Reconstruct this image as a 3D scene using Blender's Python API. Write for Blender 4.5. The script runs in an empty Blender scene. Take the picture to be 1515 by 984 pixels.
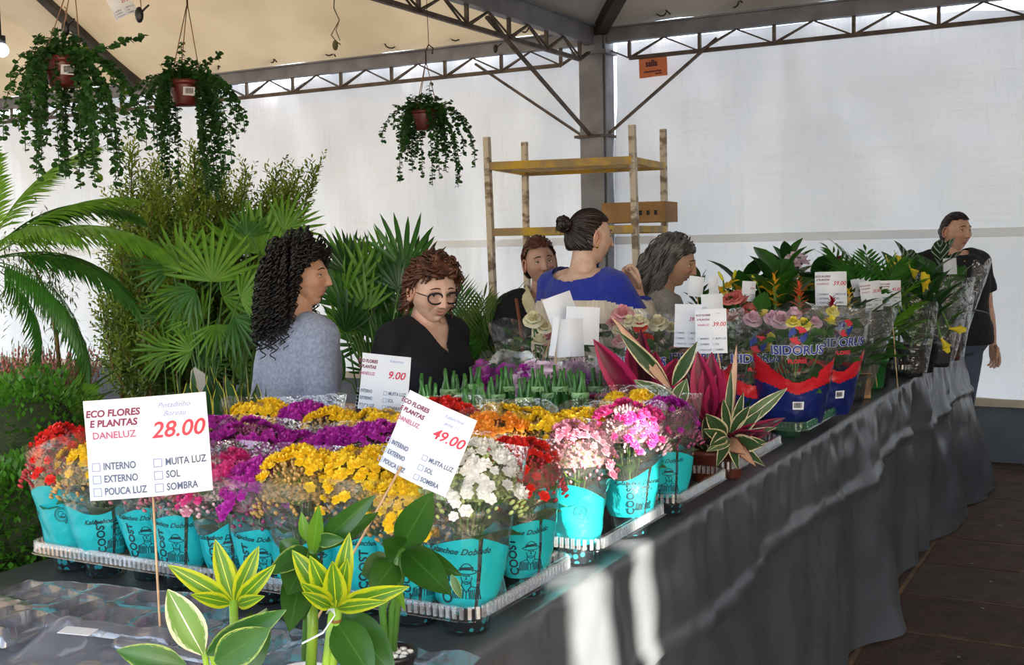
import bpy, bmesh, math, random
from math import sin, cos, pi, sqrt, radians, exp
from mathutils import Vector, Matrix, noise, Euler
import numpy as np

# ---------------------------------------------------------------- camera, world, sun, exposure
F = 1724.0; CX, CY = 757.5, 492.0
CAMZ = 1.5
_a = Vector((944.5, -152.0, F)).normalized()        # world +Y seen by the lens
_b = -Vector((-3157.0, -64.0, F)).normalized()      # world +X
_b = (_b - _a * _b.dot(_a)).normalized()
_u = _b.cross(_a)                                   # world +Z
W2C = Matrix((( _b.x, _a.x, _u.x), (_b.y, _a.y, _u.y), (_b.z, _a.z, _u.z)))
C2W = W2C.transposed()
ORG = Vector((0, 0, CAMZ))

def ray(px, py):
    return C2W @ Vector(((px - CX) / F, (py - CY) / F, 1.0))
def P(px, py, d):                                   # point at optical depth d
    return ORG + ray(px, py) * d
def T(px, py, h=0.85):                              # point on the plane z = h
    r = ray(px, py)
    return ORG + r * ((h - CAMZ) / r.z)
def WY(px, py, y):                                  # point on the plane Y = y
    r = ray(px, py)
    return ORG + r * (y / r.y)
def proj(v):
    c = W2C @ (Vector(v) - ORG)
    return CX + c.x / c.z * F, CY + c.y / c.z * F, c.z

scene = bpy.context.scene
C = scene.collection
cd = bpy.data.cameras.new('camera'); cam = bpy.data.objects.new('camera', cd); C.objects.link(cam)
cd.sensor_width = 36.0; cd.lens = 36.0 * F / 1515.0; cd.clip_start = 0.05; cd.clip_end = 200
Rm = Matrix((C2W @ Vector((1, 0, 0)), C2W @ Vector((0, -1, 0)), C2W @ Vector((0, 0, -1)))).transposed()
cam.matrix_world = Matrix.Translation(ORG) @ Rm.to_4x4()
scene.camera = cam

w = bpy.data.worlds.new('sky'); scene.world = w; w.use_nodes = True
nt = w.node_tree; nt.nodes.clear()
sk = nt.nodes.new('ShaderNodeTexSky'); sk.sky_type = 'NISHITA'; sk.sun_disc = False
sk.sun_elevation = radians(32); sk.sun_rotation = radians(108); sk.air_density = 1.0; sk.dust_density = 3.0
mixw = nt.nodes.new('ShaderNodeMix'); mixw.data_type = 'RGBA'; mixw.inputs[0].default_value = 0.28
mixw.inputs[7].default_value = (4.2, 4.1, 3.9, 1)      # bright haze over the fairground
bg = nt.nodes.new('ShaderNodeBackground'); bg.inputs[1].default_value = 0.72
wo = nt.nodes.new('ShaderNodeOutputWorld')
nt.links.new(sk.outputs[0], mixw.inputs[6]); nt.links.new(mixw.outputs[2], bg.inputs[0]); nt.links.new(bg.outputs[0], wo.inputs[0])

SUN = Vector((0.85, -0.25, 0.22)).normalized()
sd = bpy.data.lights.new('sun', 'SUN'); sd.energy = 30.0; sd.angle = radians(0.55); sd.color = (1.0, 0.90, 0.74)
so = bpy.data.objects.new('sun', sd); C.objects.link(so)
so.rotation_euler = SUN.to_track_quat('Z', 'Y').to_euler(); so.location = SUN * 30

scene.view_settings.view_transform = 'Standard'; scene.view_settings.look = 'None'
scene.view_settings.gamma = 1.0; scene.view_settings.use_curve_mapping = False
scene.view_settings.exposure = 0.62
scene.cycles.transparent_max_bounces = 32
scene.cycles.max_bounces = 8; scene.cycles.diffuse_bounces = 5

rnd = random.Random(7)
def U(a, b): return rnd.uniform(a, b)

# ---------------------------------------------------------------- materials
MATS = {}
def srgb(h):
    if isinstance(h, str):
        h = h.lstrip('#'); v = [int(h[i:i+2], 16) / 255 for i in (0, 2, 4)]
    else: v = h
    return tuple(c / 12.92 if c <= 0.04045 else ((c + 0.055) / 1.055) ** 2.4 for c in v) + (1.0,)

def mat(name, c1, c2=None, scale=8.0, rough=0.6, metal=0.0, bump=0.0, bscale=None, spec=0.5, trans=0.0, detail=3.0,
        coat=0.0, stretch=None, sheen=0.0, lo=0.35, hi=0.65, attr=None, coords='Object', emit=0.0):
    """procedural principled material: two colours mixed by noise, fine relief, optional leaf-like translucency"""
    if name in MATS: return MATS[name]
    m = bpy.data.materials.new(name); m.use_nodes = True; MATS[name] = m
    n = m.node_tree; bs = n.nodes['Principled BSDF']; out = n.nodes['Material Output']
    tc = n.nodes.new('ShaderNodeTexCoord'); src = tc.outputs[coords]
    if stretch:
        mp = n.nodes.new('ShaderNodeMapping'); mp.inputs['Scale'].default_value = stretch
        n.links.new(src, mp.inputs[0]); src = mp.outputs[0]
    col = None
    if attr:
        at = n.nodes.new('ShaderNodeVertexColor'); at.layer_name = attr; col = at.outputs[0]
    if c2 is not None:
        nz = n.nodes.new('ShaderNodeTexNoise'); nz.inputs['Scale'].default_value = scale; nz.inputs['Detail'].default_value = detail
        n.links.new(src, nz.inputs['Vector'])
        mr = n.nodes.new('ShaderNodeMapRange'); mr.inputs[1].default_value = lo; mr.inputs[2].default_value = hi
        n.links.new(nz.outputs[0], mr.inputs[0])
        mx = n.nodes.new('ShaderNodeMix'); mx.data_type = 'RGBA'
        mx.inputs[6].default_value = srgb(c1); mx.inputs[7].default_value = srgb(c2)
        n.links.new(mr.outputs[0], mx.inputs[0])
        if col:
            m2 = n.nodes.new('ShaderNodeMix'); m2.data_type = 'RGBA'; m2.blend_type = 'MULTIPLY'; m2.inputs[0].default_value = 1
            n.links.new(col, m2.inputs[6]); n.links.new(mx.outputs[2], m2.inputs[7]); col = m2.outputs[2]
        else: col = mx.outputs[2]
    if col: n.links.new(col, bs.inputs['Base Color'])
    else: bs.inputs['Base Color'].default_value = srgb(c1)
    bs.inputs['Roughness'].default_value = rough; bs.inputs['Metallic'].default_value = metal
    bs.inputs['Specular IOR Level'].default_value = spec; bs.inputs['Coat Weight'].default_value = coat
    bs.inputs['Sheen Weight'].default_value = sheen
    if emit:
        bs.inputs['Emission Strength'].default_value = emit; bs.inputs['Emission Color'].default_value = srgb(c1)
    if bump:
        nb = n.nodes.new('ShaderNodeTexNoise'); nb.inputs['Scale'].default_value = bscale or scale * 4; nb.inputs['Detail'].default_value = 4
        n.links.new(src, nb.inputs['Vector'])
        bp = n.nodes.new('ShaderNodeBump'); bp.inputs['Strength'].default_value = bump; bp.inputs['Distance'].default_value = 0.02
        n.links.new(nb.outputs[0], bp.inputs['Height']); n.links.new(bp.outputs[0], bs.inputs['Normal'])
    if trans:
        tr = n.nodes.new('ShaderNodeBsdfTranslucent')
        if col: n.links.new(col, tr.inputs[0])
        else: tr.inputs[0].default_value = srgb(c1)
        ms = n.nodes.new('ShaderNodeMixShader'); ms.inputs[0].default_value = trans
        n.links.new(bs.outputs[0], ms.inputs[1]); n.links.new(tr.outputs[0], ms.inputs[2]); n.links.new(ms.outputs[0], out.inputs[0])
    return m

def leafmat(name, base, base2, edge=None, mode=None, trans=0.3, rough=0.4, k=0.55, spec=0.5):
    """leaf: UV.x across (0..1), UV.y along. mode 'edge': margin colour, 'centre': pale heart, 'stripe': herringbone bands"""
    if name in MATS: return MATS[name]
    m = mat(name, base, base2, scale=14, rough=rough, trans=trans, spec=spec)
    n = m.node_tree; bs = n.nodes['Principled BSDF']
    mx = [x for x in n.nodes if x.bl_idname == 'ShaderNodeMix'][0]
    uv = n.nodes.new('ShaderNodeTexCoord'); sp = n.nodes.new('ShaderNodeSeparateXYZ'); n.links.new(uv.outputs['UV'], sp.inputs[0])
    def mth(op, a, b=None, v=None):
        q = n.nodes.new('ShaderNodeMath'); q.operation = op
        n.links.new(a, q.inputs[0]) if not isinstance(a, float) else None
        if b is not None: n.links.new(b, q.inputs[1])
        if v is not None: q.inputs[1].default_value = v
        return q.outputs[0]
    ac = mth('ABSOLUTE', mth('SUBTRACT', sp.outputs[0], v=0.5))            # 0 midrib .. 0.5 margin
    # fine midrib line
    rib = mth('LESS_THAN', ac, v=0.02)
    col = mx.outputs[2]
    if mode:
        wv = n.nodes.new('ShaderNodeTexNoise'); wv.inputs['Scale'].default_value = 6.0
        mp = n.nodes.new('ShaderNodeMapping'); mp.inputs['Scale'].default_value = (9, 1.2, 1)
        n.links.new(uv.outputs['UV'], mp.inputs[0]); n.links.new(mp.outputs[0], wv.inputs['Vector'])
        j = mth('MULTIPLY', mth('SUBTRACT', wv.outputs[0], v=0.5), v=0.35)
        if mode in ('edge', 'centre'):
            e = mth('GREATER_THAN' if mode == 'edge' else 'LESS_THAN', mth('ADD', ac, j), v=(0.5 - 0.5 * k))
        else:
            s = mth('ADD', mth('MULTIPLY', sp.outputs[1], v=22.0), mth('MULTIPLY', ac, v=-16.0))
            e = mth('GREATER_THAN', mth('ADD', mth('SINE', s), mth('MULTIPLY', j, v=3.0)), v=1.0 - 2 * k)
        m3 = n.nodes.new('ShaderNodeMix'); m3.data_type = 'RGBA'; m3.inputs[7].default_value = srgb(edge)
        n.links.new(e, m3.inputs[0]); n.links.new(col, m3.inputs[6]); col = m3.outputs[2]
    m4 = n.nodes.new('ShaderNodeMix'); m4.data_type = 'RGBA'; m4.inputs[7].default_value = tuple(min(1, c * 1.25 + .01) for c in srgb(base)[:3]) + (1,)
    n.links.new(rib, m4.inputs[0]); n.links.new(col, m4.inputs[6]); col = m4.outputs[2]
    n.links.new(col, bs.inputs['Base Color'])
    for t in n.nodes:
        if t.bl_idname == 'ShaderNodeBsdfTranslucent': n.links.new(col, t.inputs[0])
    return m

def clearmat(name, tint=(0.96, 0.97, 0.98), rough=0.12, bump=0.6, bscale=25.0, base=0.05, edge=0.55, haze=0.03, dist=0.01, hz=(0.85, 0.87, 0.9)):
    """thin clear plastic: mostly see-through, glossy at grazing angles and over the crinkles, a little milky"""
    if name in MATS: return MATS[name]
    m = bpy.data.materials.new(name); m.use_nodes = True; MATS[name] = m
    n = m.node_tree; n.nodes.clear(); out = n.nodes.new('ShaderNodeOutputMaterial')
    tp = n.nodes.new('ShaderNodeBsdfTransparent'); tp.inputs[0].default_value = tint + (1,)
    gl = n.nodes.new('ShaderNodeBsdfGlossy'); gl.inputs['Roughness'].default_value = rough
    df = n.nodes.new('ShaderNodeBsdfDiffuse'); df.inputs[0].default_value = hz + (1,)
    tc = n.nodes.new('ShaderNodeTexCoord'); nz = n.nodes.new('ShaderNodeTexNoise'); nz.inputs['Scale'].default_value = bscale
    nz.inputs['Detail'].default_value = 3; n.links.new(tc.outputs['Object'], nz.inputs['Vector'])
    bp = n.nodes.new('ShaderNodeBump'); bp.inputs['Strength'].default_value = bump; bp.inputs['Distance'].default_value = dist
    n.links.new(nz.outputs[0], bp.inputs['Height']); n.links.new(bp.outputs[0], gl.inputs['Normal'])
    lw = n.nodes.new('ShaderNodeLayerWeight'); lw.inputs[0].default_value = 0.35; n.links.new(bp.outputs[0], lw.inputs['Normal'])
    mr = n.nodes.new('ShaderNodeMapRange'); mr.inputs[3].default_value = base; mr.inputs[4].default_value = edge
    n.links.new(lw.outputs['Facing'], mr.inputs[0])
    m1 = n.nodes.new('ShaderNodeMixShader'); n.links.new(mr.outputs[0], m1.inputs[0]); n.links.new(tp.outputs[0], m1.inputs[1]); n.links.new(gl.outputs[0], m1.inputs[2])
    m2 = n.nodes.new('ShaderNodeMixShader'); m2.inputs[0].default_value = haze
    n.links.new(m1.outputs[0], m2.inputs[1]); n.links.new(df.outputs[0], m2.inputs[2]); n.links.new(m2.outputs[0], out.inputs[0])
    return m

# ---------------------------------------------------------------- mesh builder
class MB:
    def __init__(s): s.v = []; s.f = []; s.m = []; s.uv = []; s.c = []; s.hascol = False; s.hasuv = False; s.M = None; s.col = (1, 1, 1)
    def vert(s, p, uv=(0.5, 0.5)):
        p = Vector(p)
        if s.M is not None: p = s.M @ p
        s.v.append((p.x, p.y, p.z)); s.uv.append(uv); s.c.append(s.col); return len(s.v) - 1
    def face(s, ids, mi=0): s.f.append(tuple(ids)); s.m.append(mi)
    def box(s, c, size, mi=0, R=None, taper=1.0):
        c = Vector(c); hx, hy, hz = (q / 2 for q in size); ids = []
        for z in (-hz, hz):
            k = taper if z > 0 else 1.0
            for x, y in ((-hx, -hy), (hx, -hy), (hx, hy), (-hx, hy)):
                p = Vector((x * k, y * k, z))
                if R is not None: p = R @ p
                ids.append(s.vert(c + p))
        a = ids
        for q in ((0, 3, 2, 1), (4, 5, 6, 7), (0, 1, 5, 4), (1, 2, 6, 5), (2, 3, 7, 6), (3, 0, 4, 7)): s.face([a[i] for i in q], mi)
    def bar(s, p, q, w, h=None, mi=0):
        p, q = Vector(p), Vector(q); d = q - p; L = d.length
        s.box((p + q) / 2, (w, h or w, L), mi, d.to_track_quat('Z', 'Y').to_matrix())
    def rings(s, rs, mi=0, cap=True, closed=True, uvs=None):
        idr = []
        for i, r in enumerate(rs):
            n = len(r); idr.append([s.vert(p, (j / max(1, n - (0 if closed else 1)), i / max(1, len(rs) - 1))) for j, p in enumerate(r)])
        n = len(idr[0])
        for a, b in zip(idr, idr[1:]):
            for j in range(n if closed else n - 1):
                k = (j + 1) % n; s.face((a[j], a[k], b[k], b[j]), mi)
        if cap and closed:
            s.face(list(reversed(idr[0])), mi); s.face(idr[-1], mi)
        return idr
    def tube(s, pts, r, sides=6, mi=0, cap=True, flat=1.0, up=None):
        pts = [Vector(p) for p in pts]; n = len(pts)
        rad = r if isinstance(r, (list, tuple)) else [r] * n
        rs = []; t0 = (pts[1] - pts[0]).normalized()
        ref = Vector(up) if up else (Vector((0, 0, 1)) if abs(t0.z) < 0.9 else Vector((1, 0, 0)))
        u = (ref - t0 * ref.dot(t0)).normalized()
        for i in range(n):
            t = (pts[min(i + 1, n - 1)] - pts[max(i - 1, 0)])
            t = t.normalized() if t.length > 1e-9 else t0
            u = u - t * u.dot(t); u = u.normalized() if u.length > 1e-6 else Vector((1, 0, 0)); v = t.cross(u)
            rs.append([pts[i] + (u * cos(2 * pi * j / sides) * flat + v * sin(2 * pi * j / sides)) * rad[i] for j in range(sides)])
        s.rings(rs, mi, cap)
    def lathe(s, prof, segs=16, c=(0, 0, 0), mi=0, cap=False, wob=None):
        c = Vector(c)
        rs = [[c + Vector((r * cos(2 * pi * j / segs), r * sin(2 * pi * j / segs), z)) for j in range(segs)] for r, z in prof]
        s.rings(rs, mi, cap)
    def ell(s, c, r, segs=8, rings=5, mi=0, R=None):
        c = Vector(c); rs = []
        for i in range(1, rings):
            a = pi * i / rings
            row = []
            for j in range(segs):
                p = Vector((r[0] * sin(a) * cos(2 * pi * j / segs), r[1] * sin(a) * sin(2 * pi * j / segs), -r[2] * cos(a)))
                if R is not None: p = R @ p
                row.append(c + p)
            rs.append(row)
        idr = s.rings(rs, mi, False)
        z = Vector((0, 0, r[2]))
        if R is not None: z = R @ z
        a, b = s.vert(c - z), s.vert(c + z)
        for j in range(segs):
            k = (j + 1) % segs; s.face((a, idr[0][k], idr[0][j]), mi); s.face((b, idr[-1][j], idr[-1][k]), mi)
    def blade(s, M, L, W, bend=0.5, fold=0.25, n=6, mi=0, shape=0.35, twist=0.0, wave=0.0, cols=2, stalk=0.0, p=1.0):
        """leaf blade: starts at M's origin, grows along +Y of M, bends towards -Z, folded about its midrib"""
        ids = []; pos = Vector((0, 0, 0)); ang = 0.0; step = L / n
        for i in range(n + 1):
            t = i / n
            if t <= shape: wd = sin(pi / 2 * (t / shape)) ** 0.8 if shape > 0 else 1
            else: wd = cos(pi / 2 * ((t - shape) / (1 - shape)) ** 1.15) ** p
            wd = max(wd, 0.03 if i else 0.12) * W / 2
            tw = twist * t; row = []
            for j in range(-cols // 2, cols // 2 + 1):
                q = j / (cols / 2)
                z = abs(q) * wd * fold + wave * sin(t * 9 + q) * wd * abs(q)
                x = q * wd
                x, z = x * cos(tw) - z * sin(tw), x * sin(tw) + z * cos(tw)
                v = pos + Vector((x, -z * sin(ang) * -1, z * cos(ang)))
                row.append(s.vert(M @ v, ((q + 1) / 2, t)))
            ids.append(row)
            ang = bend * (t + 0.5 / n) * 1.0
            pos = pos + Vector((0, cos(ang), -sin(ang))) * step
        for a, b in zip(ids, ids[1:]):
            for j in range(len(a) - 1): s.face((a[j], a[j + 1], b[j + 1], b[j]), mi)
    def mesh(s, name, mats, smooth=True):
        me = bpy.data.meshes.new(name); me.from_pydata(s.v, [], s.f)
        for m in (mats if isinstance(mats, (list, tuple)) else [mats]): me.materials.append(m)
        if any(s.m): me.polygons.foreach_set('material_index', s.m)
        if smooth: me.polygons.foreach_set('use_smooth', [True] * len(s.f))
        if s.hasuv:
            ul = me.uv_layers.new(name='UVMap'); li = np.empty(len(me.loops), dtype=np.int32); me.loops.foreach_get('vertex_index', li)
            ul.data.foreach_set('uv', np.array(s.uv, dtype=np.float32)[li].ravel())
        if s.hascol:
            ca = me.color_attributes.new('Col', 'FLOAT_COLOR', 'POINT')
            cc = np.ones((len(s.v), 4), dtype=np.float32); cc[:, :3] = np.array(s.c, dtype=np.float32); ca.data.foreach_set('color', cc.ravel())
        me.update(); return me

def uvmb(): b = MB(); b.hasuv = True; return b

def link(name, data, parent=None, M=None):
    o = bpy.data.objects.new(name, data); C.objects.link(o)
    if parent is not None: o.parent = parent
    if M is not None: o.matrix_local = M
    return o
def obj(name, b, mats, parent=None, M=None, smooth=True):
    me = b.mesh(name, mats, smooth) if isinstance(b, MB) else b
    return link(name, me, parent, M)
def thing(name, label, cat, loc=(0, 0, 0), rz=0.0, group=None, s=1.0, rot=None):
    o = bpy.data.objects.new(name, None); C.objects.link(o); o.empty_display_size = 0.1
    o.location = loc; o.rotation_euler = rot if rot else (0, 0, rz); o.scale = (s, s, s)
    o['label'] = label; o['category'] = cat
    if group: o['group'] = group
    return o
def tag(o, label, cat, group=None):
    o['label'] = label; o['category'] = cat
    if group: o['group'] = group
    return o
def struct(o): o['kind'] = 'structure'; return o
def kids(o): return [c for c in o.children]
def dup(root, loc=None, rz=None, label=None, s=None):
    def cp(o, par):
        c = o.copy(); C.objects.link(c)
        if par is not None: c.parent = par; c.matrix_parent_inverse = o.matrix_parent_inverse
        for ch in list(o.children): cp(ch, c)
        return c
    r = cp(root, None)
    if loc is not None: r.location = loc
    if rz is not None: r.rotation_euler = (0, 0, rz)
    if label: r['label'] = label
    if s: r.scale = (s, s, s)
    return r
def frame(p, d, roll=0.0, up=(0, 0, 1)):
    """matrix at p whose +Y runs along d and whose +Z leans to up"""
    y = Vector(d).normalized(); z = Vector(up); z = z - y * z.dot(y)
    if z.length < 1e-4: z = Vector((1, 0, 0)) - y * y.x
    z.normalize(); x = y.cross(z)
    M = Matrix((x, y, z)).transposed().to_4x4()
    return Matrix.Translation(Vector(p)) @ M @ Matrix.Rotation(roll, 4, 'Y')
def dirv(az, el): return Vector((cos(el) * cos(az), cos(el) * sin(az), sin(el)))

_TXT = {}
def text_mesh(body, size, mt, bold=0.0, shear=0.0, ext=0.0, align='CENTER', space=1.0, name='lettering'):
    key = (body, size, mt.name, bold, shear, ext, align)
    if key in _TXT: return _TXT[key]
    cu = bpy.data.curves.new(name, 'FONT'); cu.body = body; cu.size = size; cu.align_x = align; cu.align_y = 'CENTER'
    cu.offset = bold; cu.shear = shear; cu.extrude = ext; cu.resolution_u = 3; cu.space_character = space
    o = bpy.data.objects.new(name, cu); C.objects.link(o)
    dg = bpy.context.evaluated_depsgraph_get(); me = bpy.data.meshes.new_from_object(o.evaluated_get(dg))
    bpy.data.objects.remove(o); me.materials.clear(); me.materials.append(mt); me.name = name
    _TXT[key] = me; return me
# ---------------------------------------------------------------- the tent: tarpaulin wall, kerb, floor, frame, canopies
WALLY = 8.15; COLX = -3.65; EAVE = 2.90; PEAK = 6.1; MIDX = -8.3; BAYL = 2 * MIDX - COLX; BAYR = COLX + 9.7; NEARY = WALLY - 9.7

def tarpmat():
    m = mat('white_tarpaulin', '#E6E8EA', '#D6DADD', scale=1.1, rough=0.42, trans=0.20, spec=0.45, bump=0.0, detail=6, lo=0.3, hi=0.7)
    n = m.node_tree; bs = n.nodes['Principled BSDF']
    tc = n.nodes.new('ShaderNodeTexCoord')
    hs = []
    for sc_, scale, det, w_ in (((0.7, 1, 3.0), 2.0, 5, 0.35), ((2.8, 1, 0.35), 1.6, 4, 1.1), ((0.8, 1, 22.0), 1.2, 4, 0.10), ((1.5, 1, 1), 7.0, 5, 0.2)):
        mp = n.nodes.new('ShaderNodeMapping'); mp.inputs['Scale'].default_value = sc_; n.links.new(tc.outputs['Object'], mp.inputs[0])
        nz = n.nodes.new('ShaderNodeTexNoise'); nz.inputs['Scale'].default_value = scale; nz.inputs['Detail'].default_value = det
        nz.inputs['Distortion'].default_value = 0.4
        n.links.new(mp.outputs[0], nz.inputs['Vector'])
        mu = n.nodes.new('ShaderNodeMath'); mu.operation = 'MULTIPLY'; mu.inputs[1].default_value = w_; n.links.new(nz.outputs[0], mu.inputs[0]); hs.append(mu.outputs[0])
    s = hs[0]
    for h in hs[1:]:
        ad = n.nodes.new('ShaderNodeMath'); ad.operation = 'ADD'; n.links.new(s, ad.inputs[0]); n.links.new(h, ad.inputs[1]); s = ad.outputs[0]
    bp = n.nodes.new('ShaderNodeBump'); bp.inputs['Strength'].default_value = 0.8; bp.inputs['Distance'].default_value = 0.05
    n.links.new(s, bp.inputs['Height']); n.links.new(bp.outputs[0], bs.inputs['Normal'])
    for t in n.nodes:
        if t.bl_idname == 'ShaderNodeBsdfTranslucent': n.links.new(bp.outputs[0], t.inputs['Normal'])
    return m
TARP = tarpmat()
def tarp_grid(x0, x1, z0, z1, fn, nx, nz, top=None):
    b = MB(); ids = []
    for j in range(nz + 1):
        row = []
        for i in range(nx + 1):
            x = x0 + (x1 - x0) * i / nx; zt = (top(x) if top else z1)
            z = z0 + (zt - z0) * j / nz; row.append(b.vert((x, WALLY + fn(x, z), z)))
        ids.append(row)
    for a, c in zip(ids, ids[1:]):
        for i in range(nx): b.face((a[i], a[i + 1], c[i + 1], c[i]))
    return b
def folds(x, z):
    k = 0.06 * noise.noise(Vector((x * 1.1, z * 0.35, 3))) + 0.06 * noise.noise(Vector((x * 2.6 + z * 0.8, z * 0.4, 8)))
    for cx in (COLX - 0.2, COLX + 1.4, -0.4, 1.2):              # folds that fan out below the ties
        d = x - cx; h = EAVE - z
        if h > 0:
            a = d / (0.25 + h * 0.75)
            k += 0.085 * exp(-a * a * 1.6) * sin(a * 7 + cx) * min(1, h * 1.2) * (1 - 0.25 * h)
    k += 0.010 * noise.noise(Vector((x * 0.8, z * 6.0, 9))) + 0.008 * noise.noise(Vector((x * 5, z * 3, 1)))
    return k
wall = struct(obj('wall_back', tarp_grid(COLX + 0.12, BAYR + 0.5, 0.40, EAVE, folds, 260, 90, lambda x: EAVE + 0.07 + 0.03 * noise.noise(Vector((x * 2, 0, 0))) - 0.10 * max(0, sin(x * 1.3 + 2.2)) ** 4), TARP))
wall2 = struct(obj('wall_back', tarp_grid(BAYL, COLX + 0.02, 0.40, EAVE, lambda x, z: 0.02 + folds(x, z), 260, 80, lambda x: EAVE + 0.08 - 0.07 * max(0, sin(x * 1.7 + 0.4)) ** 6), TARP))
# welded seam that runs along the tarpaulin at eye height, a hem strip at the top
b = MB()
for x0, x1, off in ((COLX + 0.12, BAYR + 0.5, 0.0), (BAYL, COLX + 0.02, 0.02)):
    n_ = 120; r1 = []; r2 = []
    for i in range(n_ + 1):
        x = x0 + (x1 - x0) * i / n_
        r1.append((x, WALLY + off + folds(x, 1.49) - 0.006, 1.475)); r2.append((x, WALLY + off + folds(x, 1.53) - 0.006, 1.535))
    b.rings([r1, r2], 0, False, False)
struct(obj('seam_tape', b, mat('tarp_seam', '#F2F3F4', rough=0.4, trans=0.3), wall))
# concrete kerb at the foot of the tarpaulin
b = MB(); b.box(((BAYL + BAYR) / 2, WALLY + 0.12, 0.19), (BAYR - BAYL + 2, 0.24, 0.38)); b.box(((BAYL + BAYR) / 2, WALLY + 0.08, 0.40), (BAYR - BAYL + 2, 0.3, 0.05), 1)
struct(obj('trim_1', b, [mat('painted_concrete', '#5A6068', '#474C55', scale=3, rough=0.85, bump=0.3, bscale=40), mat('kerb_cap', '#B9AE9C', '#A39A8C', scale=5, rough=0.8, bump=0.2)], smooth=False))

# unseen wall added to block the sun; two slits let bands reach the table
def slit(y): return [(c, w_) for c, w_ in SLITS]
SLITS = [(-0.06, 0.15), (0.22, 0.085)]
edges = [NEARY]
for c_, w_ in SLITS: edges += [c_ - w_ / 2, c_ + w_ / 2]
edges += [WALLY]
b = MB()
for y0, y1 in zip(edges[0::2], edges[1::2]):
    n_ = max(2, int((y1 - y0) / 0.25)); rr = []
    for z in (0.0, 0.8, 1.6, 2.4, 3.14):
        rr.append([(BAYR + 0.02 * noise.noise(Vector((y0 + (y1 - y0) * i / n_, z, 5))), y0 + (y1 - y0) * i / n_, z) for i in range(n_ + 1)])
    b.rings(rr, 0, False, False)
struct(obj('sun_blocker_right', b, mat('dark_blocker_tarp', '#7C7F84', '#6A6D72', scale=2, rough=.6, bump=.3)))

# floor: stone slabs, each its own piece, over a mortar bed
SL = [mat('stone_slab_%s' % n_, a_, c_, scale=9, rough=0.72, bump=0.55, bscale=55, detail=8, spec=0.4) for n_, a_, c_ in
      (('brown', '#5C4537', '#3E2E26'), ('umber', '#503C31', '#382A23'), ('grey', '#56463D', '#3F322C'))]
b = MB(); b.box((-3.6, 3.3, -0.0345), (22, 13, 0.06))
floor = struct(obj('floor', b, mat('mortar', '#9A7A58', '#6E5540', scale=12, rough=0.9, bump=0.3)))
slabs = []
for k in range(9):
    b = MB(); hx, hy = 0.494, 0.242; n_ = 6
    rr = []
    top = []
    ring = [(-hx, -hy), (0, -hy - U(-.003, .003)), (hx, -hy), (hx, hy), (0, hy + U(-.003, .003)), (-hx, hy)]
    lo = [b.vert((x, y, -0.03)) for x, y in ring]; mid = [b.vert((x + U(-.002, .002), y + U(-.002, .002), -0.006)) for x, y in ring]
    up = [b.vert((x * 0.985, y * 0.97, U(-0.001, 0.0015))) for x, y in ring]
    for a, c_ in ((lo, mid), (mid, up)):
        for j in range(6): b.face((a[j], a[(j + 1) % 6], c_[(j + 1) % 6], c_[j]))
    b.face(up)
    slabs.append(b.mesh('paving_slab', SL[k % 3], False))
rs_ = random.Random(3)
for i in range(-1, 5):
    for j in range(-2, 17):
        o = link('paving_slab', rs_.choice(slabs), floor); o.location = (-0.9 + 0.5 + i * 1.0 + (0.0), 0.0 + 0.25 + j * 0.5, U(-0.002, 0.001)); o.rotation_euler = (U(-.003, .003), U(-.003, .003), pi * rs_.randint(0, 1))
        struct(o)
# a few fallen leaves and petals on the slabs
LP = leafmat('fallen_leaf', '#8F8A5A', '#7A6C42', trans=0.1)
for k, (px, py) in enumerate([(1475, 778), (1418, 975), (1440, 835), (1468, 861), (1452, 900)]):
    b = uvmb(); b.blade(frame((0, 0, 0.003), (1, 0.3, 0)), 0.035 if k < 2 else 0.018, 0.014, 0.3, 0.3, 4)
    o = obj('fallen_leaf', b, LP); o.location = T(px, py, 0.003); o.rotation_euler = (0, 0, k * 1.3)
    tag(o, ['dry leaf on the paving, farthest up the aisle', 'large dry leaf on the paving nearest the camera', 'small pale leaf on the paving between slabs', 'small pale petal on the slabs beside the cloth hem', 'tiny pale petal on the brown slab'][k], 'leaf')

# steel frame
ST = mat('painted_steel', '#8A8C94', '#74767E', scale=6, rough=0.5, metal=0.25, bump=0.05)
RUST = mat('worn_steel', '#6E625A', '#4F453F', scale=10, rough=0.6, metal=0.4, bump=0.2)
def truss(name, p, q, n, drop=0.125, start=0.28, rail=0.12, hh=0.10):
    """top rail of folded steel, thin lower chord, posts and V-shaped web rods"""
    p, q = Vector(p), Vector(q); r = bpy.data.objects.new(name, None); C.objects.link(r); r.location = p; struct(r)
    d = q - p; L = d.length; u = d / L
    b = MB(); b.bar(Vector(), d, 0.07, hh); b.bar(Vector((0, 0, hh / 2)), d + Vector((0, 0, hh / 2)), 0.13, 0.012); obj('rail', b, ST, r, smooth=False)
    zc = -hh / 2 - drop
    b = MB(); b.bar(u * start + Vector((0, 0, zc)), u * (L - start) + Vector((0, 0, zc)), 0.028, 0.028); obj('lower_chord', b, RUST, r, smooth=False)
    st = (L - 2 * start) / n
    for i in range(n + 1):
        a = u * (start + i * st); b = MB(); b.bar(a + Vector((0, 0, zc)), a + Vector((0, 0, -hh / 2)), 0.022)
        obj('web_post', b, RUST, r, smooth=False)
        for sgn in (-1, 1):
            e = a + u * sgn * st / 2
            if 0 < e.dot(u) < L:
                for off in (-0.012, 0.012):
                    side = u.cross(Vector((0, 0, 1))) * off * 1.5
                    b = MB(); b.bar(a + Vector((0, 0, zc)) + side, e + Vector((0, 0, -hh / 2)) + side * .2, 0.010); obj('web_rod', b, RUST, r, smooth=False)
    return r
BZ = 3.01
truss('roof_beam', (COLX, WALLY - 0.12, BZ), (BAYR, WALLY - 0.12, BZ), 17)
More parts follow.
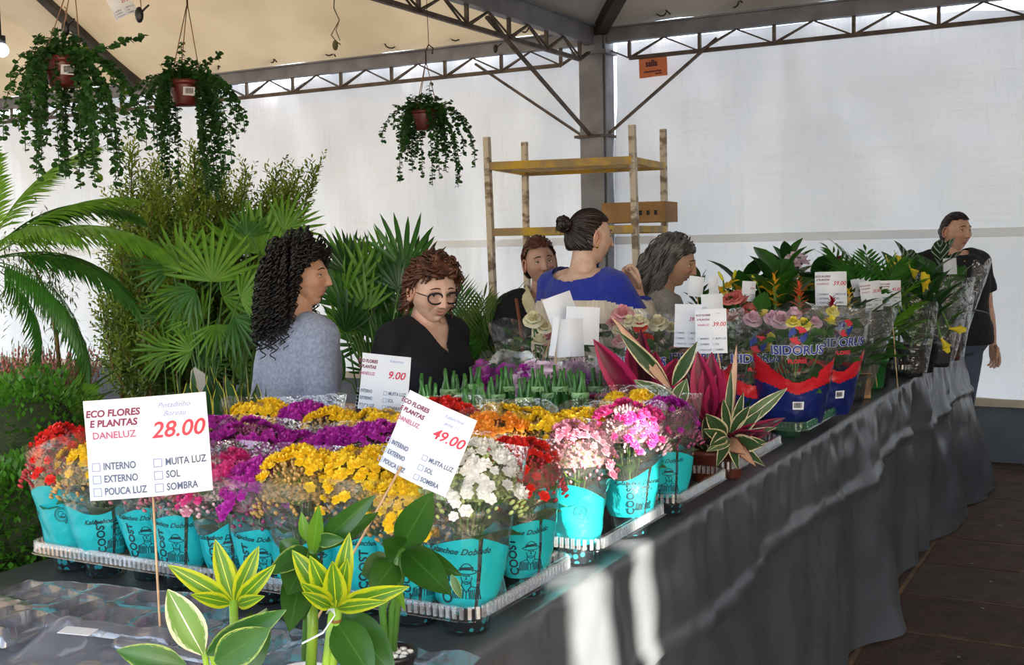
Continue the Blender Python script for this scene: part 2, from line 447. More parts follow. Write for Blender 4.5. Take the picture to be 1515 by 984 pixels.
truss('roof_beam', (COLX, WALLY - 0.12, BZ), (BAYL, WALLY - 0.12, BZ), 17)
truss('roof_beam', (COLX, WALLY - 0.1, BZ), (COLX, NEARY, BZ), 17, hh=0.13)
truss('roof_beam', (BAYR, WALLY - 0.1, BZ), (BAYR, NEARY, BZ), 17)
truss('roof_beam', (BAYL, WALLY - 0.1, BZ), (BAYL, NEARY, BZ), 17)
truss('roof_beam', (COLX, NEARY, BZ), (BAYR, NEARY, BZ), 17)
truss('roof_beam', (COLX, NEARY, BZ), (BAYL, NEARY, BZ), 17)
# column, corner of four profiles
def column(x, y, w_=0.20):
    r = bpy.data.objects.new('column', None); C.objects.link(r); r.location = (x, y, 0); struct(r)
    for i, (dx, ww) in enumerate(((-0.055, 0.085), (0.045, 0.11))):
        b = MB(); b.box((dx, 0.0 - 0.02 * i, BZ / 2), (ww, 0.12, BZ)); obj('profile', b, ST, r, smooth=False)
    b = MB(); b.box((0.11, 0.02, BZ / 2), (0.012, 0.15, BZ)); obj('flange', b, ST, r, smooth=False)
    for z in (0.95, 2.28): b = MB(); b.box((0, 0, z), (0.26, 0.19, 0.02)); obj('clamp', b, RUST, r, smooth=False)
    b = MB(); b.box((0, 0, BZ - 0.12), (0.28, 0.2, 0.03)); b.box((0, 0, 0.01), (0.3, 0.3, 0.02)); obj('end_plate', b, ST, r, smooth=False)
    return r
col = column(COLX, WALLY - 0.13)
for x, y in ((BAYR, WALLY), (BAYR, NEARY), (COLX, NEARY), (BAYL, WALLY), (BAYL, NEARY)): column(x, y)
for d in ((1, 0, 0), (-1, 0, 0), (0, -1, 0)):
    b = MB(); dv = Vector(d); L_ = 0.95 if d[0] == 1 else (1.02 if d[0] else 1.6)
    b.bar(Vector((0, 0, 2.29)) + dv * 0.1, dv * L_ + Vector((0, 0, BZ - 0.10)), 0.024, 0.018); obj('brace', b, RUST, col, smooth=False)

# canopies: two pyramids of beige tarpaulin with hip rafters
CAN = mat('beige_canopy', '#CDBB9A', '#BBA887', scale=1.5, rough=0.6, trans=0.14, bump=0.25, bscale=5, detail=8)
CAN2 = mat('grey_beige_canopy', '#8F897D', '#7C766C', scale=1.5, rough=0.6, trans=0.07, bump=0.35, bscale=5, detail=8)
def canopy(name, x0, x1, y0, y1, mt):
    pk = Vector(((x0 + x1) / 2, (y0 + y1) / 2, PEAK)); z0 = BZ + 0.066; n_ = 30
    b = MB(); cs = [Vector((x0, y0, z0)), Vector((x1, y0, z0)), Vector((x1, y1, z0)), Vector((x0, y1, z0))]
    for i in range(4):
        a, c_ = cs[i], cs[(i + 1) % 4]; ids = []
        for j in range(n_ + 1):
            t = j / n_; row = []
            for k in range(n_ + 1):
                e = a.lerp(c_, k / n_); p = e.lerp(pk, t)
                s_ = k / n_; sag = -0.10 * 4 * s_ * (1 - s_) * (1 - t) * sin(pi * min(1, t * 1.4 + .02)) + 0.02 * noise.noise(p * 1.5)
                if j == 0: sag = 0.022 * abs(sin(s_ * pi * 22)) ** 3 - 0.008
                row.append(b.vert(p + Vector((0, 0, sag))))
            ids.append(row)
        for p_, q_ in zip(ids, ids[1:]):
            for k in range(n_): b.face((p_[k], p_[k + 1], q_[k + 1], q_[k]))
    o = struct(obj(name, b, mt))
    HM = mat('dark_rafter', '#4A4643', '#35322F', scale=6, rough=0.6, metal=0.2)
    ends = cs + [(cs[i] + cs[(i + 1) % 4]) / 2 for i in range(4)]
    for e in ends:
        b = MB(); b.bar(e - Vector((0, 0, 0.06)), pk - Vector((0, 0, 0.12)), 0.09, 0.09); struct(obj('rafter', b, HM, o, smooth=False))
    return o
ceil1 = canopy('ceiling', BAYL, COLX, NEARY, WALLY - 0.1, CAN)
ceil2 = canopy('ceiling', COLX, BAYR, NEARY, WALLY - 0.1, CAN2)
# ties that lash the canopy edge to the beam
tm = MB()
pts = [(0.045 * cos(a), 0.0, 0.035 * sin(a) + 0.0) for a in [i * 2 * pi / 10 for i in range(10)]]
tm.tube(pts + [pts[0], (0.07, 0.01, -0.03)], 0.006, 5)
tie = tm.mesh('tie', mat('dark_cord', '#3B3128', rough=0.8))
for x in [COLX - 0.55 - 0.62 * i for i in range(12)] + [COLX + 0.55 + 0.55 * i for i in range(10)]:
    o = link('tie', tie, ceil1 if x < COLX else ceil2); o.location = (x, WALLY - 0.17, BZ + 0.125); o.rotation_euler = (U(-.3, .3), U(-.4, .4), U(-.8, .8))
for i in range(10):
    o = link('tie', tie, ceil2); o.location = (COLX + 0.05, WALLY - 0.9 - 0.6 * i, BZ + 0.14); o.rotation_euler = (U(-.3, .3), U(-.4, .4), 1.5 + U(-.5, .5))

# table cloths over two trestle tables
TH = 0.85; FX = -0.94
def sheetmat():
    m = mat('silver_plastic_sheet', '#565A60', '#474B52', scale=2.0, rough=0.33, spec=0.5, bump=0.45, bscale=6, metal=0.3, detail=5)
    return m
SH = sheetmat()
def hem(y):      # how far the drape swings out at its foot
    return 0.05 + 0.05 * sin(y * 3.1 + 0.5) + 0.04 * sin(y * 7.3) + 0.14 * max(0, (y - 6.3)) ** 1.3
def drape(y, z):
    t = max(0, (TH - z)) / TH
    f = t ** 1.3 * hem(y)
    f += 0.016 * min(1, t * 3) * sin(y * 13 + 2.2 * noise.noise(Vector((y * 2, z * 1.5, 0)))) * (0.35 + t * (0.6 + 0.5 * sin(y * 1.7)))
    f += 0.028 * exp(-((z - (0.60 + 0.02 * sin(y * 4))) / 0.016) ** 2) * 0.7 + 0.02 * noise.noise(Vector((y * 6, z * 5, 2))) * min(1, t * 6)
    f += 0.012 * noise.noise(Vector((y * 16, z * 11, 7))) * (exp(-((t - .05) / .12) ** 2) + .25)
    f += 0.07 * exp(-((y - 5.72) / 0.07) ** 2) * min(1, t * 5) * (1 - 0.3 * t)
    f -= 0.05 * exp(-((y - 5.55) / 0.08) ** 2) * min(1, t * 5)
    return f
def cloth():
    b = MB(); Y0, Y1 = 0.7, 7.22; n_ = 420; rows = []
    for i in range(n_ + 1):
        y = Y0 + (Y1 - Y0) * i / n_; row = []
        lx = -2.05 if y < 3.15 else -1.72
        prof = [(lx - 0.02, TH - 0.5), (lx - 0.01, TH - 0.1), (lx, TH)]
        for k in range(1, 12): prof.append((lx + (FX - 0.02 - lx) * k / 12, TH))
        for x, z in prof: row.append(b.vert((x, y, z + 0.0025 * noise.noise(Vector((x * 9, y * 9, 0))))))
        row.append(b.vert((FX - 0.012, y, TH - 0.001))); row.append(b.vert((FX - 0.002, y, TH - 0.008)))
        zl = max(0.004, 0.01 + 0.05 * sin(y * 5.1) * (0.3 + 0.5 * sin(y * 2.3)))
        for k in range(1, 45):
            z = TH - 0.008 - (TH - 0.008 - zl) * (k / 44) ** 1.0
            row.append(b.vert((FX + drape(y, z), y, z)))
        rows.append(row)
    for a, c_ in zip(rows, rows[1:]):
        for j in range(len(a) - 1): b.face((a[j], a[j + 1], c_[j + 1], c_[j]))
    # far end drop, hanging from the last row of the top
    last = [b.v[i] for i in rows[-1]]; prev = rows[-1][2:]
    src_ = [b.v[i] for i in prev]
    for k in range(1, 16):
        t = k / 15; cur = []
        for x, y, z in src_:
            zz = min(z, TH) * (1 - t * 0.99); q = (TH - zz)
            xx = x
            cur.append(b.vert((xx, 7.22 + 0.10 * t + 0.03 * sin(x * 17) * t, min(z, TH - (TH - 0.01) * t))))
        for j in range(len(cur) - 1): b.face((prev[j], prev[j + 1], cur[j + 1], cur[j]))
        prev = cur
    return b
tag(obj('tablecloth', cloth(), SH), 'long silver-grey plastic sheet draped over the flower tables down to the floor', 'tablecloth')
WD = mat('plywood', '#A98C62', '#8E7450', scale=4, rough=0.7)
for y0, y1, lx in ((0.75, 3.1, -2.02), (3.18, 7.15, -1.69)):
    t = thing('trestle_table', 'trestle table hidden under the grey sheet at the %s end' % ('near' if y0 < 1 else 'far'), 'table', ((lx + FX) / 2, (y0 + y1) / 2, 0))
    wx = FX - lx - 0.06
    b = MB(); b.box((0, 0, TH - 0.025), (wx, y1 - y0, 0.035)); obj('tabletop', b, WD, t, smooth=False)
    for sx in (-1, 1):
        for sy in (-1, 1):
            b = MB(); b.bar((sx * (wx / 2 - 0.08), sy * ((y1 - y0) / 2 - 0.15), 0), (sx * (wx / 2 - 0.12), sy * ((y1 - y0) / 2 - 0.3), TH - 0.04), 0.04); obj('leg', b, WD, t, smooth=False)
# ---------------------------------------------------------------- kalanchoe in printed sleeves
CLEAR = clearmat('clear_sleeve', base=0.07, edge=0.6, haze=0.03, bump=0.9, bscale=22, dist=0.02)
RIBM = clearmat('tray_rib', tint=(0.9, 0.93, 0.96), base=0.22, edge=0.85, haze=0.10, bump=0.05)
TRAYM = clearmat('clear_tray', tint=(0.93, 0.95, 0.97), base=0.03, edge=0.6, haze=0.0, bump=0.05, bscale=20)
CLEAR2 = clearmat('clear_sleeve_smooth', base=0.03, edge=0.45, haze=0.015, bump=0.45, bscale=11, dist=0.02)
TEAL = mat('turquoise_print', '#27BDC6', '#1FAFBA', scale=7, rough=0.33, trans=0.22, bump=0.35, bscale=22, spec=0.5)
INK = mat('dark_ink', '#14323B', rough=0.5)
STEMG = mat('stem_green', '#5F8A3A', '#4D7430', scale=10, rough=0.5, trans=0.1)
KLEAF = leafmat('kalanchoe_leaf', '#4C7A3A', '#38622E', trans=0.2, rough=0.35)
def potmat():
    m = mat('spotted_pot', '#151B22', rough=0.4); n = m.node_tree; bs = n.nodes['Principled BSDF']
    tc = n.nodes.new('ShaderNodeTexCoord'); vo = n.nodes.new('ShaderNodeTexVoronoi'); vo.inputs['Scale'].default_value = 62; vo.inputs['Randomness'].default_value = 0.55
    n.links.new(tc.outputs['Object'], vo.inputs[0]); lt = n.nodes.new('ShaderNodeMath'); lt.operation = 'LESS_THAN'; lt.inputs[1].default_value = 0.36
    n.links.new(vo.outputs['Distance'], lt.inputs[0]); mx = n.nodes.new('ShaderNodeMix'); mx.data_type = 'RGBA'
    mx.inputs[6].default_value = srgb('#151B22'); mx.inputs[7].default_value = srgb('#2E9CA8'); n.links.new(lt.outputs[0], mx.inputs[0]); n.links.new(mx.outputs[2], bs.inputs['Base Color']); return m
POT = potmat()
b = MB(); b.lathe([(0.001, 0.003), (0.031, 0.003), (0.034, 0.006), (0.044, 0.078), (0.047, 0.079), (0.047, 0.088), (0.043, 0.088), (0.041, 0.076), (0.001, 0.076)], 18)
POTM = b.mesh('pot', POT)

PAL = dict(yellow=(('#F7CE18', '#FBDF3A'), '#C9A25E'), magenta=(('#B51FA8', '#C93BB8'), '#8E3F6B'), red=(('#D91F22', '#E8392B'), '#B2323A'),
           white=(('#F4F5F0', '#FFFFFF'), '#B9CC7E'), pink=(('#E39AB6', '#EFB6C8'), '#C77E90'), hotpink=(('#E0268F', '#F36CB4'), '#F0C9D2'), orange=(('#F2932A', '#F5AE3C'), '#C98A54'),
           tan=(('#D9B26A', '#EBC66C'), '#B7935C'))
def headmesh(kind, seed, R=0.083, H=0.050, nb=125, nbud=210):
    r = random.Random(seed); (c1, c2), cb = PAL[kind]
    mb_ = mat('petal_' + kind, c1, c2, scale=30, rough=0.5, trans=0.25); mbd = mat('bud_' + kind, cb, tuple(min(1, q ** (1 / 2.2) * 0.8) for q in srgb(cb)[:3]), scale=40, rough=0.55)
    b = MB()
    open_ = {'pink': 70, 'red': 105, 'white': 120, 'tan': 40}.get(kind, nb)
    lumps = [(r.uniform(0, 2 * pi), sqrt(r.random()) * 0.85) for _ in range(9)]
    def surf(a, q):
        z = H * (1 - q * q) - 0.10 * max(0, q - 0.78)
        x, y = R * q * cos(a), R * q * sin(a)
        l = max(exp(-(((x - R * lq * cos(la)) ** 2 + (y - R * lq * sin(la)) ** 2) / 0.0005)) for la, lq in lumps)
        return Vector((x, y, z + 0.012 * l - 0.006)), l
    pts = []
    for i in range(nbud + open_):
        q = sqrt((i + 0.5) / (nbud + open_)) * 1.10; a = i * 2.39996 + r.uniform(-.2, .2)
        pts.append((a, q))
    r.shuffle(pts); pts.sort(key=lambda t: -surf(*t)[1] * 0.8 - r.random() * 0.7)
    for i, (a, q) in enumerate(pts):
        p, l = surf(a, q); nrm = Vector((cos(a) * q * 0.9, sin(a) * q * 0.9, 0.75)).normalized()
        Q = nrm.to_track_quat('Z', 'Y').to_matrix()
        if i < open_:
            s_ = r.uniform(0.0085, 0.0125); p = p + nrm * 0.004; a0 = r.uniform(0, 6)
            for lay, (k, rad, up) in enumerate(((6, s_, 0.0010), (5, s_ * 0.75, 0.0038), (3, s_ * .42, 0.0060))):
                for t in range(k):
                    th = a0 + lay * .7 + t * 2 * pi / k; w_ = 3.0 / k
                    c0 = b.vert(p + nrm * up * .3); q1 = b.vert(p + Q @ Vector((cos(th - w_) * rad * .8, sin(th - w_) * rad * .8, up)))
                    q2 = b.vert(p + Q @ Vector((cos(th) * rad, sin(th) * rad, up * (0.6 if lay == 0 else 1.6)))); q3 = b.vert(p + Q @ Vector((cos(th + w_) * rad * .8, sin(th + w_) * rad * .8, up)))
                    b.face((c0, q1, q2, q3), 0)
        else:
            rr = r.uniform(0.0026, 0.0042)
            b.ell(p - nrm * 0.002, (rr, rr, rr * 1.7), 5, 3, 1, Q)
    rs_f = [[Vector((R * q * .93 * cos(a), R * q * .93 * sin(a), H * .86 * (1 - q * q) - .010 - .06 * max(0, q - .8))) for a in [k * 2 * pi / 14 for k in range(14)]] for q in (.05, .35, .6, .8, 1.0)]
    b.rings(rs_f, 3, False)
    for i in range(14):
        a = i * 2.4; q = 0.85 * sqrt((i + .5) / 14); p, l = surf(a, q)
        b.tube([(0.012 * cos(a), 0.012 * sin(a), -0.13), (p.x * .45, p.y * .45, -0.05), (p.x, p.y, p.z - 0.008)], 0.0022, 4, 2, False)
    return b.mesh('flower_head', [mb_, mbd, STEMG, mat('packed_buds_' + kind, cb, '#4E5A2E', scale=140, rough=.8, bump=.6, bscale=160)])
HEADS = {k: [headmesh(k, s_ * 17 + len(k)) for s_ in range(2)] for k in PAL}

def kleafmesh(L, W, seed):
    b = uvmb(); b.blade(Matrix.Identity(4), L, W, 0.9, 0.25, 7, 0, 0.55, wave=0.08, cols=4, p=0.6); return b.mesh('leaf', KLEAF)
KL = [kleafmesh(0.088, 0.060, 1), kleafmesh(0.07, 0.048, 2)]

# sleeve surface: radius as a function of angle and height, with crinkles; the print follows it
def srad(a, z, v):
    t = (z - 0.045) / 0.215
    r = 0.0455 + 0.040 * max(0, t) ** 0.85 + (0.010 * max(0, t - 0.75) ** 1.2)
    a_ = a + v * 1.7
    r += 0.0022 * sin(5 * a_ + 9 * t) * (1 - t * .4) + 0.0035 * noise.noise(Vector((cos(a) * 1.6 + v * 5, sin(a) * 1.6, z * 26))) + 0.0014 * noise.noise(Vector((cos(a) * 5, sin(a) * 5 + v * 3, z * 60)))
    if t > 0.5: r *= 1 + 0.10 * (t - .5) * cos(2 * (a - 0.6 - v))
    return r
def zteal(a, v): return 0.150 + 0.016 * cos(a * 2 + v) + 0.010 * cos(a - 1.2 * v)
def zlip(a, v): return 0.262 + 0.022 * cos(a - 1.9 + v * .6) + 0.006 * sin(3 * a + v)
def sleevemesh(v):
    b = MB(); n_ = 56
    def ringz(fz): return [Vector((srad(2 * pi * j / n_, fz(2 * pi * j / n_), v) * cos(2 * pi * j / n_), srad(2 * pi * j / n_, fz(2 * pi * j / n_), v) * sin(2 * pi * j / n_), fz(2 * pi * j / n_))) for j in range(n_)]
    k1, k2 = 12, 10
    rs1 = [ringz(lambda a, k=k: 0.045 + (zteal(a, v) - 0.045) * k / k1) for k in range(k1 + 1)]
    rs2 = [ringz(lambda a, k=k: zteal(a, v) + (zlip(a, v) - zteal(a, v)) * k / k2) for k in range(k2 + 1)]
    seam = int(n_ * (0.80 + 0.03 * v)) % n_
    i1 = b.rings(rs1, 0, False)
    for f in range(len(b.f)):
        j = f % n_
        if j in (seam,): b.m[f] = 1
    b.rings(rs2, 1, False)
    return b.mesh('sleeve', [TEAL, CLEAR])
SLV = [sleevemesh(v) for v in range(3)]

def wrap_xy(me, v, a0, zc, off=0.0012, rad=None):
    m2 = me.copy()
    for q in m2.vertices:
        z = zc + q.co.y; rr = 0.055
        for _ in range(2): rr = (rad or srad)(a0, z, v); 
        a = a0 + q.co.x / rr; r2 = (rad or srad)(a, z, v) + off
        q.co = (r2 * cos(a), r2 * sin(a), z)
    return m2
def strokes(lines, r=0.0007):
    """flat ink strokes in the XY plane"""
    b = MB()
    for ln in lines:
        for p, q in zip(ln, ln[1:]):
            p, q = Vector((p[0], p[1], 0)), Vector((q[0], q[1], 0)); d = (q - p)
            if d.length < 1e-6: continue
            n_ = Vector((-d.y, d.x, 0)).normalized() * r; e = d.normalized() * r * .5
            b.face([b.vert(x) for x in (p - n_ - e, q - n_ + e, q + n_ + e, p + n_ - e)])
    return b
def arc(cx, cy, rx, ry, a0, a1, n_=14): return [(cx + rx * cos(a0 + (a1 - a0) * i / n_), cy + ry * sin(a0 + (a1 - a0) * i / n_)) for i in range(n_ + 1)]
def portrait():
    L = [arc(0, 0.010, 0.015, 0.004, 0, 2 * pi, 20), arc(0, 0.011, 0.009, 0.012, 0.0, pi), [(-0.009, 0.013), (0.009, 0.013)], arc(0, 0.002, 0.0078, 0.012, -pi, 0, 16),
         arc(-0.003, 0.003, 0.0018, 0.001, 0, pi, 5), arc(0.0035, 0.003, 0.0018, 0.001, 0, pi, 5), [(0.0005, 0.003), (-0.0008, -0.002), (0.001, -0.002)], arc(0, -0.0055, 0.003, 0.001, pi, 2 * pi, 6),
         [(-0.006, -0.007), (-0.007, -0.013), (-0.018, -0.018), (-0.021, -0.034)], [(0.006, -0.007), (0.007, -0.013), (0.018, -0.018), (0.021, -0.034)],
         [(-0.007, -0.013), (0, -0.024), (0.007, -0.013)], [(0, -0.024), (0, -0.034)], [(-0.010, 0.016), (0.010, 0.017)], [(-0.010, 0.0145), (0.010, 0.0155)]]
    for i in range(7): x = 0.004 + i * 0.0025; L.append([(x, -0.020 + i * .0004), (x + 0.001, -0.034)]); L.append([(-x, -0.020 + i * .0004), (-x - 0.001, -0.034)])
    return strokes(L)
def emblem():
    L = [arc(0, 0, 0.014, 0.014, 0, 2 * pi, 24), arc(0, 0, 0.0115, 0.0115, 0, 2 * pi, 24), arc(-0.002, 0.001, 0.005, 0.006, 0, 5.5), arc(0.003, -0.002, 0.004, 0.004, 1, 7), [(0.004, -0.013), (0.006, -0.018), (0.009, -0.011)],
         [(-0.006, -0.004), (0.006, -0.004)], [(-0.005, -0.0065), (0.005, -0.0065)]]
    return strokes(L, 0.0005)
PORT = portrait().mesh('portrait_print', INK, False); EMB = emblem().mesh('round_emblem', INK, False)
_scr = text_mesh('Kalanchoe Dobrado', 0.0135, INK, shear=0.45, bold=0.0002)
_coo = text_mesh('COOST', 0.021, INK, bold=0.0006)
_rot = _coo.copy(); _rot.transform(Matrix.Rotation(pi / 2, 4, 'Z'))
def subdiv(me, n_=1):
    bm = bmesh.new(); bm.from_mesh(me); bmesh.ops.triangulate(bm, faces=bm.faces); bmesh.ops.subdivide_edges(bm, edges=[e for e in bm.edges if e.calc_length() > 0.006], cuts=1); bm.to_mesh(me); bm.free(); return me
PRT = []
for v in range(3):
    a0 = 4.9; out = []
    out.append(('lettering', wrap_xy(_scr, v, a0, zteal(a0, v) - 0.018)))
    out.append(('portrait_print', wrap_xy(PORT, v, a0 + 0.22, 0.095)))
    out.append(('lettering', wrap_xy(_rot, v, a0 - 0.34, 0.088)))
    out.append(('round_emblem', wrap_xy(EMB, v, a0 + 1.75, 0.118)))
    PRT.append(out)

CL = [(75, 688, 'red'), (108, 715, 'yellow'), (118, 672, 'yellow'), (165, 730, 'tan'), (215, 735, 'white'), (262, 715, 'pink'), (318, 738, 'red'), (318, 690, 'hotpink'), (300, 622, 'yellow'), (330, 622, 'yellow'), (380, 622, 'yellow'), (325, 643, 'magenta'), (353, 642, 'magenta'), (400, 632, 'pink'), (440, 630, 'magenta'), (463, 625, 'magenta'), (390, 648, 'yellow'), (425, 648, 'yellow'), (458, 643, 'yellow'), (310, 672, 'yellow'), (345, 670, 'yellow'), (376, 668, 'yellow'), (398, 667, 'magenta'), (425, 668, 'magenta'), (460, 665, 'magenta'), (480, 648, 'magenta'), (510, 648, 'magenta'), (537, 650, 'magenta'), (505, 625, 'yellow'), (540, 622, 'yellow'), (580, 630, 'yellow'), (455, 688, 'yellow'), (490, 685, 'yellow'), (530, 680, 'yellow'), (365, 700, 'magenta'), (400, 695, 'magenta'), (440, 695, 'magenta'), (413, 755, 'red'), (460, 752, 'red'), (495, 715, 'yellow'), (530, 720, 'yellow'), (560, 725, 'yellow'), (600, 730, 'yellow'), (560, 692, 'magenta'), (600, 700, 'yellow'), (640, 715, 'yellow'), (440, 615, 'red'), (475, 615, 'red'), (600, 618, 'tan'), (600, 655, 'yellow'), (640, 660, 'yellow'), (640, 690, 'yellow'), (690, 690, 'red'), (680, 655, 'yellow'), (715, 640, 'tan'), (690, 630, 'red'), (715, 733, 'white'), (820, 735, 'red'), (735, 640, 'orange'), (765, 645, 'yellow'), (790, 675, 'yellow'), (760, 665, 'yellow'), (780, 615, 'yellow'), (825, 602, 'pink'), (855, 612, 'yellow'), (900, 612, 'yellow'), (955, 612, 'yellow'), (870, 665, 'pink'), (850, 640, 'yellow'), (900, 640, 'yellow'), (940, 640, 'magenta'), (950, 675, 'hotpink'), (1010, 618, 'magenta'), (985, 650, 'magenta')]
def kal(x, y, kind, var, rz, label, hz, group, prints=True, sc=1.0, tilt=(0, 0)):
    t = thing('kalanchoe_plant', label, 'potted plant', (x, y, TH + 0.004), 0, group, sc)
    t.rotation_euler = (tilt[0], tilt[1], rz)
    link('pot', POTM, t)
    s_ = link('sleeve', SLV[var], t); s_.location = (0, 0, 0)
    if prints:
        for nm, me in PRT[var]: link(nm, me, s_)
    h = link('flower_head', HEADS[kind][var % 2], t); h.location = (0, 0, hz); h.rotation_euler = (0, 0, rz * 3)
    for k in range(13):
        a = k * 2.4 + var; L = link('leaf', KL[k % 2], t); L.matrix_local = frame((0.012 * cos(a), 0.012 * sin(a), 0.095 + 0.0085 * k), dirv(a, 0.95 - .03 * k)) @ Matrix.Scale(0.92, 4)
    return t
rk = random.Random(11)
ROWY = [1.64, 1.86, 2.11, 2.33, 2.56, 2.77]
RN = ['front row', 'second row', 'third row', 'fourth row', 'fifth row', 'back row']
XS = [-1.0 - 0.104 * i for i in range(10)]
ONUM = ['nearest the aisle edge', 'second in from the aisle edge', 'third in from the aisle edge', 'fourth in from the aisle edge', 'fifth in from the aisle edge', 'sixth in from the aisle edge', 'seventh in from the aisle edge', 'eighth in from the aisle edge', 'ninth in from the aisle edge', 'at the far left end']
KNAME = dict(yellow='yellow', magenta='magenta', red='red', white='white double', pink='pale pink', hotpink='bright pink and white', orange='orange', tan='yellowish budding')
KPOS = []
for r_, y0 in enumerate(ROWY):
    for c_, x0 in enumerate(XS):
        x = x0 + rk.uniform(-.008, .008) - (0.03 if r_ % 2 and c_ else 0); y = y0 + rk.uniform(-.015, .015) + (0.04 if c_ % 2 and r_ > 0 else 0)
        hz = 0.222 + rk.uniform(-.014, .014)
        px, py, d = proj((x, y, TH + hz + 0.045))
        lim = 604 if px < 560 else (597 if px < 800 else 588)
        if r_ > 0 and py < lim: continue
        best = min(CL, key=lambda q: (q[0] - px) ** 2 + ((q[1] - py - 12) * 1.5) ** 2)
        kind = best[2]
        if r_ == 0 and c_ == 0: kind = 'white'
        if r_ == 0 and c_ == 9: kind = 'red'
        if r_ == 0 and c_ in (8, 2): kind = 'yellow'
        if r_ == 1 and c_ == 0: kind = 'red'
        if r_ == 2 and c_ == 0: kind = 'pink'
        if r_ == 3 and c_ == 0: kind = 'hotpink'
        if r_ >= 4 and c_ == 0: kind = 'magenta'
        # the print faces the lens only on the pots that stand at an open edge of the block
        face_ = rk.uniform(-0.5, 0.5) + (0.15 if c_ == 0 else 0.55)
        if r_ == 1 and c_ == 0: face_ = 0.35
        if (r_, c_) in ((2, 0), (0, 9)): face_ = -1.35
        if c_ == 7 and r_ == 0: face_ = 0.2
        lab = '%s kalanchoe in turquoise sleeve, %s, %s' % (KNAME[kind], RN[r_], ONUM[c_])
        kal(x, y, kind, rk.randint(0, 2), face_, lab, hz, 'kalanchoe pots in turquoise sleeves', True, rk.uniform(0.97, 1.05) * (1.06 if r_ == 0 and c_ == 0 else 1), (rk.uniform(-.05, .05), rk.uniform(-.05, .05)))
        KPOS.append((x, y))

def tray(x0, x1, y0, y1, label, cups=None, mt=TRAYM, pitch=0.0125, group='ribbed plastic trays', zr=0.062, deep=0.02):
    t = thing('plant_tray', label, 'tray', ((x0 + x1) / 2, (y0 + y1) / 2, TH + 0.002), 0, group)
    w_, d_ = (x1 - x0) / 2, (y1 - y0) / 2; rc = 0.03
    def outline(g, z):
        o_ = []
        for cx, cy, a0 in ((w_ - rc, d_ - rc, 0), (-w_ + rc, d_ - rc, pi / 2), (-w_ + rc, -d_ + rc, pi), (w_ - rc, -d_ + rc, 1.5 * pi)):
            for i in range(5): a = a0 + i * pi / 8; o_.append(Vector((cx + (rc + g) * cos(a), cy + (rc + g) * sin(a), z)))
        return o_
    b = MB()
    b.rings([outline(-0.006, zr + 0.001), outline(0.002, zr + 0.004), outline(0.004, zr), outline(0.005, zr - deep), outline(0.012, zr - deep - 0.001), outline(0.012, zr - deep - 0.003)], 0, False)
    obj('rim', b, mt, t)
    b = MB()                                              # ribs round the rim
    o_ = outline(0.0045, zr); L = 0
    for p, q in zip(o_, o_[1:] + o_[:1]):
        seg = (q - p).length; k = max(1, round(seg / pitch)) if seg > pitch * .7 else 1
        for i in range(k):
            c_ = p.lerp(q, (i + .5) / k); d = (q - p).normalized()
            R = Matrix((d, Vector((d.y, -d.x, 0)), Vector((0, 0, 1)))).transposed()
            b.box(c_ - Vector((0, 0, deep * .5)), (pitch * .5, 0.006, deep), 0, R)
    o = obj('ribs', b, RIBM if mt is TRAYM else mt, t, smooth=False); o['kind'] = 'stuff'
    b = MB()
    for cx, cy in cups or []:
        b = MB(); b.lathe([(0.02, 0.001), (0.040, 0.002), (0.046, 0.05), (0.05, zr)], 16, (cx - (x0 + x1) / 2, cy - (y0 + y1) / 2, 0)); obj('pot_cup', b, mt, t)
    return t
xm = (XS[4] + XS[5]) / 2
for i, (ya, yb) in enumerate(((1.58, 1.94), (2.05, 2.42), (2.50, 2.85))):
    for j, (xa, xb) in enumerate(((xm + 0.006, -0.945), (-2.0, xm - 0.006))):
        cups = [(x, y) for x, y in KPOS if xa < x < xb and ya - .03 < y < yb + .03]
        if not cups: continue
        tray(xa, xb, ya, yb, 'clear ribbed tray holding kalanchoe pots, %s pair from the camera, %s' % (['nearest', 'middle', 'farthest'][i], ['on the aisle side', 'on the far left side'][j]), cups)

